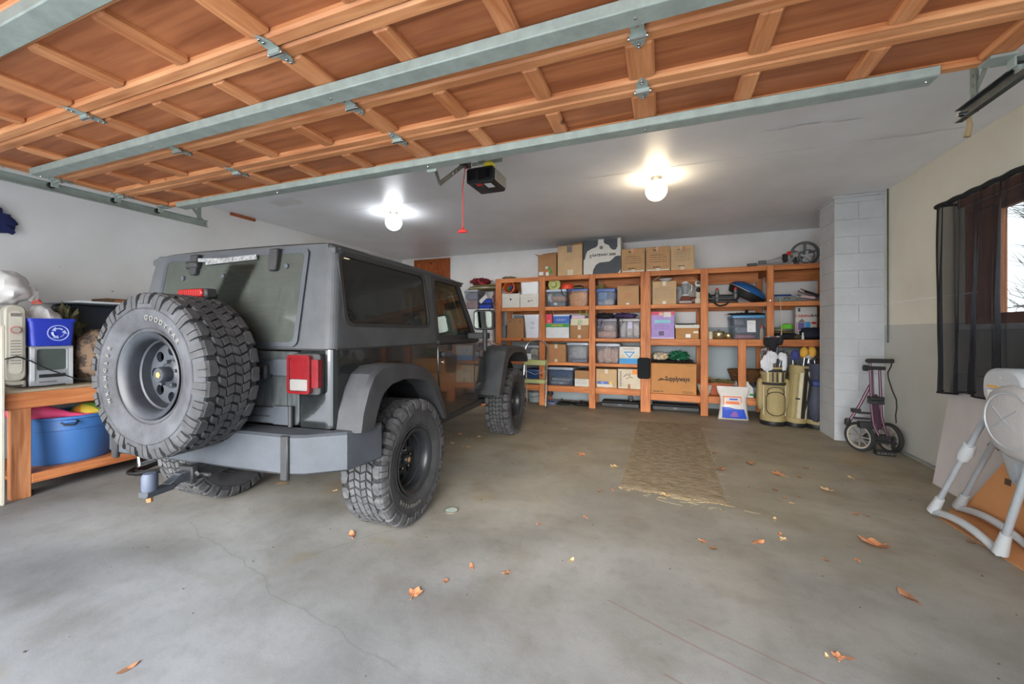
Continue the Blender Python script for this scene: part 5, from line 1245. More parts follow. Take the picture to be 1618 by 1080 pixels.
patch(t, w*.14, h*.74, w*.42, h*.98, mat('orange_sticker', (232, 140, 50), .6), 'orange_sticker')
for k in range(8): patch(t, -w*.42, h*(.12+.1*k), -w*.34, h*(.12+.1*k)+.018, M_grayink, 'printed_glyph')
obj('printed_drawing', MB().tube([(-w*.25, -.002, h*.6), (-w*.1, -.002, h*.75), (.0, -.002, h*.66), (w*.05, -.002, h*.8)], .006, 5).tube([(-.05, -.002, h*.5), (.02, -.002, h*.62), (.06, -.002, h*.55)], .005, 5), M_grayink, parent=t)
patch(t, -.02, .002, .02, h*.24, M_card3, 'brown_tape')

# ------------------------------------------------------------------ bay four
B1, B2, B3 = RZ[0]+.001, RZ[1]+.001, RZ[2]+.001
t, w, h = carton(1031, 1068.5, 445, B1, 'cardboard box with closely printed lines under a white bowl', M_card2)
lines(t, -w*.42, w*.42, [h*(.28+.07*k) for k in range(7)], M_grayink, .005)
zE = B1+h+.003
t = obj('white_bowl', MB().lathe([(.05, 0), (.05, .01), (.115, .055), (.12, .055), (.055, .004), (0, .004)], 30), mat('white_enamel', (214, 218, 224), .25), loc=(atx(1052, 6.92), 6.93, zE), label='white bowl resting on the printed cardboard box, fourth bay', cat='bowl')
t.rotation_euler = (.05, 0, 0)
q = obj('wooden_dowel', MB().cyl((0, 0, 0), (.16, 0, .11), .008), mat('pale_dowel', (190, 160, 120), .7), loc=(atx(1030, 6.9), 6.90, zE+.012), label='thin wooden stick leaning behind the white bowl', cat='stick')
# blender appliance
bx = atx(1083, 6.86)
t = thing('kitchen_blender', 'old kitchen blender with clear jug and chrome base on the upper shelf', 'blender', (bx, 6.86, B1))
M_brown = mat('brown_plastic', (104, 56, 44), .4)
obj('base', MB().taper((0, .06, 0), .105, .09, (0, .06, .05), .10, .085).taper((0, .06, .05), .09, .08, (0, .06, .13), .055, .055), M_brown, parent=t, bevel=.008)
obj('chrome_front', MB().taper((0, -.025, .015), .095, .006, (0, -.02, .05), .09, .006).taper((0, -.012, .055), .08, .006, (0, .008, .12), .05, .006), M_chrome, parent=t, bevel=.002)
obj('collar', MB().lathe([(.055, .13), (.05, .15), (.04, .155)], 20, c=(0, .06, 0)), M_white, parent=t)
obj('jug', MB().lathe([(.038, .155), (.055, .24), (.062, .33), (.058, .33), (.050, .24), (.034, .16)], 20, c=(0, .06, 0)), cloudy('jug_glass', (196, 204, 210), .35, .1), parent=t)
obj('jug_lid', MB().lathe([(.06, .33), (.06, .345), (.03, .35), (.03, .36), (0, .36)], 20, c=(0, .06, 0)), M_white, parent=t)
obj('jug_handle', MB().tube([(.055, .06, .31), (.095, .06, .30), (.09, .06, .22), (.05, .06, .20)], .009), M_white, parent=t)
t = thing('glass_jar', 'tall clear glass jar beside the kitchen blender', 'jar', (atx(1073.5, 6.98), 6.98, B1))
obj('jar', MB().lathe([(.055, 0), (.058, .02), (.058, .22), (.045, .25), (.041, .25), (.052, .21), (.052, .01)], 20), cloudy('jar_glass', (200, 206, 206), .28, .1), parent=t)
obj('lid', MB().lathe([(.048, .251), (.048, .28), (0, .28)], 20), cloudy('jug_glass', (196, 204, 210), .35, .1), parent=t)
t = thing('white_mixer', 'white and black hand mixer standing in a cream box end', 'mixer', (atx(1103.5, 6.88), 6.88, B1))
obj('stand', MB().box(-.05, 0, 0, .05, .12, .09).prism([(0, .09), (.08, .09), (.10, .28), (.04, .28)], lambda a, b, d: (d, a, b), -.035, .035), mat('cream_plastic', (206, 196, 176), .5), parent=t, bevel=.012)
obj('head', MB().prism(rrect(-.02, .27, .12, .36, .03), lambda a, b, d: (d, a, b), -.045, .045), M_white, parent=t, bevel=.01)
obj('dark_window', MB().box(-.028, -.024, .30, .028, -.019, .345), M_black, parent=t)
obj('black_blade', MB().blob((.0, .02, .22), (.035, .03, .04), seg=10, rings=6), M_black, parent=t)
soft('brown_grater', 'low brown appliance foot between blender and mixer', 'appliance', (atx(1095, 7.0), 7.0, B1), (.07, .08, .06), M_brown, .05, power=.6)
# purple carton
t, w, h = carton(1028.5, 1065.5, 492.5, B2, 'purple nappy carton with pink top band and small picture', mat('lavender_carton', (160, 136, 196), .6), tape=False)
patch(t, -w/2, h*.88, w/2, h-.001, mat('pink_red_print', (206, 72, 100), .6), 'pink_band'); patch(t, w*.05, h*.80, w*.36, h*.98, M_offwhite, 'photo_patch', -.0045); patch(t, -w*.15, h*.86, w*.02, h*.97, mat('print_skin', (214, 170, 140), .7), 'photo_patch', -.0045)
patch(t, -w*.34, h*.58, w*.34, h*.70, mat('aqua_print', (130, 190, 204), .6), 'aqua_band')
lines(t, -w*.36, w*.36, [h*.48, h*.42, h*.36], mat('deep_lilac', (120, 92, 168), .6), .007)
patch(t, -w*.16, h*.12, w*.06, h*.28, mat('picture_dark', (90, 80, 110), .6), 'small_picture'); patch(t, -w/2, .002, w/2, h*.05, mat('pale_lilac', (196, 182, 214), .6), 'lower_band')
t, w, h = carton(1067.5, 1104, 513.5, B2, 'cardboard box with white lid and white label, beside the purple carton', mat('tan_box', (176, 130, 82), .85), tape=False)
obj('white_lid', MB().box(-w/2-.01, -.012, h-.045, w/2+.012, .42, h+.006), M_offwhite, parent=t, bevel=.004, smooth=0)
patch(t, -.02, .02, .05, .075, M_white, 'label'); patch(t, .09, .09, .16, .12, M_tape, 'label')
zF = B2+h+.008
t = thing('dark_tray', 'thin dark-rimmed tray on the white-lidded box', 'tray', (atx(1084, 6.93), 6.93, zF))
obj('tray', MB().loft([[(p, q+.12, 0) for p, q in rrect(-.12, -.1, .12, .1, .03)], [(p, q+.12, .02) for p, q in rrect(-.16, -.13, .16, .13, .04)], [(p, q+.12, .02) for p, q in rrect(-.15, -.12, .15, .12, .04)], [(p, q+.12, .004) for p, q in rrect(-.115, -.095, .115, .095, .03)]]), M_darksteel, parent=t)
# lowest: big lettered carton
t, w, h = carton(1028.5, 1100.5, 573.5, B3, 'large brown moving carton lettered in dark script on the lowest shelf', mat('moving_carton', (182, 128, 76), .85, var=.06), dep=.5, tape=False)
lettering('printed_name', 'Supplyways', .10, M_darkink, t, (.06, -.002, h*.50), bold=.003, sx=.78)
obj('printed_swoosh', MB().prism([(-w*.36, h*.42), (-w*.15, h*.46), (w*.30, h*.425), (w*.3, h*.43), (-w*.15, h*.475), (-w*.28, h*.52)], lambda a, b, d: (a, -.003+d, b), 0, .001), M_ink, parent=t, smooth=0)
lines(t, w*.2, w*.45, [h*.02+.01, h*.02+.03], M_ink, .008); lines(t, -w*.45, -w*.2, [h*.06], M_ink, .012); lines(t, w*.28, w*.44, [h*.93], M_ink, .006)
zG = B3+h+.003
t = thing('black_boot_tray', 'grey-rimmed black tray lying on the large brown carton', 'tray', (atx(1062, 6.86), 6.86, zG))
obj('tray', MB().loft([[(p, q+.2, 0) for p, q in rrect(-.24, -.15, .24, .15, .04)], [(p, q+.2, .045) for p, q in rrect(-.32, -.2, .32, .2, .06)], [(p, q+.2, .045) for p, q in rrect(-.305, -.185, .305, .185, .05)], [(p, q+.2, .006) for p, q in rrect(-.235, -.145, .235, .145, .04)]]), M_darksteel, parent=t)
soft('green_bag', 'shiny dark green plastic bag on the black tray', 'plastic bag', (atx(1073, 6.95), 7.0, zG+.046), (.135, .13, .07), mat('dark_green_film', (26, 92, 62), .3, rgb2=(52, 128, 90), scale=12), .35, 5, 12, seg=30, rings=20)
soft('clear_food_bag', 'clear bag of pastel and yellow things left of the green bag', 'plastic bag', (atx(1043, 6.92), 6.97, zG+.046), (.12, .12, .06), mat('pastel_bag', (176, 170, 172), .35, rgb2=(206, 186, 140), scale=10), .3, 5, 13, seg=26, rings=16)

# ------------------------------------------------------------------ bay five
# black bench-grinder-like exercise kit
t = thing('exercise_kit', 'black exercise equipment with two upright grey handles on the upper shelf', 'exercise equipment', (atx(1140, 6.86), 6.88, B1))
obj('cross_bar', MB().cyl((-.22, .0, .10), (.22, .0, .10), .035).box(-.20, -.05, .05, .18, .06, .09), M_black, parent=t, bevel=.01)
for dx in (-.06, .19):
    g = obj('upright_handle', MB().cyl((dx, -.02, 0), (dx, -.02, .20), .030, .026, 14), M_dgrey, parent=t)
    obj('red_tip', MB().cyl((dx, -.02, .20), (dx, -.02, .235), .022, .018, 12), M_red, parent=g)
    obj('sleeve', MB().cyl((dx, -.02, .14), (dx, -.02, .155), .034, seg=14), M_black, parent=g)
obj('foot_loop', MB().tube([(-.21, -.03, .02), (-.24, -.03, .10), (-.20, -.03, .17), (-.15, -.03, .12), (-.15, -.03, .03)], .018).tube([(.17, -.04, .02), (.215, -.03, .08), (.225, 0, .14)], .022), M_blackcloth, parent=t)
obj('hanging_strap', MB().tube([(-.12, -.10, .02), (-.09, -.145, -.02), (-.04, -.15, -.05), (.04, -.15, -.03), (.10, -.10, .015)], .014, flat=.5), M_blackcloth, parent=t)
obj('base_plate', MB().box(-.2, -.06, 0, .22, .10, .03), M_black, parent=t, bevel=.01)
# blue domed shell, black under it, tilted
t = thing('blue_dome_shell', 'blue domed shell with black underside tilted against the shelf post', 'balance trainer', (atx(1180, 6.96), 7.02, B1+.145))
obj('dome', MB().lathe([(.27, .0), (.262, .03), (.22, .075), (.14, .11), (0, .125)], 40), mat('glossy_blue_shell', (38, 96, 160), .3, coat=.4), parent=t)
obj('base', MB().lathe([(.24, -.10), (.27, -.03), (.278, -.0), (.272, .004), (0, .004)], 40), M_black, parent=t)
obj('white_band', MB().lathe([(.2785, -.004), (.274, .006), (.27, .006)], 40, a0=PI*1.05, a1=PI*1.5), M_tape, parent=t)
t.rotation_euler = (math.radians(6), math.radians(31), 0); t.location = (atx(1183, 6.96), 7.06, B1+.175)
# middle row
def pot_item(x, y, z, r, h, label, m, lid=True, knob=True):
    t = thing('cooking_pot', label, 'pot', (x, y, z))
    obj('pot', MB().lathe([(r*.8, 0), (r, .02), (r*1.03, h*.6), (r, h*.72), (r*1.05, h*.74)], 24), m, parent=t)
    if lid: obj('lid', MB().lathe([(r*1.04, h*.75), (r*.9, h*.86), (r*.3, h*.92), (0, h*.93)], 24), m, parent=t)
    if knob: obj('knob', MB().lathe([(.008, h*.92), (.008, h*.97), (.018, h*1.0), (.012, h*1.05), (0, h*1.05)], 12), M_darksteel, parent=t)
    for s in (1, -1): obj('handle', MB().tube([(s*r, -.03, h*.6), (s*(r+.03), -.02, h*.62), (s*(r+.03), .02, h*.62), (s*r, .03, h*.6)], .006), m, parent=t)
    return t
M_brass = mat('brassy_steel', (176, 160, 118), .25, metal=.8, var=.15)
pot_item(atx(1136, 6.88), 6.90, B2, .090, .135, 'brassy lidded cooking pot with domed lid on the middle shelf', M_brass)
pot_item(atx(1151.5, 6.90), 6.94, B2, .062, .10, 'smaller brassy pot right of the lidded cooking pot', M_brass, knob=False)
obj('cream_canister', MB().lathe([(.032, 0), (.034, .01), (.034, .10), (.030, .105), (.030, .115), (0, .115)], 18), mat('cream_plastic', (206, 196, 176), .5), loc=(atx(1122.5, 6.86), 6.87, B2), label='small cream canister left of the brassy cooking pot', cat='canister')
t, w, h = tub(1156.5, 1210, 498, B2, 'large clear bin with blue lid, white paper and red things inside', (150, 164, 180), lid=(70, 138, 186), a=.22, dep=.45, content=((.08, .75, 0, .22, (206, 120, 130)), (.1, .9, .22, .6, (140, 150, 162)), (.0, .4, .6, .95, (130, 134, 142))), taper=.92)
patch(t, -.02, h*.30, .09, h*.78, M_white, 'paper_label'); lines(t, 0, .07, [h*.7, h*.64, h*.4], M_grayink, .004)
zH = B2+h+.002
t = thing('black_crumpled_jacket', 'crumpled dark cloth with black knob on the large blue-lidded bin', 'cloth', (atx(1180, 6.98), 7.0, zH))
obj('cloth', MB().blob((0, 0, .02), (.24, .15, .022), amp=.3, freq=5, flat_bottom=0), M_blackcloth, parent=t)
obj('knob', MB().lathe([(.03, .03), (.02, .07), (.035, .085), (0, .09)], 12), M_black, parent=t)
t = thing('sauce_bottle', 'clear plastic bottle with red cap in front of the blue-lidded bin', 'bottle', (atx(1203.5, 6.79), 6.786, B2))
obj('bottle', MB().lathe([(.024, 0), (.026, .01), (.026, .13), (.012, .165), (.012, .17)], 16), cloudy('bottle_plastic', (196, 190, 176), .6), parent=t)
obj('cap', MB().lathe([(.014, .17), (.012, .20), (0, .20)], 12), M_red, parent=t)
# lowest: planters, jugs
M_terra = mat('terracotta', (176, 92, 64), .75, var=.12)
t = thing('white_flowerpot', 'white square-tapered flowerpot half behind the shelf post', 'flowerpot', (atx(1114, 6.90), 6.93, B3))
obj('pot', MB().lathe([(.065, 0), (.115, .15), (.118, .16), (.108, .16), (.06, .01), (0, .01)], 24), mat('white_ceramic', (200, 198, 188), .5), parent=t)
obj('soil', MB().lathe([(.10, .13), (0, .135)], 16), M_brown, parent=t)
t = thing('terracotta_planter', 'long terracotta planter box on the lowest shelf', 'planter', (atx(1141, 6.95), 6.96, B3))
obj('planter', MB().taper((0, .1, 0), .16, .08, (0, .1, .13), .19, .10).taper((0, .1, .13), .205, .115, (0, .1, .185), .21, .12), M_terra, parent=t, bevel=.005)
obj('dry_plants', MB().blob((0, .1, .195), (.19, .1, .035), amp=.4, freq=8), mat('dry_green', (112, 104, 58), .9, var=.3, scale=20), parent=t, kind='stuff')
t = thing('flowered_pot', 'small brown pot with faded pink and yellow flowers', 'flowerpot', (atx(1121, 7.24), 7.24, B3))
obj('pot', MB().lathe([(.05, 0), (.07, .14), (.074, .15), (0, .15)], 18), M_terra, parent=t)
for k in range(5): obj('flower', MB().blob((.04*math.cos(k*1.3), .04*math.sin(k*1.3), .20+.02*(k % 2)), (.025, .025, .025), seg=8, rings=5), mat('flower_%d' % (k % 2), ((190, 120, 130), (190, 170, 70))[k % 2], .8), parent=t)
obj('leaves', MB().blob((0, 0, .165), (.07, .07, .03), amp=.4, freq=9), mat('dry_green', (112, 104, 58), .9), parent=t)
# basket
t = thing('wicker_basket', 'dark brown woven wicker basket behind the short shelf post', 'basket', (atx(1182, 7.12), 7.12, B3))
M_wick = mat('dark_wicker', (116, 80, 40), .8, rgb2=(70, 44, 22), scale=30)
bw = MB(); 
for k in range(9):
    z = .19 + k*.022; rr = .17 + k*.006
    bw.tube([(rr*1.25*math.cos(2*PI*i/28), rr*.75*math.sin(2*PI*i/28), z + .004*(-1)**(i+k)) for i in range(28)], .011, 5, closed=True)
obj('weave', bw, M_wick, parent=t, kind='stuff')
for i in range(14): a = 2*PI*i/14; obj('stake', MB().cyl((.168*1.25*math.cos(a), .168*.75*math.sin(a), .18), (.218*1.25*math.cos(a), .218*.75*math.sin(a), .38), .006, seg=6), M_wick, parent=t)
obj('rim', MB().tube([(.222*1.25*math.cos(2*PI*i/28), .222*.75*math.sin(2*PI*i/28), .385) for i in range(28)], .014, 6, closed=True), M_wick, parent=t)
obj('lower_basket', MB().lathe([(.15, 0), (.17, .10), (.18, .185), (.0, .185)], 20), mat('dark_wicker_lower', (66, 50, 34), .85), parent=t)
t = thing('clear_jug', 'clear plastic jug with black cap beside the terracotta planter', 'jug', (atx(1163, 6.87), 6.88, B3))
obj('jug', MB().lathe([(.048, 0), (.052, .02), (.052, .12), (.03, .18), (.014, .22), (.014, .235)], 18), cloudy('jug_plastic', (176, 186, 190), .55), parent=t)
obj('cap', MB().lathe([(.017, .235), (.017, .265), (0, .265)], 12), M_black, parent=t)
t = thing('white_detergent_bottle', 'white detergent bottle right of the short shelf post', 'bottle', (atx(1184, 6.84), 6.86, B3))
obj('bottle', MB().loft([[(p, q, 0) for p, q in rrect(-.06, -.035, .06, .035, .02)], [(p, q, .14) for p, q in rrect(-.06, -.035, .06, .035, .02)], [(p, q, .20) for p, q in rrect(-.045, -.02, .0, .02, .01)], [(p, q, .235) for p, q in rrect(-.042, -.017, -.01, .017, .01)]]), M_white, parent=t)
patch(t, .0, .03, .055, .06, M_green, 'green_label', -.037)
t = thing('red_capped_bottle', 'dark bottle with red base label behind the white bottle', 'bottle', (atx(1191.5, 6.95), 6.96, B3))
obj('bottle', MB().lathe([(.045, 0), (.045, .16), (.02, .20), (.02, .22)], 16), mat('dark_blue_plastic', (36, 40, 62), .4), parent=t)
obj('red_label', MB().lathe([(.0455, .02), (.0455, .09)], 16, cap=False), M_red, parent=t)
soft('dark_machine', 'dark grey rounded machine on the lowest shelf before the basket', 'appliance', (atx(1193, 7.0), 6.93, B3+.23), (.08, .05, .09), mat('smoky_plastic', (72, 78, 84), .4), .1, power=.7).location.z = B3
# ------------------------------------------------------------------ bay six
t = thing('metal_basket_tin', 'rectangular metal tin with dark blue contents on the upper right shelf', 'tin', (atx(1239, 6.92), 6.92, B1))
obj('tin', MB().taper((0, .1, 0), .13, .1, (0, .1, .085), .15, .115), mat('grey_tin', (128, 138, 134), .4, metal=.5), parent=t, bevel=.004)
obj('blue_lid', MB().taper((-.02, .1, .086), .13, .1, (-.02, .1, .115), .11, .08), mat('deep_blue', (34, 64, 140), .5), parent=t, bevel=.01)
for k in range(3): obj('gold_clip', MB().lathe([(.012, 0), (.0, -.014)], 8, 'y', c=(-.0+k*.03, -.018, .055 + .01*(k % 2))), M_brass, parent=t)
M_pinkbag = mat('pink_tartan_bag', (186, 150, 150), .8, rgb2=(206, 186, 182), scale=14)
for k, (dx, m_, lab) in enumerate(((0, M_pinkbag, 'pink checked racket cover leaning over the white racket cover, upper right shelf'), (-.05, M_white, 'white racket cover lying beneath the pink checked cover'))):
    x0 = atx(1262, 6.95) + dx
    t = thing('racket_cover', lab, 'racket cover', (x0, 6.90 + k*-.03, B1))
    q = MB().prism([(0, .02+.14*(1-k)), (.07, .0+.16*(1-k)+.03), (.33, .01 + .04*(1-k)), (.36, .0 + .01), (.30, .0), (.02, .0+.09*(1-k))], lambda a, b, d: (a, d, b), 0, .10)
    obj('cover', MB().bar((.0, .05, .17 - k*.09), (.30, .05, .045 - k*.015), .14, .04 - k*.012), m_, parent=t, bevel=.015)
    obj('piping', MB().tube([(.0, -.02, .185-k*.09), (.28, -.02, .07-k*.02)], .005).tube([(.02, -.022, .16-k*.08), (.30, -.022, .045-k*.02)], .004), M_black, parent=t)
    obj('zip_flap', MB().bar((.05, -.024, .145-k*.07), (.22, -.024, .075-k*.03), .004, .03), M_blackcloth if k == 0 else M_pinkbag, parent=t)
q = MB().tube([(atx(1232.5, 6.74), 6.738, B1+.03), (atx(1233.5, 6.74), 6.738, B1-.08), (atx(1235, 6.74), 6.738, B2+.12), (atx(1234.5, 6.74), 6.738, B2+.065)], [.004, .004, .004, .009])
obj('dangling_string', q, mat('white_cotton', (206, 198, 184), .8), label='white cord dangling from the upper right shelf', cat='cord')
t = thing('green_baseball_hat', 'bright green baseball cap on the khaki hats, right bay', 'cap', (atx(1243, 6.93), 6.94, B2+.155))
M_lime = mat('lime_cloth', (106, 190, 56), .8)
obj('crown', MB().lathe([(.085, 0), (.083, .03), (.065, .065), (0, .08)], 20), M_lime, parent=t)
obj('visor', MB().prism([(-.08, -.03), (-.07, -.09), (.0, -.13), (.07, -.09), (.08, -.03)], lambda a, b, d: (a-.01, b, d+.0), 0, .006), M_lime, parent=t)
t = thing('khaki_hat', 'wide khaki hat flattened under the green cap', 'hat', (atx(1234, 6.95), 6.96, B2+.095))
obj('brim', MB().lathe([(.15, .0), (.148, .012), (.08, .03), (.08, .0)], 26, closed=True), M_olive, parent=t); obj('crown', MB().lathe([(.08, .02), (.075, .055), (0, .058)], 20), mat('khaki_cloth', (150, 140, 100), .9), parent=t)
soft('black_rucksack', 'black rucksack on the middle shelf under the khaki hat', 'rucksack', (atx(1240, 6.95), 6.98, B2), (.17, .14, .047), M_blackcloth, .12, seed=22, power=.7)
soft('camouflage_roll', 'dark camouflage bundle with red tag right of the rucksack', 'bundle', (atx(1261, 6.90), 6.90, B2), (.08, .09, .035), mat('camo_roll', (60, 56, 40), .9, rgb2=(96, 84, 60), scale=20), .2, seed=23)
t, w, h = carton(1257, 1291, 485, B2, 'white gazebo-curtain box with tent picture, far right of the middle shelf', M_offwhite, y=7.04, dep=.12, tape=False)
lettering('printed_word', 'CABANA', .052, M_red, t, (-.03, -.003, h*.72), bold=.001); lettering('printed_word', 'RAP', .052, M_darkink, t, (.11, -.003, h*.725), bold=.001)
patch(t, -w*.38, h*.86, -w*.28, h*.97, mat('navy_print', (60, 66, 90), .6), 'printed_mark'); patch(t, -w*.46, h*.2, -w*.42, h*.52, mat('rose_print', (200, 90, 100), .6), 'rose_band')
obj('printed_roof', MB().prism([(-w*.40, h*.53), (-w*.05, h*.53), (-w*.2, h*.64)], lambda a, b, d: (a, -.004+d, b), 0, .001), M_grayink, parent=t, smooth=0)
patch(t, -w*.38, h*.28, -w*.08, h*.52, mat('print_violet', (96, 92, 150), .6), 'printed_curtain'); patch(t, -w*.05, h*.34, w*.2, h*.54, Mlb, 'printed_pool'); patch(t, w*.25, h*.47, w*.46, h*.54, M_red, 'red_strip')
soft('navy_bag', 'dark navy bag at the right end of the middle shelf', 'bag', (atx(1280, 6.90), 6.88, B2), (.13, .11, .085), mat('navy_cloth', (24, 26, 44), .85, var=.3), .15, seed=25, power=.7)
obj('small_white_bottle', MB().lathe([(.014, 0), (.015, .05), (.008, .07), (.012, .075), (.012, .10), (0, .10)], 12), M_white, loc=(atx(1268.5, 6.785), 6.785, B2), label='small white bottle in front of the navy bag', cat='bottle')
# ------------------------------------------------------------------ things under the shelves
for k, (u0, u1, lab) in enumerate(((1030, 1106, 'long low black case under the fourth bay'), (950, 1010, 'long low black case under the third bay'))):
    x0, x1 = atx(u0, 7.0), atx(u1, 7.0)
    t = thing('flat_case', lab, 'case', ((x0+x1)/2, 7.0, 0)); w = x1-x0
    obj('case', MB().box(-w/2, 0, 0, w/2, .25, .075), M_black, parent=t, bevel=.01); obj('catch', MB().box(-.03, -.006, .03, .03, .0, .055), M_darksteel, parent=t)
    obj('case_lid', MB().box(-w/2+.01, .005, .076, w/2-.01, .245, .10), M_trimk, parent=t, bevel=.008)
for k, (u, v, lab) in enumerate(((888, 637, 'left tangle of chrome jumper-cable clamps on the floor under the shelves'), (919, 637, 'right tangle of chrome jumper-cable clamps on the floor under the shelves'))):
    x, y = atx(u, 7.0), 7.0; rnd = random.Random(k+3); q = MB(); q2 = MB()
    for j in range(9):
        a = rnd.uniform(0, PI); rr = rnd.uniform(.06, .13)
        q.tube([(-rr*math.cos(a), -rr*math.sin(a)*.7, .01+.03*rnd.random()), (0, 0, .05+.05*rnd.random()), (rr*math.cos(a), rr*math.sin(a)*.7, .01)], .006, 5)
    for j in range(3): q2.tube([((.15+.02*j)*math.cos(2*PI*i/24), (.10+.015*j)*math.sin(2*PI*i/24), .008+.01*j) for i in range(24)], .008, 5, closed=True)
    t = thing('cable_tangle', lab, 'cable', (x, y, 0)); obj('clamps', q, M_steel, parent=t, kind='stuff'); obj('cable', q2, M_black, parent=t)
for k, (u, lab) in enumerate(((870, 'dark valve hanging under the second bay bottom rail'), (997, 'small black bracket hanging under the third bay bottom rail'))):
    x = atx(u, 6.9); t = thing('hanging_bracket', lab, 'bracket', (x, 6.9, A4-.115))
    obj('bracket', MB().box(-.05, -.03, 0, .05, .03, .02).box(-.03, -.025, -.04, .03, .025, .0).cyl((-.045, 0, -.05), (.045, 0, -.05), .022).box(-.02, -.02, -.10, .02, .02, -.05), M_black, parent=t, bevel=.005)
t = thing('grey_buckets', 'grey round bucket on the floor behind the stepladder', 'bucket', (atx(846, 7.1), 7.1, 0))
obj('bucket', MB().lathe([(.12, 0), (.15, .17), (.155, .17), (.155, .18), (.14, .18), (.11, .01), (0, .01)], 24), mat('grey_bucket', (140, 148, 152), .5), parent=t)
obj('handle', MB().tube([(-.15, 0, .17), (-.1, -.13, .12), (0, -.17, .10), (.1, -.13, .12), (.15, 0, .17)], .004), M_steel, parent=t)
t = thing('blue_pan', 'low blue-grey pan on the floor under the second bay', 'pan', (atx(873, 6.95), 6.95, 0))
obj('pan', MB().lathe([(.09, 0), (.12, .05), (.115, .05), (.085, .01), (0, .01)], 20), mat('blue_grey_pan', (104, 112, 140), .5), parent=t)
# mirror-like black box on the widest post
t = thing('black_wall_box', 'black rounded box fixed to the widest shelf post', 'box', (atx(1017.5, 6.73), 6.755, atz(1017, 598, 6.70)))
hh = atz(1017, 565, 6.70) - atz(1017, 598, 6.70); ww = atx(1028, 6.7) - atx(1007.5, 6.7)
obj('case', MB().prism(rrect(-ww/2, 0, ww/2, hh, .04, 5), lambda a, b, d: (a, -.075+d, b), 0, .07), mat('matt_black', (22, 23, 25), .75, spec=.2), parent=t, bevel=.012, seg=2)
obj('face', MB().prism(rrect(-ww/2+.02, .02, ww/2-.02, hh-.02, .03, 5), lambda a, b, d: (a, -.079+d, b), 0, .004), mat('dark_face', (24, 26, 29), .75, spec=.2), parent=t)

# ------------------------------------------------------------------ white cabinet left of the shelves
fx0, fx1 = atx(700, 6.82), atx(778.5, 6.82); fz = atz(770, 487, 6.82)
t = thing('white_fridge', 'white upright fridge beside the left end of the shelves', 'fridge', ((fx0+fx1)/2, 6.82, 0)); w = fx1-fx0
obj('cabinet', MB().box(-w/2, .05, .03, w/2, .6, fz), M_white, parent=t, bevel=.01)
obj('door', MB().box(-w/2, 0, .08, w/2, .045, fz-.52), M_white, parent=t, bevel=.012); obj('freezer_door', MB().box(-w/2, 0, fz-.51, w/2, .045, fz-.002), M_white, parent=t, bevel=.012)
for z in (fz-.75, fz-.48): obj('handle', MB().box(-w/2+.03, -.03, z, -w/2+.06, 0, z+.22), M_white, parent=t, bevel=.006)
FZ = fz+.001
t, w, h = tub(733, 755, 458, FZ, 'clear bin on the fridge with pinkish contents', (178, 180, 190), lid=(160, 164, 170), a=.3, y=6.88, dep=.35, content=((0, 1, 0, .5, (206, 150, 136)), (0, 1, .5, .95, (150, 156, 176))))
zr = FZ+h+.002
t = thing('blue_cooler_bag', 'blue soft cooler bag with black band and straps on the fridge', 'cooler bag', (atx(766, 6.86), 6.86, FZ))
M_coolblue = mat('cooler_blue', (30, 66, 176), .6)
obj('bag', MB().taper((0, .13, 0), .14, .12, (0, .13, .19), .12, .10), M_coolblue, parent=t, bevel=.02)
obj('band', MB().box(-.137, .002, .075, .137, .012, .10), M_blackcloth, parent=t)
obj('strap', MB().tube([(-.12, .01, .01), (-.125, -.045, .0), (-.11, -.05, -.07), (-.08, -.05, -.12)], .011, flat=.4).tube([(.12, .01, .01), (.13, -.045, .01), (.10, -.05, -.06), (.08, -.05, -.10)], .011, flat=.4), M_blackcloth, parent=t)
obj('pale_flap', MB().bar((-.10, -.004, .12), (.04, .002, .24), .008, .07), M_offwhite, parent=t)
soft('dark_clothes', 'dark red and white clothes hanging between cooler bag and shelf post', 'clothes', (atx(780, 6.9), 6.98, FZ), (.05, .10, .17), mat('maroon_clothes', (80, 34, 42), .9, rgb2=(160, 130, 130), scale=12), .25, 4, 31)
t = thing('folded_quilts', 'flat stack of khaki and white folded quilts above the cooler bag', 'quilt', (atx(760, 6.95), 6.95, FZ+.235))
M_khaki = mat('khaki_quilt', (156, 138, 86), .9, var=.2, scale=16)
for k in range(4): obj('fold', MB().blob((.0+.02*k, .12, .014+.022*k), (.33-.02*k, .16, .014), amp=.15, freq=6, seed=k, power=.6), M_khaki if k != 1 else M_offwhite, parent=t)
t.location.z = max(FZ+.20, zr) + .001
z1 = t.location.z + .098
q = soft('tartan_blanket', 'crumpled red and black checked cloth heaped on the quilts', 'blanket', (atx(757, 6.95), 7.02, z1), (.20, .13, .062), mat('red_black_check', (46, 26, 30), .9, rgb2=(176, 54, 64), scale=20, thresh=(.45, .55)), .35, 5, 33, seg=30, rings=18)
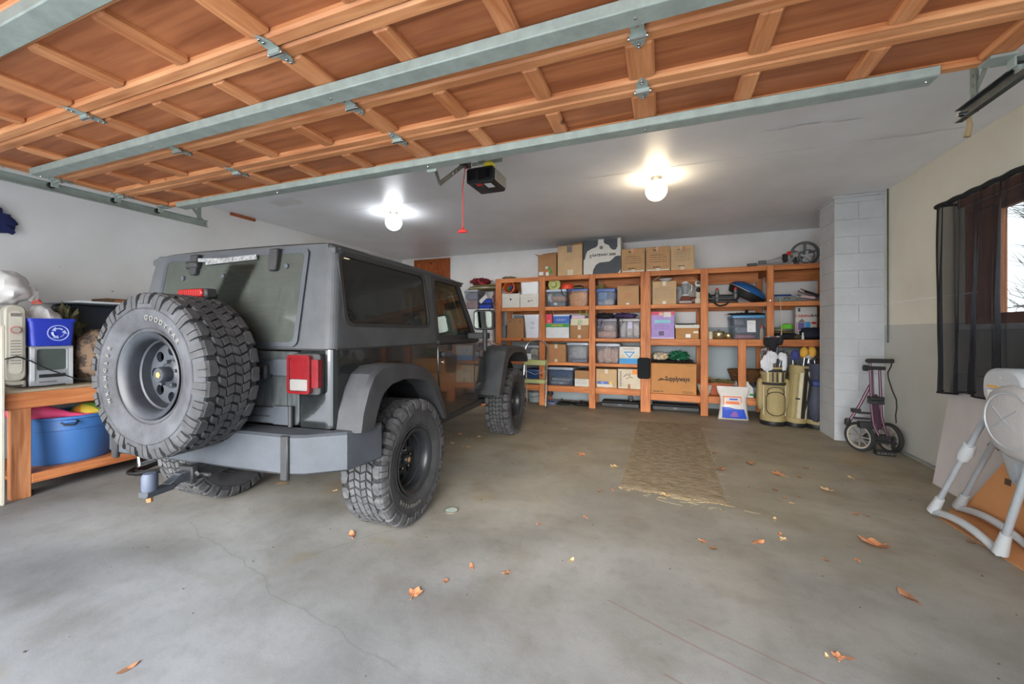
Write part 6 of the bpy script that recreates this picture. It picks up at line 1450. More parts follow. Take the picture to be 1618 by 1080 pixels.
# ================================================================== WORKBENCH ON THE LEFT
BXF, BZT = -4.6, .835
wb = thing('workbench', 'rough timber workbench along the left wall with open lower shelf', 'workbench', (0, 0, 0))
MWB = wood('bench_wood_long', (160, 92, 54), (208, 138, 88), 1)
MWBz = wood('bench_wood_post', (156, 96, 60), (200, 138, 94), 2)
MWBx = wood('bench_wood_cross', (160, 90, 50), (206, 132, 80), 0)
BY0, BY1 = 1.446, 3.35
obj('front_rail', MB().box(BXF-.04, BY0, .69, BXF, BY1, .815), MWB, parent=wb, bevel=.004, smooth=0)
obj('end_rail', MB().box(XL+.02, BY0-.0, .69, BXF-.041, BY0+.04, .815), MWBx, parent=wb, bevel=.004, smooth=0)
obj('end_rail', MB().box(XL+.02, BY1-.04, .69, BXF-.041, BY1, .815), MWBx, parent=wb, bevel=.004, smooth=0)
obj('bench_top', MB().box(XL+.005, BY0-.005, .816, BXF+.003, BY1, BZT), mat('worn_plywood', (150, 138, 116), .7, var=.18, scale=5), parent=wb, smooth=0)
for y in (BY0+.045, BY1-.15):
    for x in (BXF-.045, XL+.05):
        obj('leg', MB().box(x-.04, y, 0, x+.04, y+.10, .815), MWBz, parent=wb, bevel=.004, smooth=0)
obj('lower_rail', MB().box(BXF-.045, BY0+.146, .10, BXF-.005, BY1-.151, .175), MWB, parent=wb, bevel=.004, smooth=0)
for k in range(4): obj('shelf_plank', MB().box(XL+.08+k*.185, BY0+.05, .15, XL+.08+k*.185+.178, BY1-.05, .175), MWB, parent=wb, smooth=0)
def ay(u, x): return at_x(u, 500, x)[0]
def az(u, v, x): return at_x(u, v, x)[1]
# oil heater, its control end to the room
hx = -4.72; y0, y1 = ay(7, hx), ay(42, hx); H0 = BZT+.001; hz = az(25, 481, hx)
t = thing('oil_heater', 'off-white oil-filled column heater standing on the left end of the bench', 'heater', (hx, (y0+y1)/2, H0)); w = y1-y0; hh = hz-H0
M_htr = mat('heater_enamel', (176, 172, 158), .45, var=.06)
obj('control_end', MB().prism(rrect(-w/2, .06, w/2, hh, .05, 5), lambda a, b, d: (-d, a, b), 0, .07), M_htr, parent=t, bevel=.01)
for k in range(5):
    obj('fin', MB().prism(rrect(-w*.42, .08, w*.42, hh-.02, .04, 4), lambda a, b, d: (-.10-k*.075-d, a, b), 0, .045), M_htr, parent=t, bevel=.008)
obj('grille_panel', MB().prism(rrect(-w*.3, .12, w*.3, hh-.05, .03, 4), lambda a, b, d: (.004-d, a, b), 0, .006), mat('pale_heater_panel', (196, 192, 178), .5), parent=t)
for k in range(9): obj('vent_slot', MB().box(.004, -w*.24, hh*.30+k*.022, .006, w*.24, hh*.30+k*.022+.006), M_grayink, parent=t, smooth=0)
obj('knob_ring', MB().lathe([(.032, .004), (.032, .010), (.024, .010), (.024, .004)], 20, 'x', c=(0, 0, hh*.70), closed=True), mat('rose_ring', (196, 140, 136), .5), parent=t)
obj('knob', MB().lathe([(.022, .004), (.020, .022), (0, .022)], 20, 'x', c=(0, 0, hh*.70)), M_htr, parent=t)
obj('top_emblem', MB().box(.004, -.028, hh*.86, .006, .028, hh*.90), M_grayink, parent=t)
for yy in (-w*.42, w*.42): obj('foot', MB().cyl((-.03, yy*1.15, .028), (-.03, yy*1.0, .028), .027, seg=14), M_grayink, parent=t)
obj('foot_bar', MB().box(-.05, -w*.5, .03, -.02, w*.5, .06), M_htr, parent=t)
obj('power_cord', MB().tube([(.012, -.06, hh*.36), (.02, -.10, hh*.22), (.025, -.08, hh*.06), (.03, .02, .012), (.05, .14, .008), (.04, .26, .012)], .005).tube([(.012, -.06, hh*.36), (.014, .0, hh*.39), (.016, .07, hh*.33), (.03, .16, hh*.22), (.05, .3, .06), (.05, .42, .012)], .005), M_black, parent=t)
# television
tx = -4.73; y0, y1 = ay(47, tx), ay(116, tx); tz = az(80, 546, tx)
t = thing('small_television', 'small silver tube television under the blue recycling bin', 'television', (tx, (y0+y1)/2, H0)); w = y1-y0; hh = tz-H0
M_silver = mat('silver_plastic', (168, 172, 176), .4, metal=.2)
obj('cabinet', MB().taper((-.20, 0, .0), .16, w*.40, (-.20, 0, hh-.02), .16, w*.36).box(-.07, -w/2, 0, -.03, w/2, hh-.002), M_black, parent=t, bevel=.01)
obj('front_bezel', MB().plate([(-w/2, .0), (w/2, .0), (w/2, hh-.002), (-w/2, hh-.002)], rrect(-w*.34, hh*.40, w*.34, hh*.92, .015, 3), lambda a, b, d: (.0-d, a, b), .03), M_silver, parent=t, bevel=.003)
obj('screen', MB().prism(rrect(-w*.35, hh*.39, w*.35, hh*.93, .015, 3), lambda a, b, d: (-.012-d, a, b), 0, .01), mat('grey_screen_glass', (88, 96, 92), .12), parent=t)
for s in (1, -1): obj('speaker_strip', MB().box(-.0, min(s*w*.40, s*w*.48), .05, .006, max(s*w*.40, s*w*.48), hh-.02), mat('pale_strip', (196, 198, 198), .5), parent=t)
obj('tape_slot', MB().box(.0, -w*.3, hh*.22, .004, w*.3, hh*.30), M_darksteel, parent=t); obj('button_row', MB().box(.0, -w*.3, hh*.10, .004, w*.1, hh*.13), M_grayink, parent=t)
TVZ = tz + .001
# blue recycling bin
bx_ = -4.72; y0, y1 = ay(44, bx_), ay(121, bx_); bz = az(80, 503, bx_)
t = thing('recycling_bin', 'blue recycling bin with white arrows symbol, standing on the television', 'bin', (bx_, (y0+y1)/2, TVZ)); w = y1-y0; hh = bz-TVZ
M_rb = mat('recycling_blue', (44, 62, 178), .4)
R = lambda s, z, i: [(p, q, z) for p, q in rrect(-.36*s-.0+i, -w/2*s+i, -.0*s-i, w/2*s-i, .03, 4)]
obj('tub', MB().loft([R(.88, 0, 0), R(.97, hh*.88, 0), R(.99, hh*.88, -.004), R(1, hh, -.006), R(1, hh, .006), R(.96, hh*.85, .006), R(.88, .006, .006)]), M_rb, parent=t)
M_pale = mat('pale_blue_print', (176, 190, 232), .6)
for k in range(3):
    a0 = PI/2 + 2*PI*k/3
    pts = [(.036*math.cos(a0+q), .036*math.sin(a0+q)) for q in (-.75, -.35, .05, .45)]
    obj('arrow', MB().tube([(.001, y_*1.0+.03, z_+hh*.47) for y_, z_ in pts], .008, 6, flat=.4).add([( .003, .03+.036*math.cos(a0+.45)+.02*math.cos(a0), hh*.47+.036*math.sin(a0+.45)+.02*math.sin(a0)), (.003, .03+.036*math.cos(a0+.45)-.02*math.cos(a0), hh*.47+.036*math.sin(a0+.45)-.02*math.sin(a0)), (.003, .03+.046*math.cos(a0+1.1), hh*.47+.046*math.sin(a0+1.1))], [(0,1,2)]), M_pale, parent=t, fix=False)
obj('ring_mark', MB().tube([(.001, .03+.062*math.cos(2*PI*k/28), hh*.47+.062*math.sin(2*PI*k/28)) for k in range(28)], .004, 5, closed=True), M_pale, parent=t)
M_film = mat('white_plastic_film', (216, 214, 212), .35, var=.05, bump=.5, bscale=25)
t = thing('white_plastic_bag', 'small white crumpled plastic bag inside the blue recycling bin', 'plastic bag', (-4.88, ay(62, -4.88), TVZ+.012))
obj('bag', MB().blob((0, 0, hh*.55+.03), (.11, .13, hh*.55+.04), amp=.14, freq=2.2, seed=41, seg=30, rings=18), M_film, parent=t)
t = thing('green_garden_waste', 'dark leafy clippings at the back of the recycling bin', 'plant', (-4.95, ay(100, -4.95), TVZ+.012))
obj('leaves', MB().blob((0, 0, hh*.5+.02), (.10, .10, hh*.5+.045), amp=.5, freq=7, seed=42, seg=26, rings=18), mat('dark_foliage', (62, 66, 44), .9, rgb2=(100, 92, 60), scale=30), parent=t, kind='stuff')
# big white bag on the heater
t = thing('white_carrier_bag', 'big white carrier bag with red tie sitting on top of the oil heater', 'plastic bag', (hx-.16, ay(12, hx-.16), hz+.001))
obj('bag', MB().blob((0, -.02, .13), (.17, .13, .135), amp=.13, freq=2.0, seed=51, seg=34, rings=22, flat_bottom=0), M_film, parent=t)
obj('red_tie', MB().tube([(.10, .10, .03), (.14, .12, .045), (.17, .13, .02), (.12, .09, .015)], .012, flat=.5), mat('red_tie', (210, 86, 74), .5), parent=t)
obj('bag_ear', MB().blob((.02, .12, .10), (.04, .04, .06), amp=.25, freq=3, seed=5), M_film, parent=t)
# camouflage bag
cx = -4.80; y0 = ay(122, cx)
t = thing('camouflage_duffel', 'woodland camouflage duffel bag on the bench behind the spare wheel', 'bag', (cx, y0+.22, H0))
M_camo = mat('camouflage_cloth', (126, 104, 84), .9, rgb2=(70, 60, 52), scale=16, thresh=(.48, .56), bump=.3)
nt2 = M_camo.node_tree
obj('bag', MB().blob((-.06, .0, .235), (.20, .22, .235), amp=.08, freq=3, seed=61, power=.7, seg=30, rings=20, flat_bottom=0), M_camo, parent=t)
obj('carry_handle', MB().tube([(.16, -.14, .40), (.20, -.13, .46), (.20, -.05, .53), (.14, -.0, .50)], .014, flat=.5), mat('tan_webbing', (150, 140, 120), .8), parent=t)
obj('side_cord', MB().tube([(.215, -.17, .0), (.225, -.18, .15), (.215, -.18, .30), (.21, -.16, .42)], .008), mat('tan_webbing', (150, 140, 120), .8), parent=t)
cz_ = az(150, 477, -4.95)
t = thing('dark_storage_crate', 'dark grey storage crate behind the camouflage duffel', 'crate', (-5.16, ay(128, -5.0)+.10, H0))
obj('crate', MB().box(-.22, -.16, 0, .0, .62, cz_-H0-.02), mat('dark_crate', (56, 62, 72), .5), parent=t, bevel=.02)
obj('lid', MB().box(-.24, -.20, cz_-H0-.018, .34, .66, cz_-H0+.0), mat('pale_lid', (186, 190, 194), .35), parent=t, bevel=.006)
t = thing('framed_board', 'brown wooden framed board lying on the pale crate lid', 'board', (-5.2, ay(160, -5.1)+.25, cz_+.001))
obj('board', MB().box(-.14, -.22, 0, .12, .6, .05), mat('dark_brown_board', (104, 76, 50), .6, var=.3, scale=12), parent=t, bevel=.004); obj('inner_face', MB().box(.12, -.16, .012, .124, .5, .038), mat('orange_brown_face', (168, 110, 62), .6), parent=t)
# white upright at the bench end
t = obj('white_board', MB().box(-4.592, 1.422, 0, -4.556, 1.442, 1.33), mat('cream_trim', (196, 190, 174), .6), bevel=.004, label='tall narrow cream board standing upright against the bench end', cat='board')
# blue round tub on the lower shelf
tc_ = (-4.94, 1.93, .176)
t = thing('blue_toy_tub', 'large round blue plastic tub of toys on the bench lower shelf', 'tub', tc_)
M_tub = mat('bright_tub_blue', (62, 108, 168), .4, var=.06)
obj('tub', MB().lathe([(.26, 0), (.275, .02), (.292, .28), (.300, .285), (.302, .37), (.318, .375), (.320, .395), (.308, .398), (.296, .38), (.288, .28), (.262, .015), (0, .012)], 48), M_tub, parent=t)
obj('rib', MB().lathe([(.2935, .295), (.305, .30), (.3035, .306)], 48, cap=False), M_tub, parent=t)
for a in (-.35, 1.1, 2.6, 4.2): obj('rim_lug', MB().box(.30, -.04, .345, .328, .04, .37), M_tub, parent=t, rot=(0, 0, a), bevel=.006)
obj('rope_handle', MB().tube([(.315, -.05, .355), (.335, -.03, .33), (.335, .03, .33), (.315, .05, .355)], .007), M_black, parent=t, rot=(0, 0, -.35))
t = thing('pink_toy_bat', 'bright pink toy bat lying across the blue tub rim', 'toy bat', (-4.78, 1.74, .176+.372))
obj('bat', MB().lathe([(.0, -.26), (.05, -.25), (.072, -.20), (.070, -.08), (.045, .05), (.028, .12), (.026, .22), (.034, .24), (.036, .26), (.0, .265)], 20, 'y'), mat('hot_pink', (236, 84, 130), .4), parent=t, rot=(-.30, 0, -.35), loc=(0, 0, .065))
t = thing('striped_ball', 'green, yellow and orange ball in the blue tub', 'ball', (-4.86, 2.03, .176+.20))
M_bg, M_by, M_bo = mat('ball_green', (128, 168, 76), .5), mat('ball_yellow', (222, 190, 70), .5), mat('ball_orange', (230, 140, 50), .5)
q = MB(); 
for k in range(6): q.lathe([(.135*math.sin(PI*i/10), .135-.135*math.cos(PI*i/10)) for i in range(11)], 6, c=(0, 0, 0), mi=k % 3, a0=2*PI*k/6, a1=2*PI*(k+1)/6, cap=False)
obj('ball', q, [M_bg, M_bo, M_by], parent=t, rot=(.5, .0, .4), loc=(.0, .05, .03))
t = thing('blue_frisbee', 'dark blue toy lid lying inside the blue tub', 'toy', (-5.04, 1.90, .176+.33))
obj('lid', MB().lathe([(0, .0), (.17, .0), (.18, .02), (.17, .04), (0, .045)], 24), M_blue, parent=t, rot=(.1, .15, 0))
# things beyond the tub
for k, (y, r, h, lab, m_) in enumerate(((2.45, .15, .36, 'dark grey bucket beside the blue tub on the lower shelf', mat('dark_grey_bucket', (84, 90, 96), .5)), (2.82, .17, .33, 'mid grey rounded bin at the far end of the bench shelf', mat('slate_plastic', (110, 116, 124), .5)))):
    t = thing('grey_bucket', lab, 'bucket', (-4.86, y, .176))
    obj('bucket', MB().lathe([(r*.8, 0), (r*.95, h*.95), (r*1.03, h*.96), (r*1.03, h), (r*.9, h), (r*.76, .01), (0, .01)], 26), m_, parent=t)
    obj('handle', MB().tube([(r, 0, h*.93), (r*1.15, 0, h*.7), (r*1.1, .06, h*.5), (r, 0, h*.93)], .005), M_steel, parent=t)
t = thing('coiled_hose', 'black coiled hose lying on the floor by the bench', 'hose', (-4.42, 2.62, 0))
q = MB()
for k in range(4): q.tube([((.30+.03*k)*.55*math.cos(2*PI*i/30), (.42+.03*k)*math.sin(2*PI*i/30), .016+.014*(k % 2)) for i in range(30)], .013, 6, closed=True)
obj('coil', q, M_black, parent=t)
obj('clip', MB().tube([(.10, -.1, .06), (.16, .0, .075), (.14, .12, .07), (.08, .0, .06)], .014), mat('slate_plastic', (110, 116, 124), .5), parent=t)
t = obj('green_scrap', MB().blob((0, 0, .012), (.03, .025, .012), amp=.3, freq=5), M_green, loc=(-4.75, 1.62, 0), label='small green scrap on the floor behind the bench leg', cat='litter')
# blue cloth hanging on the left wall
y0, z0 = at_x(-6, 348, XL+.06)
t = thing('blue_wall_cloth', 'dark blue cloth hung high on the left wall at the picture edge', 'cloth', (XL+.06, y0, z0))
obj('cloth', MB().blob((0, -.05, 0), (.04, .15, .11), amp=.35, freq=4, seed=71), mat('navy_blue_cloth', (36, 44, 96), .85), parent=t); obj('hook', MB().tube([(-.06, -.02, .06), (.0, -.02, .07), (.03, -.02, .12)], .006), M_darksteel, parent=t)

# ================================================================== STEPLADDER
lx0, lx1, ly = -2.27, -1.865, 6.50
t = thing('stepladder', 'small folding stepladder with chrome arch and yellow-green steps, leaning on the shelves', 'stepladder', (0, 0, 0))
def lp(x, z): return (x, ly + .17*z, z)
q = MB(); r = (lx1-lx0)/2; cxl = (lx0+lx1)/2; hA = 1.14 - r*.8
q.tube([lp(lx0-.01, .01)] + [lp(lx0, hA)] + [lp(cxl - r*math.cos(PI*k/10), hA + r*.8*math.sin(PI*k/10)) for k in range(1, 10)] + [lp(lx1, hA), lp(lx1+.01, .01)], .012, 8)
obj('arch_frame', q, M_chrome, parent=t)
obj('rear_legs', MB().tube([(lx0+.03, ly+.10, .80), (lx0+.03, ly+.17, .02)], .010).tube([(lx1-.03, ly+.10, .80), (lx1-.03, ly+.17, .02)], .010), M_chrome, parent=t)
M_step = mat('yellow_green_step', (176, 180, 122), .6, var=.06)
for z, h_ in ((.80, .09), (.47, .065)):
    s_ = obj('step', MB().box(lx0+.012, ly+.17*z-.06, z-h_, lx1-.012, ly+.17*z+.06, z), M_step, parent=t, bevel=.006)
    for k in range(4): obj('tread_line', MB().box(lx0+.014, ly+.17*z-.0612, z-h_+.012+k*h_*.22, lx1-.014, ly+.17*z-.060, z-h_+.015+k*h_*.22), mat('step_line', (140, 144, 96), .6), parent=s_, smooth=0)
obj('brace', MB().bar((lx0+.01, ly+.08, .62), (cxl, ly+.09, .55), .02, .005).bar((lx1-.01, ly+.08, .62), (cxl, ly+.09, .55), .02, .005), M_alu, parent=t)
for x in (lx0-.01, lx1+.01): obj('rubber_foot', MB().cyl((x, ly, 0), (x, ly+.006, .035), .016), M_black, parent=t)

# ================================================================== SALT BAG
t = thing('salt_bag', 'white plastic sack with orange and blue print standing before the short shelf post', 'sack', (.955, 6.62, 0))
M_sack = mat('sack_white', (206, 202, 196), .4, var=.05, bump=.4, bscale=20)
def sackring(w, d, z, y, n=16): return [(w/2*math.copysign(abs(math.cos(2*PI*k/n))**.5, math.cos(2*PI*k/n)), y + d/2*math.copysign(abs(math.sin(2*PI*k/n))**.8, math.sin(2*PI*k/n)), z) for k in range(n)]
prof = [(.40, .06, 0, -.0), (.39, .13, .04, -.0), (.36, .15, .15, 0), (.34, .14, .26, .005), (.35, .10, .34, .01), (.41, .03, .40, .02), (.43, .014, .48, .03)]
obj('sack', MB().loft([sackring(w, d, z, y) for w, d, z, y in prof]), M_sack, parent=t, smooth=60)
def onsack(a, b, d):     # printed film on the sack's front
    for (w0, d0, z0, y0), (w1, d1, z1, y1) in zip(prof, prof[1:]):
        if z0 <= b <= z1:
            k = (b-z0)/(z1-z0); w = w0+(w1-w0)*k; dd = d0+(d1-d0)*k; y = y0+(y1-y0)*k
            c = min(.98, abs(a)/(w/2)); cc = c**2; s = math.sqrt(max(0, 1-cc*cc))**.8
            return (a, y - dd/2*s - .003 - d, b)
    return (a, -.05, b)
def sprint(pts, m, name, off=0, n=1):
    # subdivide a quad patch given by left/right edges bottom->top
    (x0, z0, x1), (x2, z2, x3) = pts; q = MB(); N = 8
    for i in range(N):
        for j in range(N):
            g = []
            for (ii, jj) in ((i, j), (i+1, j), (i+1, j+1), (i, j+1)):
                f = jj/N; a = (x0+(x2-x0)*f) + ((x1+(x3-x1)*f) - (x0+(x2-x0)*f))*ii/N
                g.append(onsack(a, z0+(z2-z0)*f, off))
            q.add(g, [(0,1,2,3)])
    obj(name, q, m, parent=t, smooth=60, fix=False)
M_sblue, M_sor = mat('sack_blue_print', (40, 78, 190), .45), mat('sack_orange_print', (226, 116, 62), .5)
sprint(((-.15, .03, .17), (-.15, .17, .13)), M_sblue, 'blue_panel'); sprint(((-.15, .17, .02), (-.15, .19, -.06)), M_sblue, 'blue_panel')
sprint(((-.14, .33, .10), (-.14, .345, .10)), M_sor, 'orange_frame', .0015); sprint(((-.14, .22, -.125), (-.14, .33, -.125)), M_sor, 'orange_frame', .0015); sprint(((.09, .26, .10), (.09, .33, .10)), M_sor, 'orange_frame', .0015)
sprint(((-.11, .235, .08), (-.10, .275, .06)), M_sor, 'orange_lettering', .002); sprint(((-.06, .295, .05), (-.05, .315, .05)), M_sblue, 'blue_emblem', .002)
for k in range(4): sprint(((-.05+.012*k, .06+.02*k, .06-.008*k), (-.05+.012*k, .068+.02*k, .06-.008*k)), mat('sack_rose', (206, 110, 140), .5), 'small_print', .002)
obj('handle_slot', MB().prism(rrect(-.06, .435, .06, .455, .009, 3), lambda a, b, d: (a, .018+d, b), 0, .004), M_darkink, parent=t)

# ================================================================== GOLF BAGS
M_tan = mat('tan_nylon', (158, 142, 98), .7, var=.08, scale=8, bump=.15)
M_cream = mat('cream_nylon', (198, 188, 160), .7)
M_pipe = mat('black_piping', (38, 36, 34), .7)
def golf_bag(x, y, r, h, label, main, alt, lean, pockets=True, group='golf bags beside the block pillar'):
    t = thing('golf_bag', label, 'golf bag', (x, y, 0), 0, group)
    T = Matrix.Rotation(lean[0], 4, 'X') @ Matrix.Rotation(lean[1], 4, 'Y')
    def B(): q = MB(); q.T = T; return q
    obj('body', B().lathe([(r, .03), (r*1.02, .10), (r*.98, .3), (r*.95, h-.12), (r*1.02, h-.10), (r*1.03, h), (r*.9, h), (r*.88, h-.05), (0, h-.05)], 32), main, parent=t)
    obj('base', B().lathe([(r*1.02, 0), (r*1.06, .02), (r*1.04, .06), (r*.9, .06)], 32), M_black, parent=t)
    obj('base_band', B().lathe([(r*1.045, .062), (r*1.045, .115), (r*1.0, .118)], 32, cap=False), M_tan, parent=t)
    if pockets:
        def arc(z0, z1, w, out):
            return rrect(-w, z0, w, z1, min(w*.98, (z1-z0)*.48), 8)
        def wrap(a, b, d): th = a/r; return ((r+d)*math.sin(th), -(r+d)*math.cos(th), b)
        def pocket(z0, z1, w, m, d=.03, name='pocket'):
            o_ = arc(z0, z1, w, d); n = len(o_); q = B(); cx_, cz_ = 0, (z0+z1)/2
            rr_ = [[wrap(a*k, cz_+(b-cz_)*k, dd) for a, b in o_] for k, dd in ((1.02, -.01), (1, d*.8), (.93, d), (.6, d+.004), (.2, d+.005))]
            for s in (1, -1): pass
            q.loft(rr_, caps=False); q.add(rr_[-1], [tuple(range(n))])
            p = obj(name, q, m, parent=t, smooth=60)
            obj('zip', B().tube([wrap(a*1.0, cz_+(b-cz_)*1.0, d*.85) for a, b in o_], .006, 6, closed=True), M_pipe, parent=p)
        pocket(.15, .47, r*.62, M_tan, .045)
        pocket(.40, .53, r*.55, M_tan, .035)
        obj('waist_strap', B().lathe([(r*1.03, .555), (r*1.05, .56), (r*1.05, .585), (r*1.03, .59)], 32, cap=False), M_pipe, parent=t)
        obj('top_strap', B().lathe([(r*1.03, h-.065), (r*1.05, h-.06), (r*1.05, h-.03), (r*1.03, h-.025)], 32, cap=False), M_pipe, parent=t)
        for th, m_, w_ in ((-.55, M_cream, .022), (-.2, M_pipe, .016), (.12, M_pipe, .014), (.35, M_cream, .018), (.62, M_pipe, .012)):
            q = B()
            q.bar(wrap(th*r, .60, .008), wrap(th*r, h-.07, .008), w_, .012, up=(math.sin(th), -math.cos(th), 0))
            obj('panel_strip', q, m_, parent=t)
        for s in (1, -1):
            obj('side_pocket', B().blob((s*r*1.02, -.01, .42), (.045, .07, .22), amp=.05, power=.7, seed=s+3), M_tan, parent=t)
            obj('side_piping', B().bar(wrap(s*r*.98, .14, .004), wrap(s*r*.98, .55, .004), .012, .01, up=(s, 0, 0)), M_cream, parent=t)
    return t, B
t, B = golf_bag(1.425, 6.50, .150, .80, 'tan golf bag with black piping, arched pockets and white towel', M_tan, M_cream, (0, 0))
def club(B, t, x, y, h, kind, tilt, m, zb=.70):
    if kind == 'iron':
        q = B().cyl((x, y, zb), (x+tilt[0], y+tilt[1], h), .006, seg=8, mi=0)
        p = obj('club_shaft', q, M_steel, parent=t)
        obj('club_head', B().prism([(0, 0), (.065, -.005), (.075, .02), (.06, .045), (0, .02)], lambda a, b, d: (x+tilt[0]+a, y+tilt[1]+d, h+b-.01), -.008, .01), M_chrome, parent=p)
    else:
        q = B().cyl((x, y, zb), (x+tilt[0], y+tilt[1], h), .007, seg=8)
        p = obj('club_shaft', q, M_black, parent=t)
        obj('head_cover', B().blob((x+tilt[0], y+tilt[1]-.01, h+.03), (.05, .05, .075), amp=.08, seed=int(h*100), power=.9), m, parent=p)
M_hood = mat('dark_knit_cover', (34, 34, 38), .9, var=.3, scale=30)
club(B, t, .0, .0, 1.08, 'wood', (.0, .0), M_hood); club(B, t, .04, -.02, 1.14, 'wood', (.03, 0), M_hood); club(B, t, -.04, .02, 1.12, 'wood', (-.02, 0), M_hood)
obj('cover_top', B().lathe([(.03, .98), (.045, 1.06), (.095, 1.17), (.098, 1.21), (0, 1.22)], 20), M_hood, parent=t)
for k in range(7): obj('cover_pattern', B().blob((.085*math.sin(k*.45-1.3), -.06*math.cos(k*.45-1.3)-.02, 1.215), (.018, .02, .014), seg=8, rings=5), mat('cover_pattern_%d' % (k % 3), ((170, 80, 80), (180, 170, 150), (110, 120, 150))[k % 3], .8), parent=t)
for k, (x, y, h) in enumerate(((-.10, .03, 1.03), (-.12, -.02, .98), (.09, .03, .97), (.11, -.01, .94), (.06, .05, 1.0))): club(B, t, x*.8, y, h, 'iron', (x*.5, 0), None)
tw = thing('white_golf_towel', 'white towel draped over the top of the tan golf bag', 'towel', (1.425, 6.50, 0))
M_towel = mat('white_towelling', (206, 208, 214), .95, var=.06, bump=.5)
for k, (c, r_) in enumerate((((-.10, -.165, .86), (.075, .02, .11)), ((-.05, -.17, .93), (.065, .02, .09)), ((-.085, -.17, .90), (.03, .03, .13)), ((.10, -.165, .88), (.028, .02, .12)), ((.075, -.165, .95), (.05, .02, .05)))):
    obj('fold', MB().blob(c, r_, amp=.2, freq=2.5, seed=k+80), M_towel, parent=tw, rot=(0, 0, 0))
t, B = golf_bag(1.675, 6.47, .118, .83, 'slim tan and cream golf bag leaning between its neighbours', M_tan, M_cream, (0, .07), pockets=False)
def wr2(a, b, d=0): th = a/.118; return ((.118+d)*math.sin(th), -(.118+d)*math.cos(th), b)
for th, m_, w_, z0, z1 in ((-.5, M_tan, .05, .13, .72), (.0, M_cream, .045, .13, .74), (.45, M_pipe, .05, .13, .80), (.85, M_cream, .03, .12, .76)):
    obj('panel_strip', B().bar(wr2(th*.118, z0, .006), wr2(th*.118, z1, .006), w_, .014, up=(math.sin(th), -math.cos(th), 0)), m_, parent=t, bevel=.004)
obj('shoulder_strap', B().tube([wr2(.02, .80, .03), wr2(.06, .6, .07), wr2(.05, .4, .07), wr2(.03, .18, .035)], .02, flat=.4), M_pipe, parent=t)
obj('clip', B().box(-.05, -.135, .38, .0, -.12, .40), M_pipe, parent=t)
club(B, t, .0, -.02, .98, 'wood', (.03, 0), mat('mustard_cover', (206, 156, 60), .8)); club(B, t, .06, .0, .99, 'wood', (.06, 0), mat('mustard_cover', (206, 156, 60), .8)); club(B, t, -.03, .02, .93, 'wood', (-.03, 0), mat('royal_cover', (60, 66, 130), .8))
for k, (x, y, h) in enumerate(((-.08, .0, .95), (.03, -.05, .95), (.08, -.03, .93))): club(B, t, x*.8, y, h, 'iron', (x*.3, 0), None)
M_navy = mat('navy_nylon', (42, 46, 58), .65, rgb2=(60, 66, 84), scale=5)
t, B = golf_bag(1.93, 6.46, .135, .86, 'dark navy golf bag half hidden by the block pillar', M_navy, M_navy, (0, .0), pockets=False)
obj('big_pocket', B().blob((-.03, -.11, .36), (.105, .07, .27), amp=.06, freq=3, seed=90, power=.75), M_navy, parent=t); obj('pocket_trim', B().blob((-.05, -.13, .60), (.06, .05, .05), amp=.05, seed=91), mat('bright_navy', (50, 62, 110), .6), parent=t)
for k, x in enumerate((-.08, -.03, .03)): club(B, t, x, -.02, .93+.02*k, 'iron', (x*.3, 0), None)

# ================================================================== FOLDED GOLF TROLLEY BY THE PILLAR
t = thing('golf_trolley', 'folded maroon and black golf trolley standing in the corner by the pillar', 'trolley', (2.09, 5.33, 0))
M_maroon = mat('maroon_tube', (92, 62, 78), .35, metal=.4); M_kb = mat('black_joint', (36, 37, 38), .5)
def tw_wheel(c, r, ang, wdt=.035):
    w = obj('wheel', MB().lathe([(r*.80, -wdt*.5), (r*.97, -wdt*.5), (r, -wdt*.2), (r, wdt*.2), (r*.97, wdt*.5), (r*.80, wdt*.5)], 36, 'x', closed=True), M_rubber, parent=t, loc=c, rot=(0, 0, ang))
    obj('rim', MB().lathe([(r*.70, -wdt*.4), (r*.80, -wdt*.45), (r*.80, wdt*.45), (r*.70, wdt*.4)], 36, 'x', closed=True), mat('pale_rim', (170, 164, 150), .45), parent=w)
    q = MB()
    for k in range(8): a = 2*PI*k/8; q.bar((0, 0, 0), (0, r*.74*math.cos(a), r*.74*math.sin(a)), .014, .012, up=(1, 0, 0))
    obj('spokes', q.cyl((-.03, 0, 0), (.03, 0, 0), .022), mat('grey_spokes', (130, 128, 122), .5), parent=w)
# the near wheel stands to the left, the far one to the right against the wall
tw_wheel((-.115, .02, .158), .157, PI+.55); tw_wheel((.155, .06, .158), .157, PI+.3)
obj('axle', MB().cyl((-.11, .02, .158), (.15, .05, .158), .014).box(-.08, -.05, .13, .12, .03, .20), M_kb, parent=t, bevel=.008)
obj('shafts', MB().tube([(-.04, -.02, .97), (-.03, -.02, .5), (-.015, -.03, .30), (.02, -.05, .20)], .013).tube([(.04, -.02, .90), (.055, -.02, .40), (.075, -.03, .28), (.12, -.04, .14)], .013).tube([(-.01, .02, .88), (.005, .02, .40), (.03, .0, .2)], .012), M_maroon, parent=t)
obj('side_arm', MB().tube([(-.03, .0, .72), (-.12, .0, .50), (-.20, .0, .34), (-.22, 0, .30)], .015), M_maroon, parent=t)
obj('arm_fork', MB().box(-.25, -.02, .28, -.20, .02, .34).box(-.19, -.03, .42, -.12, .03, .46).blob((-.225, 0, .31), (.03, .03, .045), seg=10, rings=6), M_kb, parent=t, bevel=.006)
obj('handle', MB().box(-.055, -.045, .955, .155, -.005, 1.0).cyl((-.055, -.045, .975), (-.055, .0, .975), .024), M_kb, parent=t, bevel=.008)
obj('knob', MB().cyl((-.10, -.03, .90), (-.065, -.03, .90), .032, seg=10).cyl((-.065, -.03, .90), (.08, -.03, .90), .02), M_kb, parent=t)
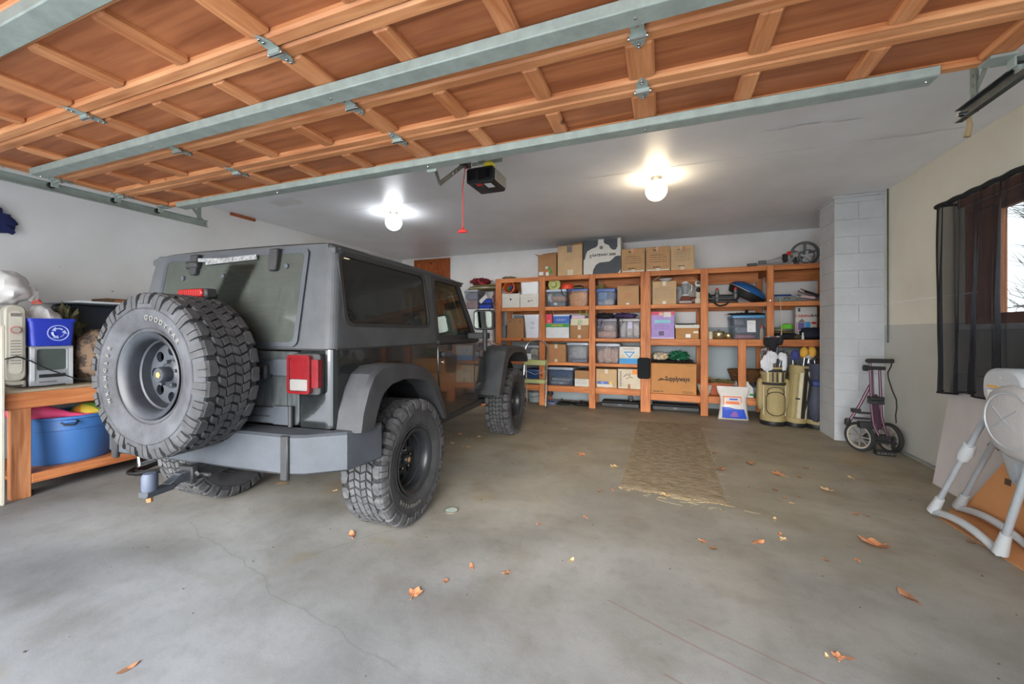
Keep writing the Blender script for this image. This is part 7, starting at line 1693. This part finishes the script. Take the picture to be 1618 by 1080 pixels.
for z in (.56, .60): obj('clamp', MB().box(-.05, -.045, z-.04, .075, .03, z+.0), M_darksteel if z < .58 else M_kb, parent=t, bevel=.006)
obj('bag_rest', MB().bar((-.15, -.02, .42), (-.04, -.02, .42), .04, .02).bar((-.18, -.02, .36), (-.04, -.02, .36), .04, .02).box(-.14, -.06, .26, -.03, .02, .33), M_kb, parent=t, bevel=.004)
obj('inner_gusset', MB().prism([(-.01, .62), (.03, .62), (.07, .25), (-.03, .25)], lambda a, b, d: (a, .0+d, b), 0, .012), M_maroon, parent=t)
obj('bottom_bracket', MB().box(-.02, -.10, .0, .145, -.03, .05).box(-.03, -.08, .05, -.01, -.04, .22).box(.13, -.08, .05, .15, -.04, .20).box(-.02, -.085, .12, .16, -.05, .145), M_kb, parent=t, bevel=.006)
for k in range(6): obj('chain_link', MB().lathe([(.012, -.004), (.012, .004)], 8, 'y', c=(.0+.026*k, -.104, .025)), M_steel, parent=t)
obj('strap', MB().tube([(.14, -.03, .98), (.13, -.03, .92), (.10, -.04, .86), (.10, -.05, .80), (.13, -.05, .68), (.165, -.05, .58), (.165, -.06, .50), (.155, -.06, .42), (.16, -.06, .34)], .010, flat=.5), M_blackcloth, parent=t)

# ================================================================== CURTAIN ON THE RIGHT WINDOW
M_sheer = bpy.data.materials.new('black_sheer_fabric'); M_sheer.use_nodes = True
_n = M_sheer.node_tree; _p = _n.nodes['Principled BSDF']; _p.inputs['Base Color'].default_value = S(30, 32, 38); _p.inputs['Roughness'].default_value = .9
_lw = node(_n, 'ShaderNodeLayerWeight', i_Blend=.35); _mr = node(_n, 'ShaderNodeMapRange'); _mr.inputs['To Min'].default_value = .66; _mr.inputs['To Max'].default_value = .98
_n.links.new(_lw.outputs['Facing'], _mr.inputs['Value']); _n.links.new(_mr.outputs[0], _p.inputs['Alpha'])
CX = 2.245
cy1 = at_x(1480, 500, CX)[0]; cy0 = 2.55; cz1 = 2.385; cz0 = .785
t = thing('black_curtain', 'black sheer curtain hanging over the window on the cream wall', 'curtain', (0, 0, 0))
q = MB(); NY, NZ = 240, 26
def cpt(i, j):
    s = i/NY; z = cz1 - (cz1-cz0)*j/NZ; g = j/NZ
    y = cy1 + (cy0-cy1)*s + .02*math.sin(g*3+s*20)
    fold = .034*math.sin(s*62 + 1.6*math.sin(s*9) + g*1.3) + .024*math.sin(s*131+1.3+g*2.2+math.sin(s*17)) + .01*mnoise.noise(Vector((s*14, g*3, 2)))
    z2 = z - (.02*math.sin(s*24)*g) - (.004 if j == 0 else 0)*math.sin(s*50)
    bow = -.02*math.sin(PI*g) if i < 6 else 0
    return (CX + fold*(.35+.65*g), y - bow, z2)
q.v = [cpt(i, j) for i in range(NY+1) for j in range(NZ+1)]
q.f = [(i*(NZ+1)+j, (i+1)*(NZ+1)+j, (i+1)*(NZ+1)+j+1, i*(NZ+1)+j+1) for i in range(NY) for j in range(NZ)]; q.m = [0]*len(q.f)
obj('cloth', q, M_sheer, parent=t, smooth=180, fix=False)
M_hem = mat('black_hem', (26, 26, 28), .9)
obj('top_hem', MB().tube([(CX+.0, cy1+(cy0-cy1)*k/60, cz1-.012+.004*math.sin(k*1.1)) for k in range(61)], .022, 8), M_hem, parent=t)
obj('side_hem', MB().tube([cpt(0, j) for j in range(NZ+1)], .007, 6), M_hem, parent=t)
obj('bottom_hem', MB().tube([cpt(i, NZ) for i in range(0, NY+1, 2)], .008, 6), M_hem, parent=t)
obj('rod_bracket', MB().box(CX, cy1-.04, cz1-.02, XR, cy1-.02, cz1+.0), M_darksteel, parent=t)

# ================================================================== WHITE PANEL, CARDBOARD AND HIGH CHAIR
px0, px1, pz1 = 2.13, 2.348, .93
t = obj('white_foam_panel', MB().prism([(px0, 0), (px0+.03, 0), (px1+.012, pz1), (px1-.02, pz1)], lambda a, b, d: (a, d + b*.14, b), 3.05, 4.43), mat('white_foam', (196, 192, 190), .7, var=.05, scale=3, bump=.3, bscale=40), smooth=0, bevel=.004, label='large white foam panel leaning against the right wall below the curtain', cat='panel')
a0 = Vector((2.03, 3.84, .002)); a1 = Vector((2.06, 2.45, .002))
dirn = (a1-a0).normalized(); upv = Vector((.06, .0, .62)).normalized()
nrm = dirn.cross(upv).normalized()
def cb(a, b, d): p = a0 + dirn*a + upv*b + nrm*d; return tuple(p)
t = thing('flattened_cardboard', 'flattened brown cardboard box leaning behind the folded high chair', 'cardboard', (0, 0, 0))
obj('sheet', MB().prism([(0, .0), (.0, .03), (.36, .56), (1.4, .62), (1.4, .0)], cb, -.004, .006), mat('bright_cardboard', (188, 132, 84), .8, var=.06), parent=t, smooth=0)
obj('floor_flap', MB().prism([(1.775, 3.62), (1.98, 3.86), (2.03, 3.84), (2.06, 2.45), (1.83, 2.45)], lambda a, b, d: (a, b, d), .001, .006), mat('bright_cardboard', (188, 132, 84), .8, var=.06), parent=t, smooth=0)
obj('second_layer', MB().prism([(.75, .0), (.80, .50), (1.4, .52), (1.4, .0)], cb, -.012, -.006), M_card3, parent=t, smooth=0)
obj('printed_block', MB().prism([(.30, .30), (.35, .30), (.35, .34), (.30, .34)], cb, .007, .008).prism([(.30, .30), (.35, .30), (.35, .34), (.30, .34)], cb, -.006, -.005), M_ink, parent=t, smooth=0)
for k in range(5): obj('printed_line', MB().prism([(.37, .28+.014*k), (.60-.02*k, .28+.014*k), (.60-.02*k, .284+.014*k), (.37, .284+.014*k)], cb, -.006, -.005), M_ink, parent=t, smooth=0)
obj('torn_flap', MB().prism([(.10, .50), (.16, .58), (.25, .60), (.34, .56), (.25, .55), (.20, .49), (.14, .52)], cb, -.01, -.004), M_card3, parent=t, smooth=0)

t = thing('high_chair', 'folded silver-grey baby high chair at the right edge', 'high chair', (0, 0, 0))
M_hc = mat('pale_grey_plastic', (176, 180, 182), .4, var=.03); M_hct = mat('silver_tube', (172, 180, 186), .3, metal=.3)
M_pad = mat('quilted_pad', (176, 174, 172), .85, var=.06, scale=10, bump=.3)
A, B_, C_, D_ = Vector((1.765, 3.66, .03)), Vector((1.785, 3.10, .03)), Vector((1.965, 3.79, .034)), Vector((1.98, 3.20, .034))
for k, (P, Q) in enumerate(((A, B_), (C_, D_))):
    pts = [P + (Q-P)*f + Vector((.0, 0, -.004 + .045*math.sin(PI*f))) for f in [i/10 for i in range(11)]]
    obj('base_bar', MB().tube(pts, .024, 10, flat=.8), M_hc, parent=t, smooth=60)
def sock(p, d): return MB().tube([p - Vector((0, 0, .0)), p + d*.05, p + d*.13], [.034, .030, .024], 12)
upA = Vector((.05, -.47, .85)).normalized(); upB = Vector((.02, -.30, .95)).normalized(); upC = Vector((-.0, -.36, .60)).normalized()
for P, u in ((A, upA), (B_, upB), (C_, upC), (D_, upB)): obj('foot_socket', sock(P, u), M_hc, parent=t, smooth=60)
PA = A + upA*1.02
obj('front_tube', MB().tube([A, A + upA*.5, PA], .016, 10), M_hct, parent=t); obj('slide_clamp', MB().tube([A + upA*.50, A + upA*.55, A + upA*.62], [.03, .038, .03], 10), M_hc, parent=t)
PC = C_ + upC*.95
obj('rear_tube', MB().tube([C_, PC], .016, 10), M_hct, parent=t); obj('front_tube', MB().tube([B_, B_ + upB*.95], .018, 10), M_hct, parent=t); obj('rear_tube', MB().tube([D_, D_ + upB*.9], .018, 10), M_hct, parent=t)
hub = PA + Vector((0, -.04, .03))
hq = obj('hub_housing', MB().prism(rrect(-.19, -.11, .15, .12, .10, 6), lambda a, b, d: (hub.x - .03 + d, hub.y - a*.9 -.05, hub.z + b), 0, .14), M_hc, parent=t, bevel=.02, seg=2)
for k in range(2): obj('orange_mark', MB().box(hub.x-.034, hub.y-.13+.12*k, hub.z+.01, hub.x-.03, hub.y-.05+.12*k, hub.z+.02), mat('orange_mark', (226, 160, 50), .5), parent=hq)
obj('pale_button', MB().box(hub.x-.04, hub.y-.14, hub.z-.05, hub.x-.032, hub.y+.06, hub.z+.0), M_white, parent=hq, bevel=.004)
obj('push_rod', MB().cyl((hub.x-.02, hub.y-.02, hub.z+.07), (hub.x+.05, hub.y-.42, hub.z+.12), .012), M_white, parent=hq)
# padded seat back hanging between the frames
def padring(cy, z, wy, dx, n=18, x=1.90): return [(x + dx*math.copysign(abs(math.sin(2*PI*k/n))**.8, math.sin(2*PI*k/n)), cy + wy*math.copysign(abs(math.cos(2*PI*k/n))**.7, math.cos(2*PI*k/n)), z) for k in range(n)]
obj('seat_shell', MB().loft([padring(3.02, .50, .10, .05), padring(3.03, .56, .19, .08), padring(3.04, .70, .235, .10), padring(3.02, .86, .235, .10), padring(3.0, .97, .20, .08), padring(2.99, 1.01, .12, .05)]), M_hc, parent=t, smooth=60)
pads = obj('seat_pad', MB().blob((1.805, 2.98, .79), (.065, .225, .20), amp=.03, freq=5, seed=7, power=.75, seg=30, rings=20), M_pad, parent=t)
for (y0_, z0_, y1_, z1_) in ((3.08, .86, 2.92, .74), (3.08, .74, 2.92, .86)): obj('quilt_crease', MB().tube([(1.744, y0_, z0_), (1.740, (y0_+y1_)/2, (z0_+z1_)/2), (1.744, y1_, z1_)], .004, 6), M_hct, parent=pads)
obj('pad_seam', MB().tube([(1.748, 2.98 + .17*math.cos(2*PI*k/30), .80 + .15*math.sin(2*PI*k/30)) for k in range(30)], .005, 6, closed=True), M_hc, parent=pads)
obj('foot_rest', MB().loft([padring(2.92, .40, .16, .02, x=1.85), padring(2.94, .46, .20, .03, x=1.85), padring(2.98, .60, .22, .035, x=1.85)]), M_hc, parent=t, smooth=60)
for k in range(7): obj('rest_rib', MB().box(1.811, 2.84+.035*k, .45, 1.820, 2.845+.035*k, .56), M_hct, parent=t)

# ================================================================== BURLAP MAT
t = thing('burlap_runner', 'worn brown burlap runner lying on the concrete floor', 'mat', (0, 0, 0))
M_bur = bpy.data.materials.new('burlap_weave'); M_bur.use_nodes = True; n_ = M_bur.node_tree; p_ = n_.nodes['Principled BSDF']; p_.inputs['Roughness'].default_value = .95; p_.inputs['Specular IOR Level'].default_value = .1
g_ = node(n_, 'ShaderNodeNewGeometry')
def wv(sc, axis):
    w = node(n_, 'ShaderNodeTexWave', i_Scale=sc, i_Distortion=1.5, i_Detail=3.0); w.bands_direction = axis; n_.links.new(g_.outputs['Position'], w.inputs['Vector']); return w.outputs['Fac']
a_, b_ = wv(46.0, 'X'), wv(42.0, 'Y'); mm_ = node(n_, 'ShaderNodeMath', operation='MULTIPLY'); n_.links.new(a_, mm_.inputs[0]); n_.links.new(b_, mm_.inputs[1])
nn = node(n_, 'ShaderNodeTexNoise', i_Scale=9.0, i_Detail=9.0, i_Roughness=.8); mpn = node(n_, 'ShaderNodeMapping'); mpn.inputs['Scale'].default_value = (1, 3.2, 1); n_.links.new(g_.outputs['Position'], mpn.inputs[0]); n_.links.new(mpn.outputs[0], nn.inputs['Vector'])
ad_ = node(n_, 'ShaderNodeMath', operation='MULTIPLY_ADD'); ad_.inputs[1].default_value = .10; n_.links.new(mm_.outputs[0], ad_.inputs[0]); n_.links.new(nn.outputs['Fac'], ad_.inputs[2])
r_ = node(n_, 'ShaderNodeValToRGB'); r_.color_ramp.elements[0].position = .42; r_.color_ramp.elements[1].position = .70; r_.color_ramp.elements[0].color = S(128, 110, 84); r_.color_ramp.elements[1].color = S(186, 170, 146)
n_.links.new(ad_.outputs[0], r_.inputs[0]); n_.links.new(r_.outputs[0], p_.inputs['Base Color'])
bp_ = node(n_, 'ShaderNodeBump', i_Strength=.8, i_Distance=.006); n_.links.new(mm_.outputs[0], bp_.inputs['Height']); n_.links.new(bp_.outputs[0], p_.inputs['Normal'])
q = MB(); NX, NYm = 26, 80
c00, c10, c01, c11 = Vector((-.33, 3.40)), Vector((.455, 3.32)), Vector((-.33, 6.02)), Vector((.47, 6.05))
for j in range(NYm+1):
    for i in range(NX+1):
        f, g = i/NX, j/NYm
        p = (c00*(1-f)+c10*f)*(1-g) + (c01*(1-f)+c11*f)*g
        e = 1 if i in (0, NX) or j in (0, NYm) else 0
        p = p + Vector((mnoise.noise(Vector((j*.35, i*.1, 1)))*.03*(i in (0, NX)), mnoise.noise(Vector((i*.5, j, 5)))*.035*(j in (0, NYm))))
        z = .006 + .006*abs(mnoise.noise(Vector((f*6, g*16, 0)))) + (.0 if e else .002)
        q.v.append((p.x, p.y, z if not e else .001))
q.f = [(j*(NX+1)+i, j*(NX+1)+i+1, (j+1)*(NX+1)+i+1, (j+1)*(NX+1)+i) for j in range(NYm) for i in range(NX)]; q.m = [0]*len(q.f)
obj('cloth', q, M_bur, parent=t, smooth=60, fix=False)
fr = MB(); rnd = random.Random(9)
for k in range(260):
    s = rnd.random(); side_ = rnd.choice((0, 1, 2, 2))
    p = (c00 + (c10-c00)*s) if side_ == 2 else (c00 + (c01-c00)*s if side_ == 0 else c10 + (c11-c10)*s)
    a = rnd.uniform(0, 2*PI); L_ = rnd.uniform(.01, .035)
    fr.add([(p.x, p.y, .003), (p.x+L_*math.cos(a), p.y+L_*math.sin(a), .002), (p.x+L_*math.cos(a)+.002, p.y+L_*math.sin(a)+.002, .004)], [(0,1,2)])
obj('frayed_threads', fr, mat('burlap_thread', (180, 156, 112), .9), parent=t, kind='stuff', fix=False)

# ================================================================== DRY LEAVES AND LITTER
M_leaf = [mat('dry_leaf_orange', (178, 120, 82), .8, var=.25, scale=30), mat('dry_leaf_brown', (140, 98, 70), .8, var=.25, scale=30), mat('dry_leaf_pale', (200, 170, 126), .8, var=.15, scale=30)]
def leaf(u, v, size, mi, label, curl=.35, group=None, seed=0, shape='maple'):
    x, y = at_z(u, v, 0); rnd = random.Random(seed*13+int(u)); q = MB(); n = 0
    tips = ((0, 1), (20, .78), (38, .66), (55, .92), (75, .82), (95, .6), (125, .74), (155, .5), (180, .42), (205, .5), (235, .74), (265, .6), (285, .82), (305, .92), (322, .66), (340, .78)) if shape == 'maple' else ((0, 1), (25, .7), (50, .5), (90, .38), (130, .45), (160, .7), (180, .95), (200, .7), (230, .45), (270, .38), (310, .5), (335, .7))
    pts = [(0, 0, 0)] + [(size*r*math.sin(math.radians(a)), size*r*math.cos(math.radians(a)), 0) for a, r in tips]
    v3 = []
    for (a, b, c) in pts:
        d = math.hypot(a, b)/size; v3.append((a, b, size*curl*(d*d*.8 + .35*mnoise.noise(Vector((a/size*2, b/size*2, seed)))+.1)))
    mz = min(p[2] for p in v3); v3 = [(a, b, c-mz+.0015) for a, b, c in v3]
    m = len(tips); q.add(v3, [(0, i+1, (i+1) % m+1) for i in range(m)]); q.add([(a, b, c-.0012) for a, b, c in v3], [(0, (i+1) % m+1, i+1) for i in range(m)])
    q.tube([(0, -size*.3, v3[0][2]), (size*.05, -size*.7, .004), (size*.1, -size*1.05, .003)], .0022, 4)
    o = obj('dry_leaf', q, M_leaf[mi], loc=(x, y, .0), rot=(0, 0, rnd.uniform(0, 2*PI)), label=label, cat='leaf', group=group, smooth=0, fix=False)
    return o
G = 'dry leaves on the floor'
leaf(1385, 862, .095, 0, 'largest curled tan leaf, on the right floor near the high chair', .5, G, 1)
leaf(1435, 943, .06, 1, 'brown leaf nearest the camera on the right side', .3, G, 2, 'oval')
leaf(1051, 783, .06, 2, 'pale yellow leaf at the near edge of the burlap runner', .6, G, 3)
leaf(655, 938, .045, 0, 'orange leaf on the foreground floor, below the near rear wheel', .3, G, 4)
leaf(704, 918, .02, 1, 'small brown leaf just right of the orange foreground leaf', .3, G, 5)
leaf(556, 846, .045, 0, 'folded orange leaf just in front of the near rear wheel', .5, G, 6, 'oval')
leaf(202, 1056, .035, 1, 'thin reddish-brown leaf at the lower left foreground', .2, G, 7, 'oval')
leaf(1198, 857, .045, 0, 'orange-brown leaf in the middle of the right floor', .4, G, 8, 'oval')
leaf(1110, 855, .028, 0, 'left one of two close orange leaves below the runner end', .3, G, 9)
leaf(1127, 866, .028, 1, 'right one of two close orange leaves below the runner end', .3, G, 10)
leaf(903, 885, .03, 2, 'pale leaf scrap left of the centre floor', .3, G, 11, 'oval')
leaf(1308, 775, .055, 2, 'tan curled leaf on the right floor below the golf trolley', .5, G, 12)
leaf(1231, 750, .06, 0, 'star-shaped orange leaf right of the burlap runner', .4, G, 13)
leaf(1262, 754, .03, 1, 'small brown leaf next to the star-shaped orange one', .3, G, 14)
leaf(1186, 733, .05, 1, 'brown leaf right of the middle of the runner', .4, G, 15)
leaf(972, 738, .055, 2, 'pale curled leaf at the left edge of the runner', .6, G, 16)
leaf(918, 719, .055, 0, 'orange leaf left of the burlap runner', .4, G, 17)
leaf(1137, 742, .06, 1, 'reddish leaf touching the right edge of the runner', .5, G, 18)
leaf(1072, 681, .05, 1, 'brown leaf lying on the far end of the runner', .4, G, 19)
o = leaf(1041, 713, .035, 0, 'small orange leaf lying on the middle of the runner', .4, G, 20); 
small = [(1106, 701), (1128, 716), (980, 771), (967, 774), (947, 776), (993, 775), (1200, 771), (1225, 774), (1345, 755), (1240, 787), (1262, 785), (1250, 795), (925, 817), (852, 828), (1224, 820), (1352, 812), (1370, 815), (1237, 852), (1232, 844), (1274, 740), (1307, 1037), (1324, 1038), (1340, 1040), (530, 775), (745, 895), (800, 905), (716, 700), (728, 686), (742, 692), (757, 690), (735, 705), (862, 668), (893, 677), (1355, 885), (1305, 885), (740, 706), (710, 688), (1535, 857)]
for k, (u, v) in enumerate(small):
    lab = ('small dry leaf bit on the floor between the wheels' if u < 780 and v < 720 else 'small dry leaf bit behind the near rear wheel, towards the camera' if u < 900 and v > 770 else
           'small dry leaf bit on the floor past the front wheel' if u < 900 else 'small dry leaf bit left of the runner' if u < 1000 and v < 800 else
           'small dry leaf bit between runner and golf trolley' if v < 800 and u < 1300 else 'small dry leaf bit on the burlap runner' if v < 730 else
           'small dry leaf bit in the lower right foreground' if v > 1000 else 'small dry leaf bit before the high chair' if u > 1290 else 'small dry leaf bit beyond the oval brown leaf, mid floor')
    leaf(u, v, .018 + .012*((k*37) % 10)/10 + (.012 if v < 760 else 0), k % 3, lab, .35, lab.replace('small dry leaf bit', 'leaf bits'), 30+k, 'maple' if k % 2 else 'oval')
q = MB(); rnd = random.Random(4)
for k in range(30):
    x, y = rnd.gauss(.10, .24), rnd.gauss(3.30, .04); a = rnd.gauss(.1, .6); L_ = rnd.uniform(.03, .11)
    q.bar((x, y, .002), (x+L_*math.cos(a), y+L_*math.sin(a)*.6, .003), .0013, .001)
obj('straw_wisps', q, mat('dry_straw', (196, 178, 130), .9), label='thin dry straw wisps along the near edge of the runner', cat='straw', kind='stuff', fix=False)
q = MB()
for k in range(160):
    x, y = rnd.uniform(-3, 2.0), rnd.uniform(.5, 5.5); r = rnd.uniform(.002, .006)
    q.blob((x, y, r*.5), (r, r*.8, r*.5), seg=5, rings=3, amp=.2, seed=k)
obj('grit', q, mat('dark_grit', (70, 62, 54), .9), label='dark grit specks scattered over the concrete', cat='grit', kind='stuff', fix=False)
# cardboard scrap behind the front wheel and on the floor by the left rear wheel
x, y = at_z(448, 762, 0)
obj('paper_scrap', MB().add([(0, 0, .002), (.10, .02, .004), (.13, -.05, .018), (.03, -.07, .006)], [(0,1,2,3)]).add([(0, 0, .0), (.10, .02, .002), (.13, -.05, .016), (.03, -.07, .004)], [(3,2,1,0)]), M_card2, loc=(x-.05, y, 0), label='beige paper scrap under the rear bumper', cat='scrap', fix=False)
x, y = at_z(748, 640, 0)
obj('orange_plank', MB().box(-.35, 0, 0, .30, .09, .05), MSX, loc=(x, y, 0), rot=(0, 0, .1), bevel=.004, label='orange timber offcut on the floor beyond the front wheel', cat='plank')
